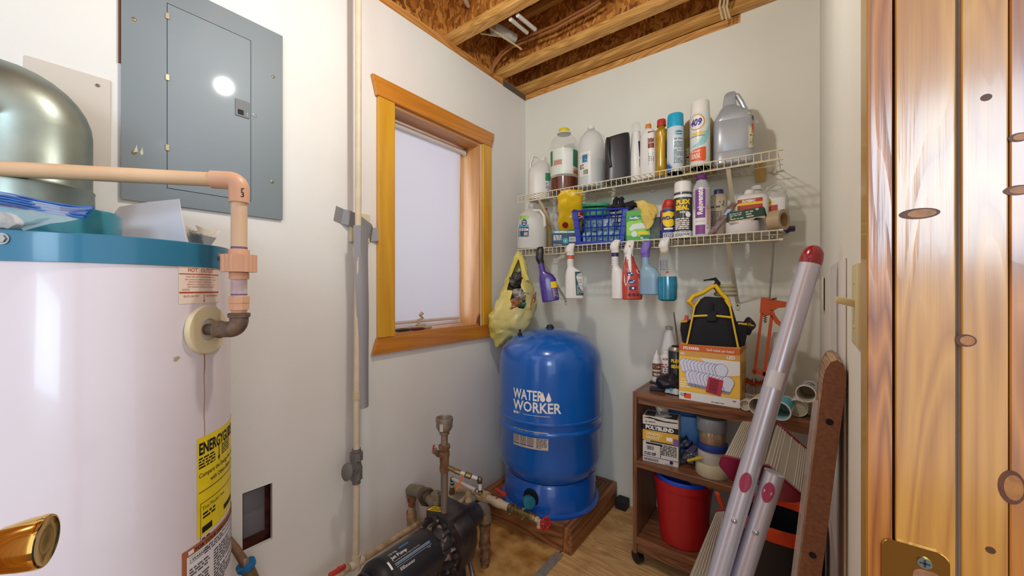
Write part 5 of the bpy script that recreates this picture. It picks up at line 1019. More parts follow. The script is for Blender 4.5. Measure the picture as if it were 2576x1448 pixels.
# --- lower shelf
t = B('water_jug', 'translucent handled water jug, half full, at the left end of the lower shelf', 'jug', 1338, 1.83, ZL); S_ = t.S; w = 37.5 * S_
sec = [(0, w * .92, .056, 0, 0, 4), (.006, w, .062, 0, 0, 4), (t.h(592), w, .062, 0, 0, 4), (t.h(560), w * .95, .060, 0, 0, 3.6), (t.h(542), w * .80, .054, -.004, 0, 3), (t.h(532), w * .52, .038, -.006, 0, 2.4), (t.h(524), .018, .018, -.002, 0), (t.h(517), .018, .018, -.002, 0)]
t.body(sec, milky, seg=40); t.body([(.004, w * .93, .056, 0, 0, 4), (t.h(585), w * .96, .058, 0, 0, 4)], mt('cloudy_water', '#b4b0a4', .3), 'liquid'); cap(t, t.h(520), .019, t.h(513) - t.h(520), milky, -.002, 0)
handle(t, [(.004, -.03, t.h(531)), (w * .55, -.045, t.h(534)), (w * .80, -.050, t.h(548)), (w * .86, -.050, t.h(570)), (w * .80, -.045, t.h(574))], .0085, whp)
f = t.map(sec, t.h(598), -PI / 2 - .62); LH = t.h(546) - t.h(598); lb = label(t, None, f, -.028, .026, 0, LH, mt('blue_green_label', '#3f9cb4', .4)); ink(t, lb, 'green_band', f, [q_rect(-.028, .026, LH * .84, LH, 4)], mt('lime_ink', '#8fc04a', .4), .0009); ink(t, lb, 'navy_panel', f, [q_rect(-.028, .026, 0, LH * .45, 4), q_disc(0, LH * .66, .014, .020)], mt('navy_ink2', '#1e2a52', .4), .0010)
ink(t, lb, 'lettering', f, [q_txt('Pure', .010, 0, LH * .67, .02), q_txt('life', .011, 0, LH * .56, .02), q_bars(.0, .020, LH * .05, LH * .20, 10), q_lines(-.024, .012, LH * .26, LH * .40, 3), q_disc(.017, LH * .32, .006)], WHT, .0014)
t = B('juice_bottle', 'amber bottle with a red cap behind the translucent water jug', 'bottle', 1370, 1.955, ZL); t.body(round_secs([(0, .038), (.004, .042), (t.h(560), .040), (t.h(540), .030), (t.h(532), .018), (t.h(529), .016)]), mt('tan_amber_bottle', '#c2a468', .35, coat=.2)); cap(t, t.h(531), .0165, t.h(524) - t.h(531), redc)
t = B('white_flask', 'small white bottle with a ribbed cap between the jug and the yellow bag', 'bottle', 1398, 2.02, ZL); t.body(round_secs([(0, .022), (.004, .024), (t.h(566), .023), (t.h(556), .014)]), whp); bm = NB(); loft(bm, [(t.h(558) + i * .008, (.020 if i % 2 else .015), (.013 if i % 2 else .018)) for i in range(8)], 16); t.l('ribbed_cap', bm, whc)
def crumple(bm, amp, fr, seed=0.0):
    for v in bm.verts: v.co += noise.noise_vector(v.co * fr + Vector((seed, seed, seed))) * amp
# yellow bait bag
t = B('bait_bag', 'yellow crinkled plastic bag of bait pouches with a red logo standing behind the glove box', 'bag', 1434, 1.895, ZL); S_ = t.S; w = 29 * S_
bm = NB(); loft(bm, [(0, w * .9, .022, 0, 0, 2.6), (.02, w, .030, 0, 0, 2.6), (t.h(560), w, .032, 0, 0, 2.6), (t.h(525), w * .98, .026, 0, 0, 2.6), (t.h(508), w * .95, .012, 0, 0, 3), (t.h(499), w * .85, .003, .008, 0, 4), (t.h(497), w * .84, .0015, .008, 0, 4)], 40)
bmesh.ops.subdivide_edges(bm, edges=[e for e in bm.edges if abs(e.verts[0].co.z - e.verts[1].co.z) > .01], cuts=4); crumple(bm, .008, 26)
shr = lambda z: -.165 * max(0, z - .05) / .22
for v in bm.verts: v.co.z = max(v.co.z, .0005); v.co.y += shr(v.co.z)
bo = t.l('bag', bm, mt('yellow_bag_plastic', '#dbb51a', .25, coat=.4, bump=.2, bs=40))
g0_ = loft_map([(0, w, .038, 0, 0, 2.6), (.3, w * .98, .020, 0, 0, 2.6)], -PI / 2, 0); g_ = lambda u, v, off: (lambda p: Vector((p.x, p.y + shr(p.z), p.z)))(g0_(u, v, off)); ink(t, bo, 'logo_panel', g_, [q_poly([(.012, .190), (.040, .188), (.042, .150), (.030, .128), (.008, .150)])], mt('dark_red_ink', '#8c2018', .4), .010); ink(t, bo, 'lettering', g_, [q_txt('d-CON', .020, .022, .150, .03, sx=.8)], WHT, .012); ink(t, bo, 'picture', g_, [q_disc(-.018, .118, .010, .014)], mt('dark_red_ink', '#8c2018', .4), .008)
ink(t, bo, 'green_picture', g_, [q_poly([(-.05, .045), (-.045, .08), (-.02, .085), (.0, .094), (.03, .090), (.055, .082), (.055, .035), (.03, .030), (.01, .048), (-.015, .032), (-.03, .052)])], mt('leaf_green_ink', '#4a7a34', .4, var=.4, vs=60), .009, .01); ink(t, bo, 'red_band', g_, [q_rect(-.045, .055, .018, .030, 6)], mt('red_band_ink', '#a83a22', .4), .009)
# glove box
def carton(name, lab, cat, px, Y, z, wpx, dep, ytop, mat, yaw=0.0, Hm=None):
    t = B(name, lab, cat, px, Y, z, yaw); w = wpx * t.S / 2; Hh = Hm or t.h(ytop); bm = NB(); box(bm, -w, w, -dep / 2, dep / 2, 0, Hh, .0015, 1); t.b = t.l('carton', bm, mat, smooth=False); t.W = w; t.H = Hh; t.D = dep
    t.f = plane_map((0, -dep / 2, 0), (1, 0, 0), (0, 0, 1)); t.fr = plane_map((w, 0, 0), (0, 1, 0), (0, 0, 1)); t.ft = plane_map((0, 0, Hh), (1, 0, 0), (0, 1, 0)); return t
t = carton('glove_box', 'dark blue box of latex gloves with a teal size badge on the lower shelf', 'box', 1419, 1.825, ZL, 60, .10, 583, mt('navy_carton', '#23405e', .45), yaw=.05); w, H = t.W, t.H
ink(t, t.b, 'teal_strip', t.f, [q_rect(-w, w, H * .84, H * .99), q_poly([((.017 if k % 2 else .0138) * math.cos(PI * k / 12) + w * .08, (.017 if k % 2 else .0138) * math.sin(PI * k / 12) + H * .36) for k in range(24)])], mt('teal_badge', '#2a9aa8', .4), .0006)
ink(t, t.b, 'lettering', t.f, [q_txt('INDUSTRIAL LATEX', .0118, 0, H * .86, .05), q_txt('L', .014, w * .08, H * .30, .04), q_txt('Made in Vietnam', .0065, -w * .9, H * .08, .03, 'LEFT'), q_lines(-w * .9, -w * .25, H * .38, H * .72, 4), q_rect(w * .38, w * .90, H * .30, H * .60)], WHT, .0010); ink(t, t.b, 'barcode', t.f, [q_bars(w * .42, w * .86, H * .34, H * .57, 18)], INK, .0014)

# blue basket with wipes
t = B('plastic_basket', 'blue slotted plastic basket full of wipes packets on the lower shelf', 'basket', 1512, 1.865, ZL, yaw=-.10); S_ = t.S
bb = mt('blue_basket_plastic', '#1f35a0', .35); HB = t.h(535) ; bw, tw, bd, td = 55 * S_, 66 * S_, .062, .078
def lattice(bm, c00, c10, c11, c01, nu, nv, r, solid_v=(), edge=.0):
    c00, c10, c11, c01 = map(Vector, (c00, c10, c11, c01))
    P_ = lambda u, v: (c00 * (1 - u) + c10 * u) * (1 - v) + (c01 * (1 - u) + c11 * u) * v
    for i in range(nu + 1): u = edge + (1 - 2 * edge) * i / nu; tube(bm, [P_(u, 0), P_(u, 1)], r, 4)
    for j in range(nv + 1): tube(bm, [P_(0, j / nv), P_(1, j / nv)], r, 4)
sides = [((-bw, -bd, 0), (bw, -bd, 0), (tw, -td, HB), (-tw, -td, HB)), ((bw, -bd, 0), (bw, bd, 0), (tw, td, HB), (tw, -td, HB)), ((bw, bd, 0), (-bw, bd, 0), (-tw, td, HB), (tw, td, HB)), ((-bw, bd, 0), (-bw, -bd, 0), (-tw, -td, HB), (-tw, td, HB))]
for k, sd_ in enumerate(sides):
    bm = NB(); lattice(bm, *sd_, 7 if k % 2 == 0 else 5, 4, .0032, edge=.09)
    a, b, c, d = map(Vector, sd_); n_ = (b - a).cross(d - a).normalized()
    for (u0, u1) in ((0, .09), (.91, 1)): extr(bm, [a + (b - a) * u0 - n_ * .0015, a + (b - a) * u1 - n_ * .0015, d + (c - d) * u1 - n_ * .0015, d + (c - d) * u0 - n_ * .0015], n_ * .003)
    q0, q1 = a + (d - a) * .0, a + (d - a) * .10; r0, r1 = b + (c - b) * .0, b + (c - b) * .10; extr(bm, [q0, r0, r1, q1], n_ * .003); t.l('side_lattice', bm, bb, smooth=False)
bm = NB(); tube(bm, [(-tw, -td, HB), (tw, -td, HB), (tw, td, HB), (-tw, td, HB)], .0055, 6, closed=True); t.l('rim', bm, bb); bm = NB(); box(bm, -bw, bw, -bd, bd, 0, .003); t.l('base', bm, bb, smooth=False)
base = t
for k, (x, y, z, a, c) in enumerate(((-.055, -.030, .010, .12, '#8fb4c4'), (.010, -.034, .012, -.15, '#7fa8b8'), (.062, -.030, .012, .10, '#98bccc'), (-.03, -.022, .075, -.1, '#7494a8'), (.04, -.02, .075, .2, '#a4bcc4'), (0, .02, .02, .0, '#5f8a94'))):
    p = base.m @ Vector((x, y, z)); tt = T('wipes_packet', ['pale blue packet inside the basket, lower left', 'pale blue packet inside the basket, lower middle', 'pale blue packet inside the basket, lower right', 'grey blue packet inside the basket, upper left', 'grey blue packet inside the basket, upper right', 'dark teal packet at the back of the basket'][k], 'packet', p, facing(p) + PI / 2 + a, group='wipes packets in the blue basket')
    bm = NB(); loft(bm, [(0, .030, .006), (.012, .036, .016, 0, 0, 3), (.05, .036, .018, 0, 0, 3), (.060, .030, .006)] if k < 5 else [(0, .09, .02, 0, 0, 4), (.10, .09, .02, 0, 0, 4)], 24); bmesh.ops.subdivide_edges(bm, edges=bm.edges[:], cuts=1); crumple(bm, .004, 40, k); bo = tt.l('pouch', bm, mt('packet_%d' % k, c, .35))
    if k < 5: ink(tt, bo, 'dark_print', plane_map((0, -.019, .0), (1, 0, 0), (0, 0, 1)), [q_poly([(-.02, .015), (-.008, .02), (.004, .045), (-.004, .046)]), q_poly([(.012, .016), (.02, .018), (.024, .040), (.018, .042)])], mt('packet_print', '#3a6a7c', .4), .0012)
t = B('food_container', 'stack of green plastic lids behind the blue basket', 'container', 1494, 1.975, ZL); bm = NB(); loft(bm, [(0, .068, .04, 0, 0, 4), (t.h(530), .074, .045, 0, 0, 4)], 28); t.l('tub', bm, mt('green_tub', '#2e8a5c', .4)); bm = NB(); loft(bm, [(t.h(530), .082, .048, 0, 0, 4), (t.h(527), .084, .05, 0, 0, 4)], 28); loft(bm, [(t.h(522), .078, .046, 0, 0, 4), (t.h(517), .086, .05, 0, 0, 4), (t.h(515), .084, .05, 0, 0, 4)], 28); t.l('lid', bm, mt('green_lid', '#3fa878', .4))
# black gloves / cloth over the basket
t = B('black_gloves', 'crumpled black work gloves on top of the blue basket', 'gloves', 1562, 1.87, ZL + HB + .006); blackf = mt('black_knit', '#221f22', .85, bump=.5, bs=150)
bm = NB(); loft(bm, [(0, .062, .034, 0, 0, 2.4), (.012, .064, .034, 0, 0), (.024, .050, .026), (.030, .030, .016)], 32); bmesh.ops.subdivide_edges(bm, edges=bm.edges[:], cuts=1); crumple(bm, .016, 28, 3); t.l('palm', bm, blackf)
for k, pts in enumerate((((-.03, 0, .015), (-.028, 0, .045), (-.018, -.004, .062)), ((.005, 0, .02), (.0, .0, .050), (.012, -.004, .058)), ((.03, -.01, .012), (.065, -.02, .016), (.085, -.025, .004)), ((.02, .01, .02), (.060, .0, .028), (.082, -.005, .020)))): bm = NB(); tube(bm, pts, [.013, .012, .009], 10); crumple(bm, .004, 60, k); t.l('finger', bm, blackf)
# sweeper refills box, rubber glove
t = carton('sweeper_refill_box', 'green box of sweeping cloths in front of the yellow rubber glove', 'box', 1603, 1.83, ZL, 55, .075, 533, mt('green_carton', '#4fa33c', .45), yaw=.10); w, H = t.W, t.H
ink(t, t.b, 'lime_panel', t.f, [q_poly([(-w, H * .2), (w, H * .12), (w, H * .55), (0, H * .75), (-w, H * .62)])], mt('lime_panel_ink', '#8cc63c', .4), .0005); ink(t, t.b, 'white_cloth_picture', t.f, [q_poly([(-w * .8, H * .40), (-w * .5, H * .55), (w * .2, H * .60), (w * .7, H * .55), (w * .7, H * .42), (-w * .2, H * .40), (-w * .6, H * .34)]), q_disc(-w * .32, H * .24, .014)], mt('pale_cloth_ink', '#cfd6d2', .4), .0008)
ink(t, t.b, 'lettering', t.f, [q_txt('Swiffer', .017, -w * .35, H * .72, .02, shear=.3), q_txt('SWEEPER', .010, w * .62, H * .73, .03), q_txt('32', .012, w * .30, H * .08, .04), q_lines(w * .3, w * .9, H * .02, H * .08, 2)], WHT, .0012); ink(t, t.b, 'dark_green_panel', t.f, [q_rect(w * .18, w * .98, H * .06, H * .20), q_poly([(-w * .92, H * .70), (-w * .8, H * .82), (w * .2, H * .84), (w * .24, H * .72), (-w * .3, H * .67)])], mt('deep_green_ink', '#1f7a52', .4), .0009)
ink(t, t.b, 'yellow_panel', t.f, [q_rect(w * .0, w * .85, H * .22, H * .32)], YEL, .0009)
t = B('rubber_glove', 'yellow rubber glove draped over the green sweeper box', 'glove', 1632, 1.845, ZL); ygl = mt('yellow_latex', '#cdb25a', .5, bump=.3, bs=60)
bm = NB(); zt_ = t.h(505)
secs = [(t.h(582), .008, .004, -.006, -.045), (t.h(565), .020, .008, .000, -.045), (t.h(548), .036, .012, .004, -.044), (t.h(530), .042, .014, .002, -.03), (t.h(514), .040, .020, -.014, -.01), (t.h(508), .030, .022, -.030, .0), (t.h(504), .018, .014, -.052, .0)]
loft(bm, secs, 28); bmesh.ops.subdivide_edges(bm, edges=bm.edges[:], cuts=1); crumple(bm, .010, 34, 5); t.l('cuff', bm, ygl); bm = NB(); tube(bm, [(.018, -.058, t.h(540)), (.024, -.064, t.h(546)), (.020, -.060, t.h(556))], [.010, .009, .005], 10); t.l('finger', bm, ygl)
t = carton('dark_green_packet', 'dark olive packet standing between the green box and the lubricant can', 'packet', 1648, 1.86, ZL, 26, .05, 548, mt('olive_packet', '#4c5a34', .4, var=.5, vs=50))
# lubricant can with red smart straw
t = B('lubricant_can', 'small blue and yellow lubricant spray can with a red flip straw top', 'spray can', 1681, 1.82, ZL); r = .0345; zc = t.h(530)
pr = round_secs([(0, r * .95), (.003, r), (zc, r), (zc + .006, r * .8), (zc + .012, r * .62), (zc + .018, r * .6)]); b_ = t.body(pr, mt('navy_can', '#25337c', .3, coat=.4), seg=36); t.prf = pr; f = t.map(pr, 0)
bm = NB(); loft(bm, [(zc + .012, r * .66, r * .66), (zc + .018, r * .78, r * .78, .002), (zc + .036, r * .74, r * .8, .004), (zc + .048, r * .55, r * .6, .002), (zc + .052, r * .3, r * .3)], 28); t.l('cap', bm, redc); bm = NB(); loft(bm, round_secs([(zc + .001, r * .97), (zc + .012, r * .66)]), 28); t.l('dome', bm, mt('tin_rim', '#b8b4ae', .3, .8))
bm = NB(); tube(bm, [(-.012, -r * .8, zc + .045), (-.024, -r * .75, zc + .02), (-.026, -r * .72, zc - .01), (-.030, -.022, zc - .09)], .0022, 6); t.l('straw', bm, mt('red_straw', '#c8402e', .4))
ink(t, b_, 'yellow_disc', f, [q_disc(.003, zc - .044, .030, .036, 28)], YEL, .0004, .006); ink(t, b_, 'yellow_square', f, [q_rect(-.026, .032, zc - .045, zc - .012, 8)], YEL, .0004); ink(t, b_, 'lettering', f, [q_txt('WD-40', .022, .003, zc - .046, .06, sx=.95)], mt('navy_ink', '#26356e', .5), .0010, .005); ink(t, b_, 'fine_print', f, [q_rect(-.018, .020, .042, .050, 3), q_lines(-.024, .028, .006, .030, 5)], WHT, .0008)
# sealant can
t = can('sealant_can', 'tall dark grey rubber sealant spray can with a white cap and yellow lettering', 1718, 1.815, ZL, .0385, 458, 484, mt('charcoal_can', '#3c3a3e', .3, coat=.4), whc); f = t.map(t.prf, 0); zc = t.zc
ink(t, t.b, 'white_band', f, [q_rect(-.058, .058, zc - .028, zc - .002, 24), q_rect(-.058, .058, .003, .030, 24)], labw, .0004); ink(t, t.b, 'logo_word', f, [q_txt('FLEX', .026, .0, zc - .058, .07, sx=1.0), q_txt('SEAL', .026, -.004, zc - .083, .07)], YEL, .0010, .006); ink(t, t.b, 'white_word', f, [q_txt('WHITE', .011, .004, zc - .098, .03), q_disc(.022, zc - .105, .012), q_lines(-.034, .026, zc - .170, zc - .118, 6)], WHT, .0008, .006)
ink(t, t.b, 'picture', f, [q_rect(-.034, .026, .040, .078, 6)], mt('taupe_picture', '#8a7c70', .4, var=.4, vs=30), .0008); ink(t, t.b, 'fine_print', f, [q_txt('STOPS LEAKS FAST!', .0065, -.002, .024, .03), q_lines(-.034, .03, .006, .020, 3)], INK, .0009)
# floor restorer bottle
t = B('floor_restorer_bottle', 'slim grey bottle with purple cap and purple vertical-lettered label', 'bottle', 1765, 1.81, ZL); r = .0355
pr = round_secs([(0, r * .94), (.003, r), (t.h(480), r), (t.h(468), r * .86), (t.h(458), r * .62), (t.h(455), r * .6)]); b_ = t.body(pr, mt('grey_bottle', '#a9adb0', .3, coat=.3), seg=36); cap(t, t.h(456), r * .60, t.h(440) - t.h(456), mt('purple_cap', '#6a2a6e', .4)); f = t.map(pr, 0)
hz_ = t.h(478); ink(t, b_, 'white_label', f, [q_rect(-.050, .050, .006, hz_, 20)], labw, .0004); ink(t, b_, 'purple_panel', f, [q_rect(-.026, .014, .078, hz_ - .002, 6), q_rect(-.026, .014, .008, .048, 6)], mt('violet_ink', '#7a3f8c', .4), .0008); ink(t, b_, 'orange_panel', f, [q_poly([(-.010, .008), (.014, .008), (.014, .036), (-.004, .036)])], mt('orange_panel_ink', '#e0591a', .4), .0011)
tx = textmesh('Rejuvenate', .030, .03, 'CENTER', 0, .88); tx = ([(-y, x) for x, y in tx[0]], tx[1]); ink(t, b_, 'lettering', f, [('t', tx, .004, .150)], WHT, .0012, .006); ink(t, b_, 'fine_print', f, [q_txt('floor refresher', .006, -.006, .062), q_lines(.020, .034, .03, .13, 12)], mt('orange_text', '#c86a4a', .5), .0008)
t = B('conditioner_bottle', 'beige bottle with a dark blue cap right of the purple-capped bottle', 'bottle', 1804, 1.885, ZL, yaw=-.1); sec = [(0, .040, .026, 0, 0, 3), (.004, .042, .028, 0, 0, 3), (t.h(500), .039, .027, 0, 0, 3), (t.h(492), .030, .02, .004, 0, 2.5), (t.h(488), .016, .016, .006, 0)]; t.body(sec, mt('beige_bottle', '#a99c86', .35)); cap(t, t.h(489), .019, t.h(478) - t.h(489), mt('navy_cap', '#27305e', .4), .006); f = t.map(sec, 0)
ink(t, None, 'lettering', f, [q_poly([(.010, .155), (.034, .158), (.030, .130)]), q_lines(-.024, .014, .125, .14, 1), q_lines(-.022, .020, .05, .115, 10)], mt('brown_black_ink', '#4a4038', .5), .0006)
# putty strip leaning, torn box with white roll
t = B('blister_strip', 'long narrow blister pack leaning between the bottles on the lower shelf', 'packet', 1818, 1.80, ZL); bm = NB(); A = Vector((-.045, -.012, .002)); Bq = Vector((.044, .01, t.h(512))); d_ = Bq - A; ribbon(bm, [A, A + d_ * .5, Bq], (.75, -.5, -.3), .026, .004); sb = t.l('pack', bm, mt('brown_card', '#6a4438', .35, col2='#8c8486', vs=40, coat=.3), smooth=False)
bm = NB(); ribbon(bm, [A + d_ * .62 + Vector((0, -.004, 0)), A + d_ * .8 + Vector((0, -.004, 0))], (.75, -.5, -.3), .016, .004); t.l('blue_lettering', bm, mt('pale_blue_ink', '#9ab8dc', .4), sb, smooth=False)
t = B('drain_cleaner_jug', 'broad white jug with two caps and a red and yellow label on the lower shelf', 'jug', 1892, 1.91, ZL, yaw=-.12); w = 36 * t.S; sec = [(0, w * .95, .042, 0, 0, 4.5), (.005, w, .046, 0, 0, 4.5), (t.h(503), w, .046, 0, 0, 4.5), (t.h(495), w * .90, .042, -.002, 0, 3.5), (t.h(489), w * .5, .03, -.01, 0, 2.5), (t.h(487), .018, .018, -.012, 0)]
b_ = t.body(sec, whp, seg=40); cap(t, t.h(488), .021, t.h(478) - t.h(488), whc, -.012, 0); f = t.map(sec, 0); z0 = t.h(525)
ink(t, b_, 'red_band', f, [q_rect(-.052, .044, t.h(513), t.h(504), 8), q_rect(-.052, .044, t.h(530), t.h(519), 8)], mt('red_label_ink', '#b03222', .4), .0006); ink(t, b_, 'yellow_band', f, [q_rect(-.052, .044, t.h(519), t.h(513), 8)], YEL, .0006); ink(t, b_, 'lettering', f, [q_txt('ROEBIC', .0135, -.006, t.h(512), .05)], WHT, .0012)
t = B('second_white_jug', 'white bottle behind the broad jug, only its cap and shoulder showing', 'bottle', 1903, 1.99, ZL); t.body(round_secs([(0, .034), (t.h(500), .034), (t.h(486), .020), (t.h(480), .018)]), whp); cap(t, t.h(479), .021, t.h(468) - t.h(479), whc)
t = carton('torn_green_box', 'torn dark green box lying tilted in front of the broad white jug', 'box', 1876, 1.80, ZL + .052, 78, .055, 0, mt('dark_green_carton', '#2c4a3a', .45, var=.3, vs=25), yaw=.12, Hm=.040); t.o.rotation_euler.x = .0; t.o.rotation_euler.y = -.12; w, H = t.W, t.H
ink(t, t.b, 'fine_print', t.f, [q_lines(-w * .9, -.01, .006, .034, 4), q_lines(.0, w * .4, .006, .034, 3), q_poly([(w * .5, .036), (w * .62, .028), (w * .74, .034), (w * .66, .038)])], mt('pale_green_ink', '#b8c4b0', .5), .0006); bm = NB(); extr(bm, [(-w, -.03, -.004), (-w * .4, -.034, -.012), (-w * .3, -.034, -.002), (w * .2, -.034, -.010), (w * .5, -.034, .0), (w, -.03, -.008), (w, -.028, .003), (-w, -.028, .003)], (0, .002, 0)); t.l('torn_flap', bm, mt('torn_card', '#b8a890', .7), smooth=False)
bm = NB(); extr(bm, [(w * .98, -.028, 0), (w * 1.02, -.028, .036), (w * 1.10, .03, .03), (w * 1.32, .03, -.030), (w * 1.18, -.02, -.046)], (.001, .001, 0)); t.l('open_end_flap', bm, mt('dark_green_carton', '#2c4a3a', .45), smooth=False)
t = B('masking_roll', 'white roll of tape lying under the torn green box', 'tape', 1868, 1.81, ZL, yaw=0); r = 37 * t.S
bm = NB(); loft(bm, [(0, r, r * .8), (.002, r * 1.01, r * .81), (.046, r * 1.01, r * .81), (.048, r, r * .8), (.048, r * .45, r * .36), (.02, r * .44, r * .35)], 44); t.l('tape_roll', bm, mt('white_tape', '#cfcaca', .5))
t = B('clear_jug', 'clear handled jug with a red label at the right end of the shelf', 'jug', 1948, 1.945, ZL, yaw=-.15); w = 29 * t.S; sec = [(0, w * .95, .040, 0, 0, 4), (.005, w, .044, 0, 0, 4), (t.h(500), w, .044, 0, 0, 4), (t.h(488), w * .85, .038, 0, 0, 3), (t.h(480), w * .45, .02, -.01, 0, 2)]; clr2 = film('cloudy_clear_plastic', '#d4d2cc', .42, .2)
b_ = t.body(sec, clr2, seg=36); handle(t, [(-w * .72, 0, t.h(486)), (-w * .5, 0, t.h(470)), (w * .2, 0, t.h(462)), (w * .6, 0, t.h(468)), (w * .8, 0, t.h(486))], .0062, clr2); f = t.map(sec, 0); ink(t, b_, 'label', f, [q_rect(-.050, .050, t.h(550), t.h(503), 10)], labw, .0006); ink(t, b_, 'red_panel', f, [q_rect(-.050, .018, t.h(552), t.h(520), 6)], mt('red_label_ink', '#b03222', .4), .0010); ink(t, b_, 'badge', f, [q_disc(-.018, t.h(514), .019, .016)], YEL, .0014); ink(t, b_, 'badge_text', f, [q_lines(-.030, -.006, t.h(517), t.h(511), 2)], mt('dark_red_ink', '#8c2018', .4), .0018)
# clear tape roll and purple item at the end
t = B('packing_tape', 'roll of clear packing tape on its side at the right end of the lower shelf', 'tape', 1957, 1.80, ZL, yaw=-.5); bm = NB(); tube(bm, arc((0, 0, .040), (0, 1, 0), (0, 0, 1), .030, 0, 2 * PI, 32)[:-1], .010, 8, closed=True, sy=1); bm.free(); bm = NB(); Mx = axis_M((-.022, 0, .041), (1, 0, 0)); loft(bm, [(0, .040, .040), (.045, .040, .040), (.045, .028, .028), (0, .028, .028), (0, .040, .040)], 40, caps=False, M=Mx); t.l('tape_roll', bm, mt('clear_tape_roll', '#b09c7c', .3, coat=.4, bump=.4, bs=60)); bm = NB(); loft(bm, [(.001, .0278, .0278), (.044, .0278, .0278), (.044, .0258, .0258), (.001, .0258, .0258), (.001, .0278, .0278)], 32, caps=False, M=Mx); t.l('core', bm, mt('cardboard_core', '#b08e64', .7))
t = B('purple_bottle', 'dark purple bottle lying down at the very end of the lower shelf', 'bottle', 1955, 1.92, ZL); bm = NB(); loft(bm, [(-.05, .012, .012), (-.045, .020, .020), (.03, .020, .020), (.045, .012, .012), (.06, .011, .011)], 24, M=axis_M((0, 0, .020), (1, 0, 0))); t.l('body', bm, mt('dark_purple_plastic', '#3c2a58', .3))
# ================================================================ spray bottles hanging from the lower shelf
def spray(lab, px, Y, yneck, ybot, hw, hd, bodym, headm, collar=None, colm=None, tilt=0.0, ytop=None, sq=3.2, yaw=0.0, headw=.0115, secs=None, liquid=None, ribs=0):
    p = at(px, Y, 0); S_ = zf(p) / FPX; zn = EYE - (yneck - 724) * S_; zb_ = EYE - (ybot - 724) * S_; zt_ = EYE - (ytop - 724) * S_
    t = T('spray_bottle', lab, 'spray bottle', (p.x, p.y, zb_), group='spray bottles hanging from the lower shelf', rot=(0, tilt, facing(p) + PI / 2 + yaw)); H = zn - zb_; Hh = zt_ - zn
    t.H, t.hw, t.hd = H, hw, hd
    sec = secs or [(0, hw * .90, hd * .85, 0, 0, sq), (.004, hw, hd, 0, 0, sq), (H * .55, hw, hd, 0, 0, sq), (H * .68, hw * .80, hd * .92, -hw * .12, 0, 2.8), (H * .76, hw * .48, hd * .7, -hw * .32, 0, 2.2), (H * .80, .0165, .0155, -hw * .42, 0), (H, .0150, .0150, -hw * .45, 0)]
    t.sec = sec; t.b = t.body(sec, bodym) if hasattr(t, 'body') else None
    return t, H, Hh, -hw * .45 if not secs else secs[-1][3]
def _body(s, secs, mat, name='body', par=None, seg=56, **k): bm = NB(); loft(bm, secs, seg, **k); return s.l(name, bm, mat, par)
T.body = _body
def head(t, H, Hh, cx, mat, collar=None, colm=None, trig=True):
    if collar: bm = NB(); loft(bm, [(H - .002, .0165, .0165, cx), (H + collar, .0160, .0160, cx)], 20); t.l('collar', bm, colm)
    z0 = H + (collar or 0)
    bm = NB(); loft(bm, [(z0, .0175, .016, cx, 0, 3), (z0 + (Hh) * .14, .0180, .016, cx, 0, 3.4), (z0 + Hh * .20, .019, .022, cx - .003, .004, 4), (z0 + Hh * .40, .021, .025, cx - .003, .007, 4), (z0 + Hh * .62, .0205, .026, cx + .002, .010, 4), (z0 + Hh * .90 - (collar or 0), .0175, .027, cx + .006, .014, 4.5), (z0 + Hh * 1.0 - (collar or 0), .0150, .022, cx + .010, .016, 4.5)], 24); t.l('spray_head', bm, mat)
    bm = NB(); extr(bm, [(cx - .006, .022, z0 + Hh * .45), (cx - .006, .050, z0 + Hh * .40), (cx - .006, .058, z0 + Hh * .02), (cx - .006, .052, z0 + Hh * .0), (cx - .006, .046, z0 + Hh * .26), (cx - .006, .022, z0 + Hh * .30)], (.012, 0, 0)); t.l('trigger', bm, mat)
    bm = NB(); tube(bm, [(cx + .003, .036, z0 + Hh * .72), (cx + .003, .050, z0 + Hh * .72)], .008, 10); t.l('nozzle', bm, mat)
hwht = mt('white_trigger_plastic', '#d8d3cc', .4)
t, H, Hh, cx = spray('purple spray bottle with a black trigger head hanging leftmost from the lower shelf', 1386, 1.722, 660, 757, .045, .026, mt('purple_hdpe', '#46308a', .28, coat=.3), None, ytop=618, tilt=-.16); head(t, H, Hh, cx, mt('black_trigger', '#1b191c', .35))
f = loft_map(t.sec, -PI / 2 + .55, .014); lb = ink(t, t.b, 'label', f, [q_rect(-.004, .030, 0, H * .42, 14)], mt('dusty_purple_label', '#5d4a78', .45), .0016); ink(t, lb, 'yellow_panel', f, [q_rect(-.004, .030, H * .26, H * .42, 14)], YEL, .0021); ink(t, lb, 'fine_print', f, [q_lines(.0, .027, .004, H * .24, 7)], mt('pale_violet', '#b0a4c8', .5), .0024)
t, H, Hh, cx = spray('white spray bottle with an orange collar and dark green back label', 1445, 1.722, 650, 751, .046, .024, whp, None, ytop=612, yaw=.12); head(t, H, Hh, cx, hwht, .016, mt('orange_collar', '#d2552e', .4))
for k in range(4): bm = NB(); loft(bm, [(H * .82 + k * .008, .0165, .0165, cx), (H * .82 + k * .008 + .003, .0165, .0165, cx)], 20); t.l('neck_rib', bm, whp, t.b)
f = loft_map(t.sec, -PI / 2 + .50, .018); lb = ink(t, t.b, 'label', f, [q_rect(-.008, .026, 0, H * .58, 14)], mt('dark_teal_label', '#2c4c50', .45), .0016); ink(t, lb, 'fine_print', f, [q_disc(.008, H * .50, .011, .007), q_rect(.0, .014, H * .30, H * .34, 2), q_rect(.0, .014, H * .36, H * .40, 2), q_lines(-.005, .024, .004, H * .26, 7)], mt('pale_grey_ink', '#a8b4b8', .5), .0022)
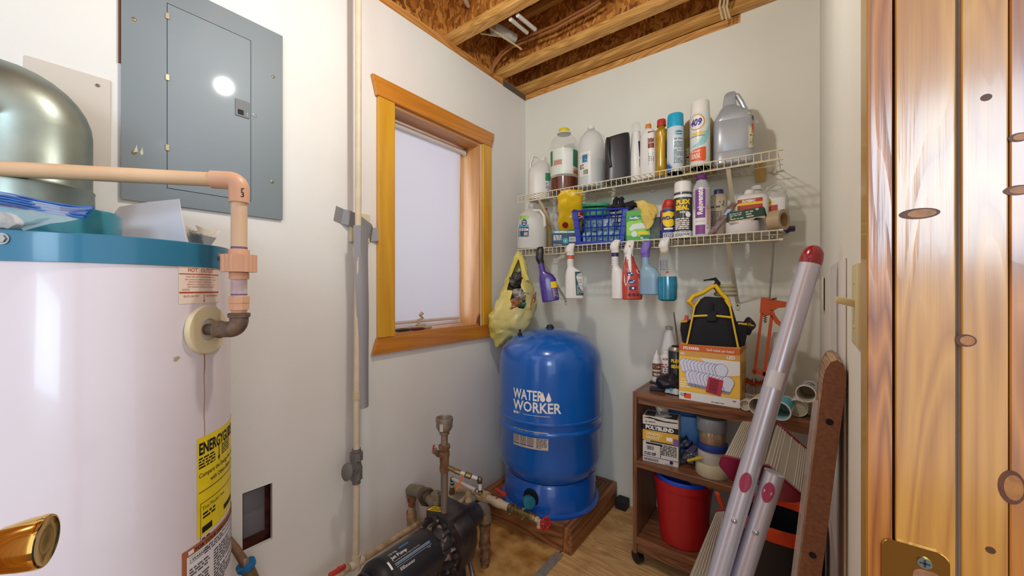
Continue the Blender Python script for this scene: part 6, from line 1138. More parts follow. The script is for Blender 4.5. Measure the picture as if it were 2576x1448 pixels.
t, H, Hh, cx = spray('slim white spray bottle with a navy collar seen edge-on beside the red one', 1555, 1.722, 644, 752, .031, .038, whp, None, ytop=603, yaw=0); head(t, H, Hh, cx, hwht, .016, mt('navy_collar', '#2c2c5c', .4))
for k in range(6): bm = NB(); loft(bm, [(H * .70 + k * .0095, .0175, .0175, cx), (H * .70 + k * .0095 + .004, .0175, .0175, cx)], 20); t.l('neck_rib', bm, whp, t.b)
f = loft_map(t.sec, -PI / 2 + .75, .016); lb = ink(t, t.b, 'label', f, [q_rect(-.006, .022, 0, H * .52, 14)], mt('tan_brown_label', '#a08474', .45), .0016); ink(t, lb, 'fine_print', f, [q_lines(-.004, .020, .0, H * .4, 9), q_disc(.006, H * .5, .010)], INK, .0010)
t, H, Hh, cx = spray('red and white spray bottle with small blue picture panels', 1590, 1.716, 645, 753, .048, .027, mt('red_hdpe', '#b23a26', .28, coat=.3), None, ytop=604, yaw=.15, secs=[(0, .040, .023, 0, 0, 3.4), (.004, .044, .026, 0, 0, 3.4), (.075, .046, .027, 0, 0, 3.2), (.125, .040, .026, -.004, 0, 3), (.160, .026, .021, -.010, 0, 2.6), (.195, .019, .018, -.013, 0), (.245, .0165, .0165, -.013, 0)]); head(t, H, Hh, cx, mt('white_trigger_plastic', '#d8d3cc', .4))
f = loft_map(t.sec, -PI / 2, 0); wl = ink(t, t.b, 'white_panel', f, [q_poly([(-.046, .085), (-.034, .060), (-.018, .088), (-.004, .120), (.002, .150), (.004, .185), (.004, .235), (-.024, .235), (-.028, .19), (-.038, .150)])], labw, .0012, .004)
ink(t, wl, 'blue_panel', f, [q_rect(-.024, .004, .108, .124, 3), q_rect(-.020, .010, .074, .090, 3), q_rect(-.016, .014, .044, .060, 3)], BLUI, .0011); ink(t, wl, 'icon', f, [q_rect(-.018, -.010, .110, .116), q_disc(-.002, .119, .003), q_rect(-.014, .002, .077, .081), q_disc(.004, .085, .003), q_disc(.0, .052, .005), q_txt('FRESH SCENT', .0045, -.012, .136)], WHT, .0015)
ink(t, t.b, 'embossed_rings', f, [q_disc(-.014, .022, .0075), q_disc(.004, .022, .0075), q_disc(.020, .022, .0065), q_poly([(-.022, .180), (-.006, .190), (.002, .160), (-.010, .175)])], mt('maroon_ink', '#5a1a16', .5), .0012); f = loft_map(t.sec, -PI / 2 + .85, .01); ink(t, t.b, 'fine_print', f, [q_lines(-.004, .024, .02, .09, 9), q_disc(.004, .118, .011)], mt('pale_pink_ink', '#dcb8b0', .5), .0009)
lbp = film('pale_blue_plastic', '#8fb4c8', .72, .3)
t, H, Hh, cx = spray('pale blue translucent spray bottle with a purple head', 1635, 1.720, 646, 741, .043, .030, lbp, None, ytop=605, yaw=-.1, sq=3); head(t, H, Hh, cx, mt('violet_trigger', '#6e58a8', .4))
li = t.body([(-.0002, .039, .0265, 0, 0, 3), (.004, .0432, .0302, 0, 0, 3), (H * .45, .0432, .0302, 0, 0, 3)], mt('blue_grey_liquid', '#7f9cb4', .3), 'liquid'); f = loft_map(t.sec, -PI / 2 + .8, .02); ink(t, t.b, 'fine_print', f, [q_poly([(0, 0), (.002, 0), (.014, .03), (.012, .03)]), q_poly([(.004, .034), (.006, .032), (.016, .05), (.013, .05)]), q_lines(.0, .016, .01, .05, 4)], mt('slate_ink', '#5a6a78', .5), .0008)
t, H, Hh, cx = spray('clear spray bottle half full of teal liquid, rightmost of those hanging', 1679, 1.716, 634, 756, .041, .034, clearp, None, ytop=597, yaw=0, sq=2.2, secs=[(0, .030, .028, 0, 0, 2.4), (.006, .038, .034, 0, 0, 2.4), (.07, .040, .035, 0, 0, 2.3), (.13, .037, .032, -.002, 0, 2.2), (.18, .027, .025, -.008, 0, 2), (.22, .018, .018, -.012, 0), (.272, .0155, .0155, -.013, 0)]); head(t, H, Hh, cx, hwht, .006, mt('yellow_gasket', '#d8b828', .4)); li = t.body([(-.0003, .030, .028, 0, 0, 2.4), (.006, .0384, .0344, 0, 0, 2.4), (.070, .0404, .0354, 0, 0, 2.3), (.104, .0388, .0338, -.001, 0, 2.25)], mt('teal_liquid', '#0f7fa0', .12, coat=.6, var=.3, vs=18), 'liquid')
f = loft_map(t.sec, -PI / 2 - .5, .10); ink(t, t.b, 'scribbled_print', f, [q_lines(-.012, .022, .03, .075, 6), q_poly([(-.012, .0), (-.010, .0), (-.006, .07), (-.009, .07)])], mt('slate_ink', '#5a6a78', .5), .0008); ink(t, t.b, 'red_mark', f, [q_disc(.018, .022, .006)], mt('red_label_ink', '#b03222', .4), .0008)

# ================================================================ yellow shopping bag hanging at the shelf corner
p = Vector((-1.290, 1.700, 0)); bgz = .885; bgt = T('shopping_bag', 'yellow plastic shopping bag stuffed with other bags hanging at the left end of the shelves', 'bag', (p.x, p.y, bgz), facing(p) + PI / 2)
yb = mt('yellow_film', '#d2c464', .36, col2='#cfc68c', vs=7, coat=.2, bump=.45, bs=28, stretch=(1, 1, .35)); S_ = zf(p) / FPX; hh = lambda y: EYE - (y - 724) * S_ - bgz
prof = [(868, -.068, .010), (860, -.058, .040), (845, -.044, .080), (820, -.018, .112), (795, .0, .124), (765, .020, .116), (735, .030, .098), (705, .035, .074), (680, .036, .052), (658, .037, .030), (644, .038, .018), (632, .038, .007)]
secs = [(hh(y), r, min(r * .80, .105), cx, .0, 2) for y, cx, r in prof]
secs[0:0] = []
bm = NB(); loft(bm, secs, 44); bmesh.ops.subdivide_edges(bm, edges=[e for e in bm.edges if abs(e.verts[0].co.z - e.verts[1].co.z) > .012], cuts=3, smooth=.4)
bmesh.ops.triangulate(bm, faces=[f_ for f_ in bm.faces if len(f_.verts) > 4])
dele = []
for f_ in bm.faces:
    c = f_.calc_center_median(); a = math.atan2(c.x - .01, -c.y)          # 0 = towards the camera
    zc_ = c.z
    lo = hh(772) if abs(c.x - .02) < .045 else hh(735); 
    if c.y < 0 and hh(772) < zc_ < hh(655):
        x = c.x; k_ = (zc_ - hh(772)) / (hh(655) - hh(772)); x0 = (.004 if k_ < .35 else -.026) + .052 * max(0, k_ - .35) / .65; x1 = .076 - .030 * k_
        if x0 < x < x1: dele.append(f_)
bmesh.ops.delete(bm, geom=dele, context='FACES'); crumple(bm, .020, 13, 2); crumple(bm, .008, 36, 6); crumple(bm, .003, 90, 1); solid(bm, .0008); bo = bgt.l('bag', bm, yb)
bm = NB(); ribbon(bm, [(.085, -.050, hh(705)), (.066, -.050, hh(680)), (.048, -.025, hh(650)), (.040, .01, hh(633)), (.040, .06, hh(632))], (1, -.3, 0), .022, .001); ribbon(bm, [(-.022, -.045, hh(705)), (.0, -.045, hh(680)), (.026, -.020, hh(650)), (.036, .02, hh(632))], (1, .3, 0), .020, .001); crumple(bm, .003, 60); bgt.l('handle', bm, mt('yellow_handle_film', '#d2c455', .36, coat=.2))
f = loft_map([(0, .118, .098, .012, 0, 2), (.4, .125, .100, .012, 0, 2)], -PI / 2 + .98, hh(770)); ink(bgt, bo, 'red_lettering', f, [q_poly([(-.012, -.02), (.034, .040), (.036, .085), (.016, .075), (-.014, .015)])], mt('faded_red_ink', '#c05038', .5), .008); tx = textmesh('THANK YOU', .022, .03, 'CENTER', 0, .8); ca, sa = math.cos(1.15), math.sin(1.15); tx = ([(x * ca - y * sa, x * sa + y * ca) for x, y in tx[0]], tx[1]); ink(bgt, bo, 'white_lettering', f, [('t', tx, .014, .034)], mt('bag_cream_ink', '#d8cf94', .5), .010)
for k, (x, y, z, r, c, nm) in enumerate(((.028, -.020, hh(706), .050, '#4a4642', 'dark grey crumpled bag stuffed in the mouth of the yellow bag'), (.050, -.045, hh(740), .042, '#b0aca6', 'white crumpled bag below the dark one in the yellow bag'), (.020, -.075, hh(762), .036, '#a8744a', 'brown crumpled bag low in the mouth of the yellow bag'), (.060, -.085, hh(764), .018, '#2f8c72', 'green scrap of bag at the low edge of the yellow bag'))):
    q = bgt.m @ Vector((x, y, z)); bm = NB(); bmesh.ops.create_icosphere(bm, subdivisions=4, radius=r, matrix=Matrix.Translation(q) @ Matrix.Diagonal((1, 1, .72, 1))); crumple(bm, r * .55, 34, k * 3.3); crumple(bm, r * .15, 120, k)
    one('crumpled_bag', nm, 'bag', bm, mt('crumple_%d' % k, c, .4, var=.35, vs=40, coat=.3), group='crumpled bags inside the yellow bag', loc=q, smooth=False)

# ================================================================ the wheeled cart
vw = wood('walnut_laminate', '#8a5a3c', '#5e3822', axis=0, ring=10, rough=.35, coat=.2, bump=.03); vz = wood('walnut_laminate_z', '#8a5c40', '#5e3a26', axis=2, ring=10, rough=.35, coat=.2, bump=.03)
CX0, CX1, CY0, CY1, CZ = -.578, .045, 1.630, 1.920, .752
ct = T('wheeled_cart', 'walnut laminate utility cart on casters against the shelf wall', 'cart', ((CX0 + CX1) / 2, (CY0 + CY1) / 2, 0))
for (a, b) in ((CX0, CX0 + .017), (CX1 - .017, CX1)): bm = NB(); box(bm, a, b, CY0, CY1, .055, CZ, .001, 1); ct.w('side_panel', bm, vz, smooth=False)
for (z0, z1) in ((CZ - .024, CZ - .0005), (.430, .456), (.100, .128)): bm = NB(); box(bm, CX0 + .0175, CX1 - .0175, CY0 - .002, CY1 - .004, z0, z1, .001, 1); ct.w('shelf_board', bm, vw, smooth=False)
bm = NB(); box(bm, CX0 + .0175, CX1 - .0175, CY0 + .012, CY0 + .026, CZ - .052, CZ - .0245, .001, 1); ct.w('rail', bm, vw, smooth=False); bm = NB(); box(bm, CX0 + .0175, CX1 - .0175, CY0 + .006, CY0 + .020, .060, .0995, .001, 1); ct.w('rail', bm, vw, smooth=False)
for (x, y) in ((CX0 + .012, CY0 + .03), (CX0 + .012, CY1 - .03), (CX1 - .012, CY0 + .03), (CX1 - .012, CY1 - .03)):
    bm = NB(); loft(bm, [(-.015, .018, .018), (-.013, .0265, .0265), (.013, .0265, .0265), (.015, .018, .018)], 24, M=axis_M((x, y, .027), (.5, .85, 0))); cw = ct.w('caster', bm, mt('black_caster', '#17171a', .35)); bm = NB(); tube(bm, [(x, y, .03), (x, y, .060)], .006, 8); box(bm, x - .010, x + .010, y - .016, y + .016, .046, .056, .004, 1); ct.w('caster_fork', bm, mt('black_caster', '#17171a', .35), cw)
# light bulb carton
t = carton('light_bulb_box', 'orange and white carton of LED light bulbs on top of the cart', 'box', 1784, 1.736, CZ, 10, .2, 0, mt('orange_white_carton', '#e6b654', .45), Hm=.222)
bpy.data.objects.remove(t.b); t.o.rotation_euler.z = 0; t.o.location = (-.2835, 1.636, CZ + .0005); W_, H = .1065, .222
bm = NB(); box(bm, -W_, W_, 0, .20, 0, H, .001, 1); t.b = t.l('carton', bm, mt('orange_white_carton', '#e6b654', .45), smooth=False)
f = plane_map((0, 0, 0), (1, 0, 0), (0, 0, 1)); fs = plane_map((W_, 0, 0), (0, 1, 0), (0, 0, 1))
g1 = ink(t, t.b, 'orange_band', f, [q_rect(-W_, W_, H * .885, H)], mt('orange_band_ink', '#c8602a', .45), .0006); ink(t, t.b, 'orange_band', fs, [q_rect(0, .2, H * .90, H)], mt('orange_band_ink', '#c8602a', .45), .0006); ink(t, t.b, 'tan_band', f, [q_rect(-W_, W_, H * .79, H * .88)], mt('tan_band_ink', '#cf9c50', .45), .0006); ink(t, t.b, 'white_panel', f, [q_rect(-W_, W_, 0, H * .15), q_poly([(-W_ * .3, H * .78), (W_, H * .78), (W_, H * .55), (W_ * .5, H * .50)])], labw, .0006); ink(t, t.b, 'yellow_panel', f, [q_poly([(-W_, H * .78), (-W_ * .32, H * .78), (W_ * .45, H * .50), (W_, H * .50), (W_, H * .16), (-W_, H * .16)])], mt('amber_panel', '#ecc050', .45), .0005)
ink(t, g1, 'lettering', f, [q_txt('SYLVANIA', .0145, -W_ * .58, H * .915, .05, sx=.9), q_txt('Tarif reduit par boite!', .0135, W_ * .38, H * .915, .01, sx=.8), q_txt('60', .016, -W_ * .88, H * .81, .01), q_txt('LED', .0165, W_ * .72, H * .81, .03), q_txt('Quality', .009, -W_ * .80, H * .36, .02), q_lines(-W_ * .95, -W_ * .62, H * .22, H * .34, 3)], WHT, .0010)
bulb = []
for row, (x0, x1, zc_, n) in enumerate(((-.80, .42, .66, 11), (-.60, .62, .46, 11))):
    for i in range(n):
        cx = W_ * (x0 + (x1 - x0) * i / (n - 1)); cz = H * (zc_ - .05 * i / (n - 1)); r = .0185 if i < n - 1 else .0215; s_ = [(cx + r * math.cos(a), cz + r * math.sin(a)) for a in [PI * 1.20 - 1.40 * PI * k / 12 for k in range(13)]]; bulb.append((i, row, s_ + [(cx + .009, cz - .034), (cx - .009, cz - .034)], (cx, cz)))
for row in (0, 1):
    its = [q_poly([(x + (x - c[0]) * .06, z + (z - c[1]) * .06) for x, z in s_]) for i, r_, s_, c in bulb if r_ == row]; 
    for k, (i, r_, s_, c) in enumerate([b for b in bulb if b[1] == row]):
        pass
    gb = NB(); wb = NB()
    for k, (i, r_, s_, c) in enumerate([b for b in bulb if b[1] == row]):
        o_ = .0008 + k * .0001 + row * .0013
        for bmx, sc, oo in ((gb, 1.07, o_), (wb, 1.0, o_ + .0001)):
            bmx.faces.new([bmx.verts.new(f(c[0] + (x - c[0]) * sc, c[1] + (z - c[1]) * sc, oo)) for x, z in s_])
    t.l('bulb_outline', gb, mt('bulb_outline_ink', '#6e7a9a', .5), t.b, False); t.l('bulb_picture', wb, mt('bulb_picture_ink', '#d6daf0', .45), t.b, False)
ink(t, t.b, 'bulb_base', f, [q_rect(W_ * (-.60 + 1.22 * i / 10) - .008, W_ * (-.60 + 1.22 * i / 10) + .006, H * (.46 - .05 * i / 10) - .044, H * (.46 - .05 * i / 10) - .032) for i in range(11)], mt('silver_ink', '#8c90a0', .4), .0030)
tag_ = T('price_tag', 'red barcode sticker on the front of the light bulb carton', 'sticker', (-.262, 1.632, CZ + .07)); fp = plane_map((-.262, 1.6318, CZ + .068), (.985, 0, -.17), (.17, 0, .985)); bm = inkbm(fp, [q_rect(-.026, .026, -.028, .034)], 0); solid(bm, .0004); rt = tag_.w('sticker', bm, mt('crimson_sticker', '#b8364a', .45), smooth=False); ink(tag_, rt, 'barcode', fp, [('q', [(-.018, .012, -.024 + i * .0034, -.0230 + i * .0034 + random.choice((0, .0006))) for i in range(16)])], INK, .0006, world=True)
ink(t, t.b, 'fine_print', f, [q_lines(-W_ * .95, -W_ * .75, H * .06, H * .12, 2), q_lines(W_ * .1, W_ * .9, H * .02, H * .05, 1), q_rect(W_ * .78, W_ * .88, H * .095, H * .115)], GRYI, .0009); ink(t, t.b, 'tan_patch', f, [q_rect(-W_ * .82, -W_ * .58, H * .03, H * .12), q_rect(W_ * .38, W_ * .56, H * .465, H * .495)], mt('orange_panel_ink', '#e0591a', .4), .0009); ink(t, t.b, 'side_print', fs, [q_lines(.02, .18, H * .45, H * .75, 6), q_rect(.05, .15, H * .2, H * .4)], mt('side_orange', '#c98a3c', .5), .0007)
# tool bag
tb = T('tool_bag', 'black tool bag with yellow piping standing on the light bulb carton', 'bag', (-.2835, 1.735, CZ + .2235), rot=(0, 0, .12)); navy = mt('black_canvas', '#15151f', .8, bump=.3, bs=200); ypip = mt('yellow_piping', '#dcb820', .6)
bm = NB(); hw0, hd0 = .095, .085
loft(bm, [(0, hw0, hd0, 0, 0, 6), (.01, hw0 + .003, hd0 + .003, 0, 0, 6), (.10, .080, .078, 0, 0, 5), (.15, .066, .070, 0, 0, 5), (.175, .050, .062, 0, 0, 4), (.186, .034, .055, 0, 0, 4)], 48); crumple(bm, .004, 25); bo = tb.l('body', bm, navy)
hwz = lambda z: hw0 + (.066 - hw0) * z / .15; hdz = lambda z: hd0 + .003 + (.070 - hd0) * z / .15
for s in (-1, 1): bm = NB(); tube(bm, [(s * hwz(z) * .93, -hdz(z) - .003, z) for z in (.0, .05, .10, .15)] + [(s * .045, -.058, .178)], .0035, 8); tb.l('piping', bm, ypip)
bm = NB(); tube(bm, [(-hwz(.115) * .93, -hdz(.115) - .004, .112), (0, -hdz(.115) - .005, .118), (hwz(.115) * .93, -hdz(.115) - .004, .112)], .0045, 6); tb.l('top_piping', bm, ypip)
for s in (-1, 1):
    bm = NB(); loft(bm, [(0.004, .018, .070, 0, 0, 3), (.05, .026, .072, 0, 0, 3), (.085, .024, .070, 0, 0, 3), (.088, .016, .066, 0, 0, 3)], 24, M=Matrix.Translation((s * .094, 0, 0))); pk = tb.l('side_pocket', bm, navy); bm = NB(); tube(bm, [(s * .090, -.074, .090), (s * .114, -.058, .086), (s * .116, 0, .085)], .004, 6); tb.l('pocket_piping', bm, ypip, pk)
bm = NB(); pts = [(-.068, -.045, .150), (-.085, -.050, .168), (-.070, -.045, .190), (-.035, -.03, .205), (-.005, -.02, .228), (.010, -.015, .232), (.028, -.02, .205), (.050, -.035, .180), (.062, -.045, .150)]
tube(bm, pts, .0105, 10, sy=.8); tb.l('handle', bm, mt('yellow_webbing', '#dfb418', .6)); bm = NB(); tube(bm, [(.0, 0, .222), (.018, 0, .246), (.008, 0, .262), (-.018, 0, .258), (-.034, 0, .256)], [.011, .009, .006, .003, .003], 8); ribbon(bm, [(.0, .0, .226), (-.03, .0, .21), (-.05, .01, .204)], (0, 1, 0), .03, .004); tb.l('strap', bm, navy)
bm = NB(); box(bm, -.016, .016, -.086, -.080, .095, .135, .002, 1); box(bm, -.004, .004, -.080, -.070, .135, .170, .002, 1); tb.l('zip_pull', bm, mt('black_webbing', '#101014', .7), smooth=False)
q = tb.m @ Vector((-.092, -.066, .092)); bm = NB(); tube(bm, [q, q + up * .022], [.009, .007], 10); one('red_tool', 'red handled tool sticking out of the left pocket of the tool bag', 'tool', bm, mt('red_plastic_tool', '#c8503c', .35)); q = tb.m @ Vector((.045, .03, .188))
t = T('coiled_rope', 'coil of pale rope on top behind the tool bag handles', 'rope', q); bm = NB()
for k in range(3): tube(bm, arc(q + Vector((0, 0, .012 + k * .016)), (1, 0, 0), (0, 1, 0), .035 - k * .004, 0, 2 * PI, 20)[:-1], .009, 8, closed=True)
t.w('coil', bm, mt('pale_rope', '#a8a488', .85, bump=.6, bs=180))
q = tb.m @ Vector((.120, .0, .075)); bm = NB(); bmesh.ops.create_icosphere(bm, subdivisions=3, radius=.03, matrix=Matrix.Translation(q) @ Matrix.Diagonal((.7, 1, 1, 1))); crumple(bm, .02, 40); one('work_glove', 'dark glove with yellow patches bulging from the right pocket of the tool bag', 'glove', bm, mt('patched_glove', '#24202c', .8, col2='#b89628', vs=38, sharp=True), loc=q)
# bottles at the left of the cart top
t = B('glue_bottle', 'small white glue bottle with a pointed tip and brown label', 'bottle', 1652, 1.80, CZ); r = 11 * t.S; pr = round_secs([(0, r * .95), (.003, r), (t.h(908), r), (t.h(902), r * .7)]); b_ = t.body(pr, whp, seg=24); bm = NB(); loft(bm, round_secs([(t.h(903), r * .75), (t.h(895), r * .7), (t.h(888), r * .25), (t.h(880), r * .12)]), 16); t.l('nozzle', bm, whc); f = t.map(pr, 0); lb = label(t, b_, f, -r * 1.1, r * 1.1, t.h(945), t.h(912), mt('brown_glue_label', '#7a4a2c', .45)); ink(t, lb, 'lettering', f, [q_txt('WOOD', .011, 0, t.h(932), .06), q_txt('GLUE', .011, 0, t.h(941), .06), q_lines(-.014, .014, t.h(923), t.h(914), 2)], WHT, .0010)
t = B('hand_cleaner_bottle', 'white bottle with red lettering beside the small glue bottle', 'bottle', 1676, 1.84, CZ); r = 17 * t.S; sec = [(0, r * .95, r * .7, 0, 0, 3), (.003, r, r * .75, 0, 0, 3), (t.h(898), r, r * .75, 0, 0, 3), (t.h(890), r * .6, r * .5)]; b_ = t.body(sec, whp); cap(t, t.h(891), r * .5, t.h(880) - t.h(891), whc); f = t.map(sec, 0); ink(t, b_, 'lettering', f, [q_txt('ACE', .012, -.006, t.h(903), .05, shear=.2), q_lines(-.022, .022, t.h(940), t.h(912), 5), q_disc(.014, t.h(906), .006)], REDI, .0008)
t = B('tapered_jug', 'white tapered jug with a moulded handle behind the small bottles on the cart', 'jug', 1683, 1.895, CZ); r = 19 * t.S; t.body([(0, r, r * .8, 0, 0, 3), (t.h(880), r, r * .8, 0, 0, 3), (t.h(862), r * .8, r * .7, 0, 0, 2.5), (t.h(835), r * .5, r * .5), (t.h(828), r * .45, r * .45)], whp); cap(t, t.h(829), r * .46, t.h(820) - t.h(829), mt('grey_cap', '#a8a098', .4)); handle(t, [(r * .5, 0, t.h(836)), (r * .95, 0, t.h(845)), (r * 1.05, 0, t.h(868)), (r * .9, 0, t.h(880))], .005, whp)
t = B('spray_paint_can', 'black spray can with yellow lettering half hidden by the light bulb carton', 'spray can', 1701, 1.80, CZ); r = .033; pr = round_secs([(0, r), (t.h(880), r), (t.h(874), r * .8), (t.h(868), r * .5)]); b_ = t.body(pr, mt('black_can', '#1b1a1e', .3, coat=.3)); f = t.map(pr, 0); ink(t, b_, 'lettering', f, [q_txt('FLEX', .018, -.002, t.h(908), .06), q_txt('SEAL', .018, -.002, t.h(922), .06)], YEL, .0010, .006); bm = NB(); loft(bm, round_secs([(t.h(881), r * 1.01), (t.h(878), r * 1.02), (t.h(872), r * .8), (t.h(870), r * .4)]), 24); t.l('dome', bm, mt('tin_rim', '#b8b4ae', .3, .8)); 
bm = NB(); tube(bm, [pY(1706, 870, 1.84), pY(1702, 838, 1.84), pY(1695, 785, 1.84)], [.0055, .004, .0025], 8, sy=.6); one('stir_stick', 'thin paint-stained wooden stick standing behind the carton', 'stick', bm, mt('stained_stick', '#8a6a4a', .7, var=.4, vs=60))
t = T('clamp', 'black spring clamp lying at the left front of the cart top', 'clamp', (-.49, 1.68, CZ)); o_ = pZ(1655, 975, CZ + .01); bm = NB(); box(bm, -.034, .034, -.020, .020, 0, .012, .003, 1, M=Matrix.Translation((o_.x, o_.y, CZ + .0005)) @ Matrix.Rotation(.3, 4, 'Z')); cl_ = t.w('jaw', bm, mt('dark_blue_black', '#1c1e2a', .4), smooth=False); bm = NB(); box(bm, -.032, .030, -.018, .018, 0, .007, .003, 1, M=Matrix.Translation((o_.x - .004, o_.y, CZ + .022)) @ Matrix.Rotation(.3, 4, 'Z') @ Matrix.Rotation(.30, 4, 'Y')); t.w('jaw', bm, mt('dark_blue_black', '#1c1e2a', .4), smooth=False)
t = T('black_bag', 'crumpled black plastic bag against the left side of the carton', 'bag', (-.44, 1.70, CZ)); bm = NB(); bmesh.ops.create_icosphere(bm, subdivisions=4, radius=.04, matrix=Matrix.Translation((-.450, 1.715, CZ + .042)) @ Matrix.Diagonal((1.15, .9, 1.0, 1))); crumple(bm, .030, 26, 4); 
for v in bm.verts: v.co.z = max(v.co.z, CZ + .001)
t.w('bag', bm, mt('black_film', '#1d1d2a', .4, coat=.3), smooth=False)
t = T('white_pouch', 'small white pouch with a teal logo leaning on the carton front corner', 'pouch', (-.41, 1.64, CZ)); q = pZ(1690, 985, CZ + .01); bm = NB(); loft(bm, [(0, .034, .018, 0, 0, 3), (.018, .028, .020, 0, 0, 2.6), (.045, .018, .010, 0, 0, 2.6), (.052, .012, .003)], 24, M=Matrix.Translation((q.x, q.y + .01, CZ + .0008)) @ Matrix.Rotation(-.25, 4, 'X')); bmesh.ops.subdivide_edges(bm, edges=bm.edges[:], cuts=1); crumple(bm, .005, 50, 2); po = t.w('pouch', bm, mt('frosted_white_film', '#c2c4c4', .4)); fp = plane_map((q.x, q.y - .012, CZ + .022), (1, 0, 0), (0, .25, 1)); ink(t, po, 'logo', fp, [q_poly([(-.010, 0), (0, .007), (.010, 0), (0, -.007)])], mt('teal_ink', '#1c8aa6', .4), .004, world=True)
# scrub brush, cap, tubs lying on their sides
t = B('scrub_brush', 'white scrub brush with orange-stained bristles upside down right of the carton', 'brush', 1891, 1.82, CZ, yaw=-.2); w = 25 * t.S; bm = NB(); loft(bm, [(0, w * .9, .026), (.004, w, .030), (.018, w, .030), (.022, w * .9, .027)], 32); t.l('brush_base', bm, whc)
bm = NB(); bm2 = NB()
for i in range(90):
    a = random.uniform(0, 2 * PI); k = math.sqrt(random.random()); x, y = w * .85 * k * math.cos(a), .024 * k * math.sin(a); hgt = random.uniform(.042, .060); tube(bm, [(x, y, .020), (x * 1.25, y * 1.25, .020 + hgt * .75)], .0014, 4); tube(bm2, [(x * 1.25, y * 1.25, .020 + hgt * .75), (x * 1.35, y * 1.35, .020 + hgt)], .0018, 4)
bo = t.l('bristles', bm, mt('white_bristle', '#c8c0b4', .6)); bo['kind'] = 'stuff'; bo = t.l('orange_bristle_tips', bm2, mt('orange_bristle', '#b4542a', .6)); bo['kind'] = 'stuff'
def tub(lab, px, py, t_, rpx, L, wallm, inm=None, closed=False, slant=0.0):
    if t_ > 0: t_ = (EYE - CZ - .001) * FPX / (py - 724 + rpx)
    t_ = abs(t_); L *= 1.25; p = pF(px, py, t_); r = rpx * t_ / FPX; tt = T('spackle_tub', lab, 'tub', p, group='tubs lying on the cart top'); d_ = Vector((.12 + slant, 1, 0)).normalized(); Mx = axis_M(p, d_)
    bm = NB(); loft(bm, [(0, r, r), (.004, r * 1.03, r * 1.03), (.008, r * .97, r * .97), (L, r * .86, r * .86)] , 36, M=Mx, caps=False); bm.faces.new([bm.verts.new(Mx @ Vector((r * .86 * math.cos(2 * PI * j / 36), r * .86 * math.sin(2 * PI * j / 36), L))) for j in range(36)]); bmi = NB(); loft(bmi, [(-.0001, r * .93, r * .93), (.0005, r * .90, r * .90), (.012 if closed else L * .8, r * (.88 if closed else .78), r * (.88 if closed else .78)), ((.012 if closed else L * .8) + .0001, .001, .001)], 36, M=Mx, caps=False); loft(bm, [(-.0002, r * .93, r * .93), (-.0002, r * 1.0, r * 1.0)], 36, M=Mx, caps=False)
    o = tt.w('tub', bm, whp); tt.w('inside', bmi, inm or mt('tub_inside', '#b9b29c', .6), o); f = lambda u, v, off: Mx @ Vector(((r * .965 + off) * math.cos(a0_ + u / r), (r * .965 + off) * math.sin(a0_ + u / r), .012 + v)); x, y, _z = frame_from(d_); a0_ = math.atan2(Vector(y).z, Vector(x).z)
    b = ink(tt, o, 'label', lambda u, v, off: f(u, v, off - r * .02 * v / L), [q_rect(-r * 1.3, r * 1.3, 0, L * .7, 16)], wallm, .0006, world=True); return tt, f, b
p_ = tub('cream-rimmed tub lying on its side, leftmost of the tubs beside the carton', 1906, 1022, 1.42, 21, .09, mt('pale_tan_label', '#c8bc9c', .4))
tt, f, b = tub('turquoise tub lying open toward the camera behind the ladder rail', 1962, 1034, 1.36, 23, .10, mt('turquoise_label', '#3fa4bc', .4), mt('turquoise_inside', '#8fb8b8', .5)); 
tt, f, b = tub('white tub with orange lettering, lid end toward the camera', 2006, 1026, 1.36, 21, .09, labw, closed=True); ink(tt, b, 'lettering', f, [q_lines(-.02, .02, .01, .05, 4)], ORI, .0012, world=True)
tt, f, b = tub('white and grey tub lying on top of the other tubs, nearest the wall', 2027, 990, -1.27, 21, .09, mt('grey_label', '#b0b0b0', .4)); ink(tt, b, 'fine_print', f, [q_lines(-.02, .02, .01, .06, 6)], INK, .0012, world=True)
tub('small white tub at the far right of the cart top beside the leaning board', 2044, 1028, 1.36, 17, .08, labw, closed=True)
tub('short frosted cap lying by the right corner of the light bulb carton', 1875, 1019, 1.43, 13, .03, mt('frosted_cap', '#c2bebe', .4), closed=True)

# caulking gun hanging by its rod
t = T('caulking_gun', 'orange caulking gun hanging by its steel rod from the lower shelf', 'caulking gun', pY(1935, 760, 1.775)); orm = mt('orange_enamel', '#b84a20', .35, coat=.3)
YG = 1.765; q_ = lambda pts, Y=YG: [pY(x, y, Y) for x, y in pts]
bm = NB(); extr(bm, q_([(1914, 747), (1936, 749), (1940, 756), (1940, 792), (1922, 795), (1911, 788)]), (0, .035, 0)); bmesh.ops.bevel(bm, geom=bm.edges[:], offset=.003, segments=2, affect='EDGES'); t.w('block', bm, orm)
bm = NB(); extr(bm, q_([(1934, 752), (1985, 760), (1985, 772), (1958, 772), (1945, 782), (1936, 784)]), (0, .026, 0)); bmesh.ops.bevel(bm, geom=bm.edges[:], offset=.003, segments=2, affect='EDGES'); t.w('handle', bm, orm)
bm = NB(); extr(bm, q_([(1937, 780), (1945, 778), (1950, 792), (1958, 804), (1966, 812), (1964, 822), (1950, 812), (1941, 797)]), (0, .016, 0)); t.w('trigger', bm, orm)
bm = NB(); extr(bm, q_([(1913, 788), (1920, 788), (1901, 942), (1894, 940)]), (0, .010, 0)); t.w('cradle_bar', bm, orm, smooth=False); bm = NB(); extr(bm, q_([(1937, 792), (1946, 792), (1926, 950), (1918, 946)]), (0, .010, 0)); t.w('cradle_bar', bm, orm, smooth=False)
bm = NB(); extr(bm, q_([(1893, 928), (1926, 936), (1926, 946), (1892, 936)]), (0, .045, 0)); t.w('end_plate', bm, orm, smooth=False)
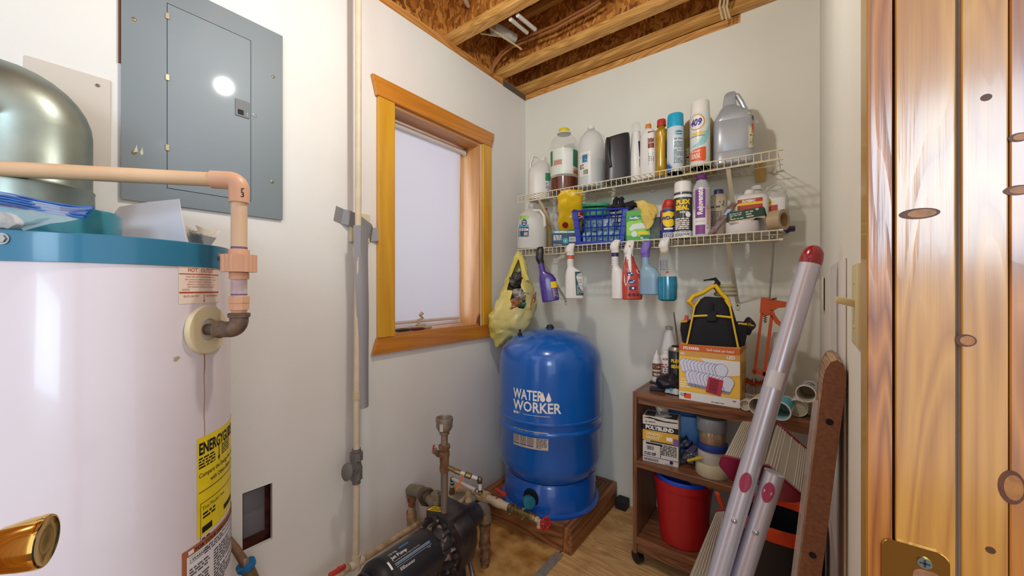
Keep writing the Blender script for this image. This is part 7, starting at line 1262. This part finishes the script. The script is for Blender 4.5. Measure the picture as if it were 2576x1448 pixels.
bm = NB(); tube(bm, [pY(1936, 750, YG + .015), pY(1947, 606, YG + .012), pY(1948, 597, YG + .004), pY(1943, 596, YG - .012)], .0035, 8); rd = t.w('rod', bm, mt('steel_rod', '#9c9c9a', .25, .9)); bm = NB(); tube(bm, [pY(1925 + 4 * math.sin(k * 1.57), 792 + k * 1.3, YG + .012 + .006 * math.cos(k * 1.57)) for k in range(16)], .0012, 5); t.w('spring', bm, mt('steel_rod', '#9c9c9a', .25, .9)); bm = NB(); tube(bm, [pY(1941, 752, YG - .002), pY(1954, 750, YG - .002)], .0035, 8); t.w('release_lever', bm, mt('dark_steel', '#4a4038', .45, .7))
t = B('cartridge', 'white cartridge standing behind the orange caulking gun', 'tube', 1952, 1.87, CZ); t.body(round_secs([(0, .024), (t.h(850), .024), (t.h(846), .020), (t.h(835), .008)]), whp); f = t.map(round_secs([(0, .024), (.3, .024)]), 0); label(t, None, f, -.02, .02, .03, .12, mt('pale_grey_ink2', '#b8b4ae', .5))

# --- middle shelf
ZM = .4563
t = carton('grout_box', 'white and yellow box of sanded grout on the middle shelf of the cart', 'box', 1652, 1.705, ZM, 82, .095, 1040, mt('white_carton', '#cfc8be', .5), yaw=-.16); w, H = t.W, t.H; t.o.location.z = ZM; t.o.location.x += .022; t.m.translation.x += .022
g0 = ink(t, t.b, 'black_band', t.f, [q_rect(-w, w, H * .70, H * .82), q_rect(-w, w, H * .45, H * .475), q_poly([(-w, H * .96), (-w * .6, H * .99), (-w * .2, H * .93), (w * .3, H * .92), (w * .95, H * .93), (w * .95, H * .95), (w * .2, H * .945), (-w * .2, H * .955)]), q_rect(-w * .8, w * .1, H * .39, H * .43)], INK, .0006); ink(t, t.b, 'yellow_band', t.f, [q_rect(-w, w, H * .48, H * .695)], mt('grout_yellow', '#d9a62c', .5), .0006); ink(t, t.b, 'purple_band', t.f, [q_rect(-w, w, H * .115, H * .13), q_rect(w * .72, w, H * .46, H * .60)], mt('grout_purple', '#7a5aa0', .5), .0009)
ink(t, g0, 'lettering', t.f, [q_txt('POLYBLEND', .0215, -w * .04, H * .725, .05, sx=.95), q_txt('SANDED', .0165, -w * .35, H * .60, .01), q_txt('GROUT', .0165, -w * .42, H * .515, .01), q_rect(w * .35, w * .68, H * .53, H * .61), q_txt('ODOR', .009, -w * .75, H * .451, .03)], WHT, .0011); ink(t, t.b, 'fine_print', t.f, [q_txt('#1 GROUT', .0085, -w * .55, H * .87, .02), q_bars(-w * .75, -w * .35, H * .27, H * .36, 12), q_lines(.0, w * .9, H * .20, H * .43, 7), q_lines(-w * .9, -w * .3, H * .15, H * .22, 2), q_lines(-w * .9, -w * .1, H * .03, H * .09, 3), q_disc(w * .62, H * .08, .007), q_txt('BOLANGER', .006, w * .5, H * .02), q_rect(-w * .3, -w * .26, H * .16, H * .23), q_rect(-w * .36, -w * .20, H * .19, H * .2), q_rect(w * .0, w * .04, H * .14, H * .2)], INK, .0010)
ink(t, t.b, 'side_print', t.fr, [q_lines(-.040, .040, H * .12, H * .34, 8), q_lines(-.040, .040, H * .42, H * .60, 6), q_rect(-.04, .04, H * .70, H * .72)], GRYI, .0008); ink(t, t.b, 'top_print', t.ft, [q_poly([(-w * .9, -.04), (-w * .3, -.04), (-w * .4, .03), (-w * .9, .03)]), q_poly([(w * .2, -.04), (w * .9, -.045), (w * .9, .03), (w * .4, .03)])], mt('brown_black_ink', '#4a4038', .5), .0006)
q = t.m @ Vector((.012, -.012, H)); t = T('plastic_spoon', 'white plastic spoon lying on the grout box', 'spoon', q); q = q + Vector((0, 0, .0008)); bm = NB(); loft(bm, [(0, .018, .010), (.004, .025, .016), (.0045, .022, .013), (.002, .014, .008)], 24, M=Matrix.Translation(q + Vector((.008, -.01, .0))) @ Matrix.Rotation(.3, 4, 'Z')); t.w('bowl', bm, whc); bm = NB(); tube(bm, [q + Vector((-.016, -.006, .006)), q + Vector((-.036, .014, .022)), q + Vector((-.05, .034, .030))], .0035, 8, sy=.5); t.w('handle', bm, whc)
def tape_roll(nm, lab, px, Y, z, rpx, Hh, mat, core=.55, corem=None):
    t = B(nm, lab, 'tape', px, Y, z); r = rpx * t.S; bm = NB(); loft(bm, [(0, r, r), (.0005, r * 1.005, r * 1.005), (Hh - .0005, r * 1.005, r * 1.005), (Hh, r, r), (Hh, r * (core + .06), r * (core + .06)), (0, r * (core + .06), r * (core + .06)), (0, r, r)], 48, caps=False); t.l('tape_roll', bm, mat); bm = NB(); loft(bm, [(0, r * (core + .055), r * (core + .055)), (Hh, r * (core + .055), r * (core + .055)), (Hh, r * core, r * core), (0, r * core, r * core), (0, r * (core + .055), r * (core + .055))], 40, caps=False); t.l('core', bm, corem or mt('cardboard_core', '#b08e64', .7)); return Hh
zz0 = ZM + .0005
for (nm, lab, px, rp, Hh, m_) in (('tape_roll', 'wide cream tape roll at the bottom of the stack of tapes', 1792, 38.5, .050, mt('cream_tape', '#c2bca0', .4)), ('tape_roll', 'white tape roll second from the bottom of the tape stack', 1790, 31, .048, mt('white_tape2', '#b9b6b0', .4)), ('tape_roll', 'dark blue painter tape roll in the middle of the tape stack', 1792, 34, .026, mt('painter_blue', '#1e3a88', .5)), ('tape_roll', 'shiny tan tape roll below the smoky one in the stack', 1792, 30, .050, mt('gold_foil_tape', '#a8947c', .2, .5)), ('tape_roll', 'smoky clear tape roll on top of the tape stack', 1790, 34, .050, film('smoky_clear_tape', '#8f949c', .75, .12))):
    zz0 += tape_roll(nm, lab, px, 1.705, zz0, rp, Hh, m_, .62 if rp > 33 else .6) + .0004
t = B('blue_bin', 'light blue plastic bin at the back of the middle shelf', 'bin', 1728, 1.85, ZM); w = 44 * t.S; bm = NB(); loft(bm, [(0, w * .85, .055, 0, 0, 4), (t.h(1040), w, .06, 0, 0, 4), (t.h(1038), w * .97, .058, 0, 0, 4), (.01, w * .8, .05, 0, 0, 4)], 32, caps=True); t.l('bin', bm, mt('light_blue_bin', '#4f8fd0', .4))
t = B('plastic_sachets', 'dark crumpled sachets in clear plastic between the grout box and the tapes', 'bag', 1738, 1.74, ZM)
for k, (x, y, z, r, c) in enumerate(((-.02, .02, .075, .032, '#23314e'), (.018, .0, .055, .034, '#5a5470'), (-.01, -.01, .028, .026, '#6e6a78'))):
    bm = NB(); bmesh.ops.create_icosphere(bm, subdivisions=3, radius=r, matrix=Matrix.Translation((x, y, z)) @ Matrix.Diagonal((1, .9, .75, 1))); crumple(bm, .02, 40, k + 8); t.l('sachet', bm, mt('sachet_%d' % k, c, .3, var=.4, vs=60, coat=.5), smooth=False)
bm = NB(); tube(bm, [pF(1731, 1158, 1.56), pF(1765, 1150, 1.50)], .006, 8); one('yellow_marker', 'yellow marker lying in front of the sachets on the middle shelf', 'marker', bm, mt('yellow_marker', '#d2bc3a', .4))
# --- bottom shelf: red bucket
t = B('red_bucket', 'red plastic bucket with a blue liner on the bottom shelf of the cart', 'bucket', 1718, 1.745, .1285); H = t.h(1195); r1, r0 = .117, .092; prb = [(0, r0 * .96, r0 * .96), (.004, r0, r0), (H - .03, r1 * .97, r1 * .97), (H - .029, r1, r1), (H, r1 * 1.015, r1 * 1.015), (H, r1 * .97, r1 * .97), (.01, r0 * .93, r0 * .93)]; t.body(prb, mt('red_bucket_plastic', '#b01e24', .35, coat=.2), seg=56)
bm = NB(); loft(bm, [(H * .55, .095, .095), (H - .002, r1 * .955, r1 * .955), (H + .012, r1 * .93, r1 * .93), (H + .012, r1 * .90, r1 * .90), (H * .6, .09, .09)], 48); t.l('blue_liner', bm, mt('blue_liner_plastic', '#1f52c8', .4))
q = t.m @ Vector((.070, -.035, H + .006)); bm = NB(); loft(bm, [(0, .060, .050), (.01, .066, .056), (.022, .04, .035)], 32, M=Matrix.Translation(q)); bmesh.ops.subdivide_edges(bm, edges=bm.edges[:], cuts=1); crumple(bm, .016, 30, 1); one('cleaning_rag', 'mauve grey rag draped over the right rim of the red bucket', 'rag', bm, mt('grey_mauve_cloth', '#8f8094', .9, bump=.5, bs=150))
bm = NB(); tube(bm, [pF(1804, 1240, 1.24), pF(1812, 1262, 1.24), pF(1828, 1288, 1.24), pF(1862, 1340, 1.24)], [.012, .014, .010, .008], 10, sy=.5); one('shears', 'orange handle sticking out over the left rim of the black tub', 'shears', bm, mt('orange_handles', '#c8401c', .4))

# ================================================================ black tub with an orange rim on the floor
t = T('utility_tub', 'black tub with an orange rim standing on the floor behind the ladder', 'tub', (-.075, 1.42, 0)); cbx, cby = -.052, 1.44
bm = NB(); zr = .50; secs = [(0, .085, .085, 0, 0, 2.6), (zr - .03, .105, .110, 0, 0, 2.6), (zr - .03, .109, .114, 0, 0, 2.6), (zr - .028, .095, .10, 0, 0, 2.6), (.05, .07, .075, 0, 0, 2.6)]
t.o.location = (cbx, cby, 0); t.m = Matrix.Translation((cbx, cby, 0)); t.i = t.m.inverted(); loft(bm, secs, 48); t.l('tub', bm, mt('black_tub', '#15151c', .4)); bm = NB(); loft(bm, [(zr - .032, .110, .115, 0, 0, 2.6), (zr, .113, .120, 0, 0, 2.6), (zr, .092, .098, 0, 0, 2.6), (zr - .02, .090, .096, 0, 0, 2.6), (zr - .032, .110, .115, 0, 0, 2.6)], 48, caps=False); t.l('orange_rim', bm, mt('orange_rim_plastic', '#c8401c', .38)); bm = NB(); loft(bm, [(.30, .08, .08), (.305, .05, .05)], 24) ; t.l('dark_contents', bm, mt('black_tub', '#15151c', .4))
bm = NB(); tube(bm, [(-.045, -.145, .235), (.055, -.14, .235)], .020, 14); t.l('red_bar', bm, mt('red_bar', '#b8342a', .4))

# ================================================================ folded step ladder
alu = mt('brushed_aluminium', '#c4c4d0', .30, .55, var=.06, vs=30, stretch=(1, 1, .1)); mar = mt('maroon_plastic', '#7e1a34', .3, coat=.3); trd = mt('grey_tread', '#a8a090', .5, .2, bump=.1, bs=60); oval = mt('rose_plug', '#94324e', .35)
A0 = pF(2038, 662, .80); A1 = pF(1811, 1430, .80); dA = (A1 - A0).normalized(); A2 = A0 + dA * ((A0.z - .012) / -dA.z)
ld = T('step_ladder', 'folded aluminium step ladder with maroon caps leaning by the right wall', 'ladder', (A2.x, A2.y, 0))
bm = NB(); cyl(bm, A0, A2, .0195, 28); ra = ld.w('front_rail', bm, alu)
bm = NB(); loft(bm, [(0, .0200, .0200), (.012, .0205, .0205), (.026, .0185, .0185), (.036, .013, .013), (.041, .005, .005)], 28, M=axis_M(A0 - dA * -.002, -dA)); ld.w('end_cap', bm, mt('dark_red_cap', '#8c1420', .22, coat=.5))
bm = NB(); lathe_on(bm, A2, dA, [(0, .021), (.010, .021)], 20); ld.w('foot_cap', bm, mar)
B0 = pF(1948, 1188, .78); B1 = pF(1872, 1430, .79); dB = (B1 - B0).normalized(); B2 = B0 + dB * ((B0.z - .012) / -dB.z)
bm = NB(); cyl(bm, B0, B2, .0185, 28); rb = ld.w('second_rail', bm, alu)
C0 = pF(1928, 1262, .88); C2 = pF(1862, 1448, .88); dC = (C2 - C0).normalized(); C3 = C0 + dC * ((C0.z - .012) / -dC.z); bm = NB(); tube(bm, [C0, C3], .013, 16, sy=.7); ld.w('rear_rail', bm, alu)
cview = lambda p: (Vector((0, 0, EYE)) - p).normalized()
def on_rail(bm, px, py, P, d, R, w, h):
    # oval plug on the rail surface facing the camera at the given picture row
    r_ = _d(px, py); k = min(((P + d * s_) for s_ in [i * .002 for i in range(600)]), key=lambda q: ((q - Vector((0, 0, EYE))).normalized() - r_.normalized()).length)
    c = k; n = cview(c); n = (n - d * n.dot(d)).normalized(); u = d.cross(n)
    secs = []
    pts = [c + n * (R + .0004) + d * (h * math.sin(2 * PI * i / 24)) + u * (w * math.cos(2 * PI * i / 24)) for i in range(24)]
    for i, q in enumerate(pts):
        du = (q - c).dot(u); pts[i] = c + d * (q - c).dot(d) + u * du + n * (math.sqrt(max(0, R * R - du * du)) + .0006)
    vs = [bm.verts.new(q) for q in pts]; cc_ = bm.verts.new(c + n * (R + .0009))
    for i in range(24): bm.faces.new((vs[i], vs[(i + 1) % 24], cc_))
    return c, n
bm = NB(); on_rail(bm, 1871, 1204, A0, dA, .0195, .0105, .021); ld.w('oval_plug', bm, oval, ra); bm = NB(); on_rail(bm, 1938, 1233, B0, dB, .0185, .0105, .021); ld.w('oval_plug', bm, oval, rb)
for (px, py, P, d, R, par) in ((1843, 1298, A0, dA, .0195, ra), (1905, 1330, B0, dB, .0185, rb)):
    bm = NB(); c, n = on_rail(bm, px, py, P, d, R, .001, .001); bm.free(); bm = NB(); lathe_on(bm, c + n * (R - .002), n, [(0, .0058), (.003, .0056), (.005, .0035), (.0055, .001)], 18); ld.w('rivet', bm, mt('bright_rivet', '#b8bcc4', .2, .9), par)
k = A0 + dA * .255; n = cview(k); n = (n - dA * n.dot(dA)).normalized(); u = dA.cross(n); bm = NB(); g = [[bm.verts.new(k + dA * a + (n * math.cos(b) + u * math.sin(b)) * .0199) for b in [-.7 + .2 * i for i in range(8)]] for a in (-.018, .018)]
for i in range(7): bm.faces.new((g[0][i], g[0][i + 1], g[1][i + 1], g[1][i]))
ld.w('sticker', bm, mt('clear_sticker', '#c8c8cc', .4), ra)
def tread(nm, a, b, c, d, th_, ridges, capm=mar):
    """a-b near edge, c-d far edge (a-d and b-c run away); returns part"""
    a, b, c, d = [Vector(x) for x in (a, b, c, d)]; nn = (b - a).cross(d - a).normalized(); nn = nn if nn.z > 0 else -nn
    bm = NB(); extr(bm, [a, b, c, d], -nn * th_); bmesh.ops.bevel(bm, geom=bm.edges[:], offset=.002, segments=1, affect='EDGES'); o = ld.w(nm, bm, trd, smooth=False)
    for u in ridges: bm = NB(); tube(bm, [a + (b - a) * u + nn * .0008, d + (c - d) * u + nn * .0008], .0013, 6); ld.w('tread_ridge', bm, mt('pale_ridge', '#c4bcae', .5, .2), o)
    return a, b, c, d, nn, o
a, b, c, d, nn, o = tread('tread', pF(1822, 1145, .88), pF(1922, 1166, .86), pF(1948, 1064, 1.12), pF(1866, 1060, 1.12), .022, [.05 + .055 * i for i in range(7)] + [.60, .95])
bm = NB(); extr(bm, [d - (a - d).normalized() * -.004, c + (c - b).normalized() * .004, c + (c - b).normalized() * .004 - nn * .03, d - nn * .03], (c - b).normalized() * .008); box(NB(), 0, 1, 0, 1, 0, 1).free() if False else None; ld.w('far_cap', bm, mar, o, smooth=False)
bm = NB(); nr = (a - d).normalized(); extr(bm, [a + (a - b) * .06 + nn * .003, b + nn * .003, b - nn * .03, a + (b - a) * .75 - nn * .048, a + (b - a) * .35 - nn * .052, a + (a - b) * .09 - nn * .02], nr * .018); bmesh.ops.bevel(bm, geom=bm.edges[:], offset=.003, segments=2, affect='EDGES'); ld.w('near_cap', bm, mar, o)
a, b, c, d, nn, o = tread('tread', pF(1928, 1164, .86), pF(2016, 1240, .83), pF(2029, 1131, 1.09), pF(1956, 1067, 1.12), .022, [.12, .2, .28, .5, .78, .84, .90, .96])
bm = NB(); nr = (b - c).normalized(); extr(bm, [a + nn * .003, b + nn * .003 + (b - a) * .06, b + (b - a) * .09 - nn * .018, a + (b - a) * .80 - nn * .048, a + (b - a) * .40 - nn * .040, a - nn * .014], nr * .016); bmesh.ops.bevel(bm, geom=bm.edges[:], offset=.003, segments=2, affect='EDGES'); ld.w('near_cap', bm, mar, o)
bm = NB(); extr(bm, [d + nn * .003, c + nn * .006, c + (c - d) * .05 - nn * .02, d - nn * .02], -nr * .01); ld.w('far_cap', bm, mar, o, smooth=False)
a, b, c, d, nn, o = tread('tread', pF(1712, 1500, .86), pF(1812, 1500, .86), pF(1834, 1284, 1.16), pF(1800, 1288, 1.16), .02, [.1, .2, .3, .4, .5, .62])
bm = NB(); nr = (c - b).normalized(); extr(bm, [d - nn * .02, c - nn * .02, c + nn * .004, d + nn * .004], nr * .010); ld.w('far_cap', bm, mar, o, smooth=False)
bm = NB(); tube(bm, [pF(1918, 1188, .93), pF(1908, 1232, .93)], .010, 8, sy=.5); lathe_on(bm, pF(1897, 1222, .90), Vector((-.2, -1, 0)), [(0, .013), (.006, .013)], 16); ld.w('hinge', bm, mt('bright_hinge', '#9fb4c4', .25, .8))
bm = NB(); extr(bm, [pF(1908, 1180, .95), pF(1920, 1182, .95), pF(1918, 1222, .93), pF(1898, 1214, .93)], (0, .02, 0)); ld.w('cream_spacer', bm, mt('cream_spacer', '#c8a868', .5), smooth=False)

# ================================================================ boards leaning by the right wall, switch plates
brd = T('leaning_board', 'brown hardboard-faced plank with bolt holes leaning near the right wall', 'plank', (-.02, 1.05, 0)); pbm = mt('brown_particle_face', '#6e4430', .55, col2='#7d5238', vs=160, bump=.2, bs=200); ve = wood('plank_end_grain', '#b0906e', '#7a5a40', axis=1, ring=18, rough=.5)
Mb = Matrix.Translation((-.050, .87, .004)) @ Matrix.Rotation(.095, 4, 'Y'); out = [(-.0155, 0), (.0155, 0), (.0155, 1.035), (.014, 1.055), (.008, 1.070), (0, 1.075), (-.008, 1.070), (-.014, 1.055), (-.0155, 1.035)]
bm = NB(); extr(bm, [Mb @ Vector((x, 0, z)) for x, z in out], Mb.to_3x3() @ Vector((0, .003, 0))); pf_ = brd.w('face', bm, pbm, smooth=False); bm = NB(); extr(bm, [Mb @ Vector((x, .0031, z)) for x, z in out], Mb.to_3x3() @ Vector((0, .14, 0))); brd.w('core', bm, ve, smooth=False)
for z in (.42, .72, .965): c = Mb @ Vector((.0, -.0004, z)); bm = NB(); lathe_on(bm, c, (0, -1, 0), [(0, .0055), (.0004, .0055), (.0005, .004), (.0002, .001)], 16); brd.w('bolt_hole', bm, mt('hole_black', '#140c08', .9), pf_)
st_ = T('acrylic_strip', 'clear acrylic strip standing against the left side of the brown plank', 'strip', (-.045, .95, 0)); bm = NB(); box(bm, -.003, .005, 0, .002, 0, 1.0, .0005, 1, M=Matrix.Translation((-.073, .88, .002)) @ Matrix.Rotation(.095, 4, 'Y')); st_.w('strip', bm, film('clear_acrylic', '#c8c0bc', .35, .1), smooth=False)
bm = NB(); box(bm, XR - .0045, XR - .0005, .90, 1.26, .003, 1.255, .0015, 2); one('wall_board', 'thin white panel standing flat against the right wall behind the brown plank', 'panel', bm, mt('white_panel_paint', '#d4cfcb', .5))
sw = T('light_switch', 'ivory toggle light switch on the right wall beside the door casing', 'switch', (XR, .71, 1.176)); ivy = mt('ivory_plate', '#cfc494', .4)
bm = NB(); box(bm, XR - .0065, XR - .0003, .675, .745, 1.119, 1.234, .003, 2); pl_ = sw.w('plate', bm, ivy); bm = NB(); box(bm, -.022, 0, -.004, .004, -.005, .005, .002, 2, M=Matrix.Translation((XR - .005, .71, 1.178)) @ Matrix.Rotation(.28, 4, 'Y')); sw.w('toggle', bm, ivy)
for z in (1.146, 1.207): bm = NB(); lathe_on(bm, (XR - .0062, .71, z), (-1, 0, 0), [(0, .0032), (.001, .003), (.0014, .001)], 12); sw.w('screw', bm, ivy, pl_)
ol = T('cover_plate', 'ivory cover plate standing off the right wall near the corner', 'cover plate', (XR, 1.68, 1.18)); bm = NB(); box(bm, XR - .008, XR - .003, 1.645, 1.715, 1.122, 1.238, .002, 2); ol.w('plate', bm, mt('ivory_plate2', '#d0c8b4', .4)); bm = NB(); box(bm, XR - .0029, XR - .0002, 1.650, 1.710, 1.127, 1.233); ol.w('gap', bm, mt('dark_gap', '#2a140a', .7), smooth=False)
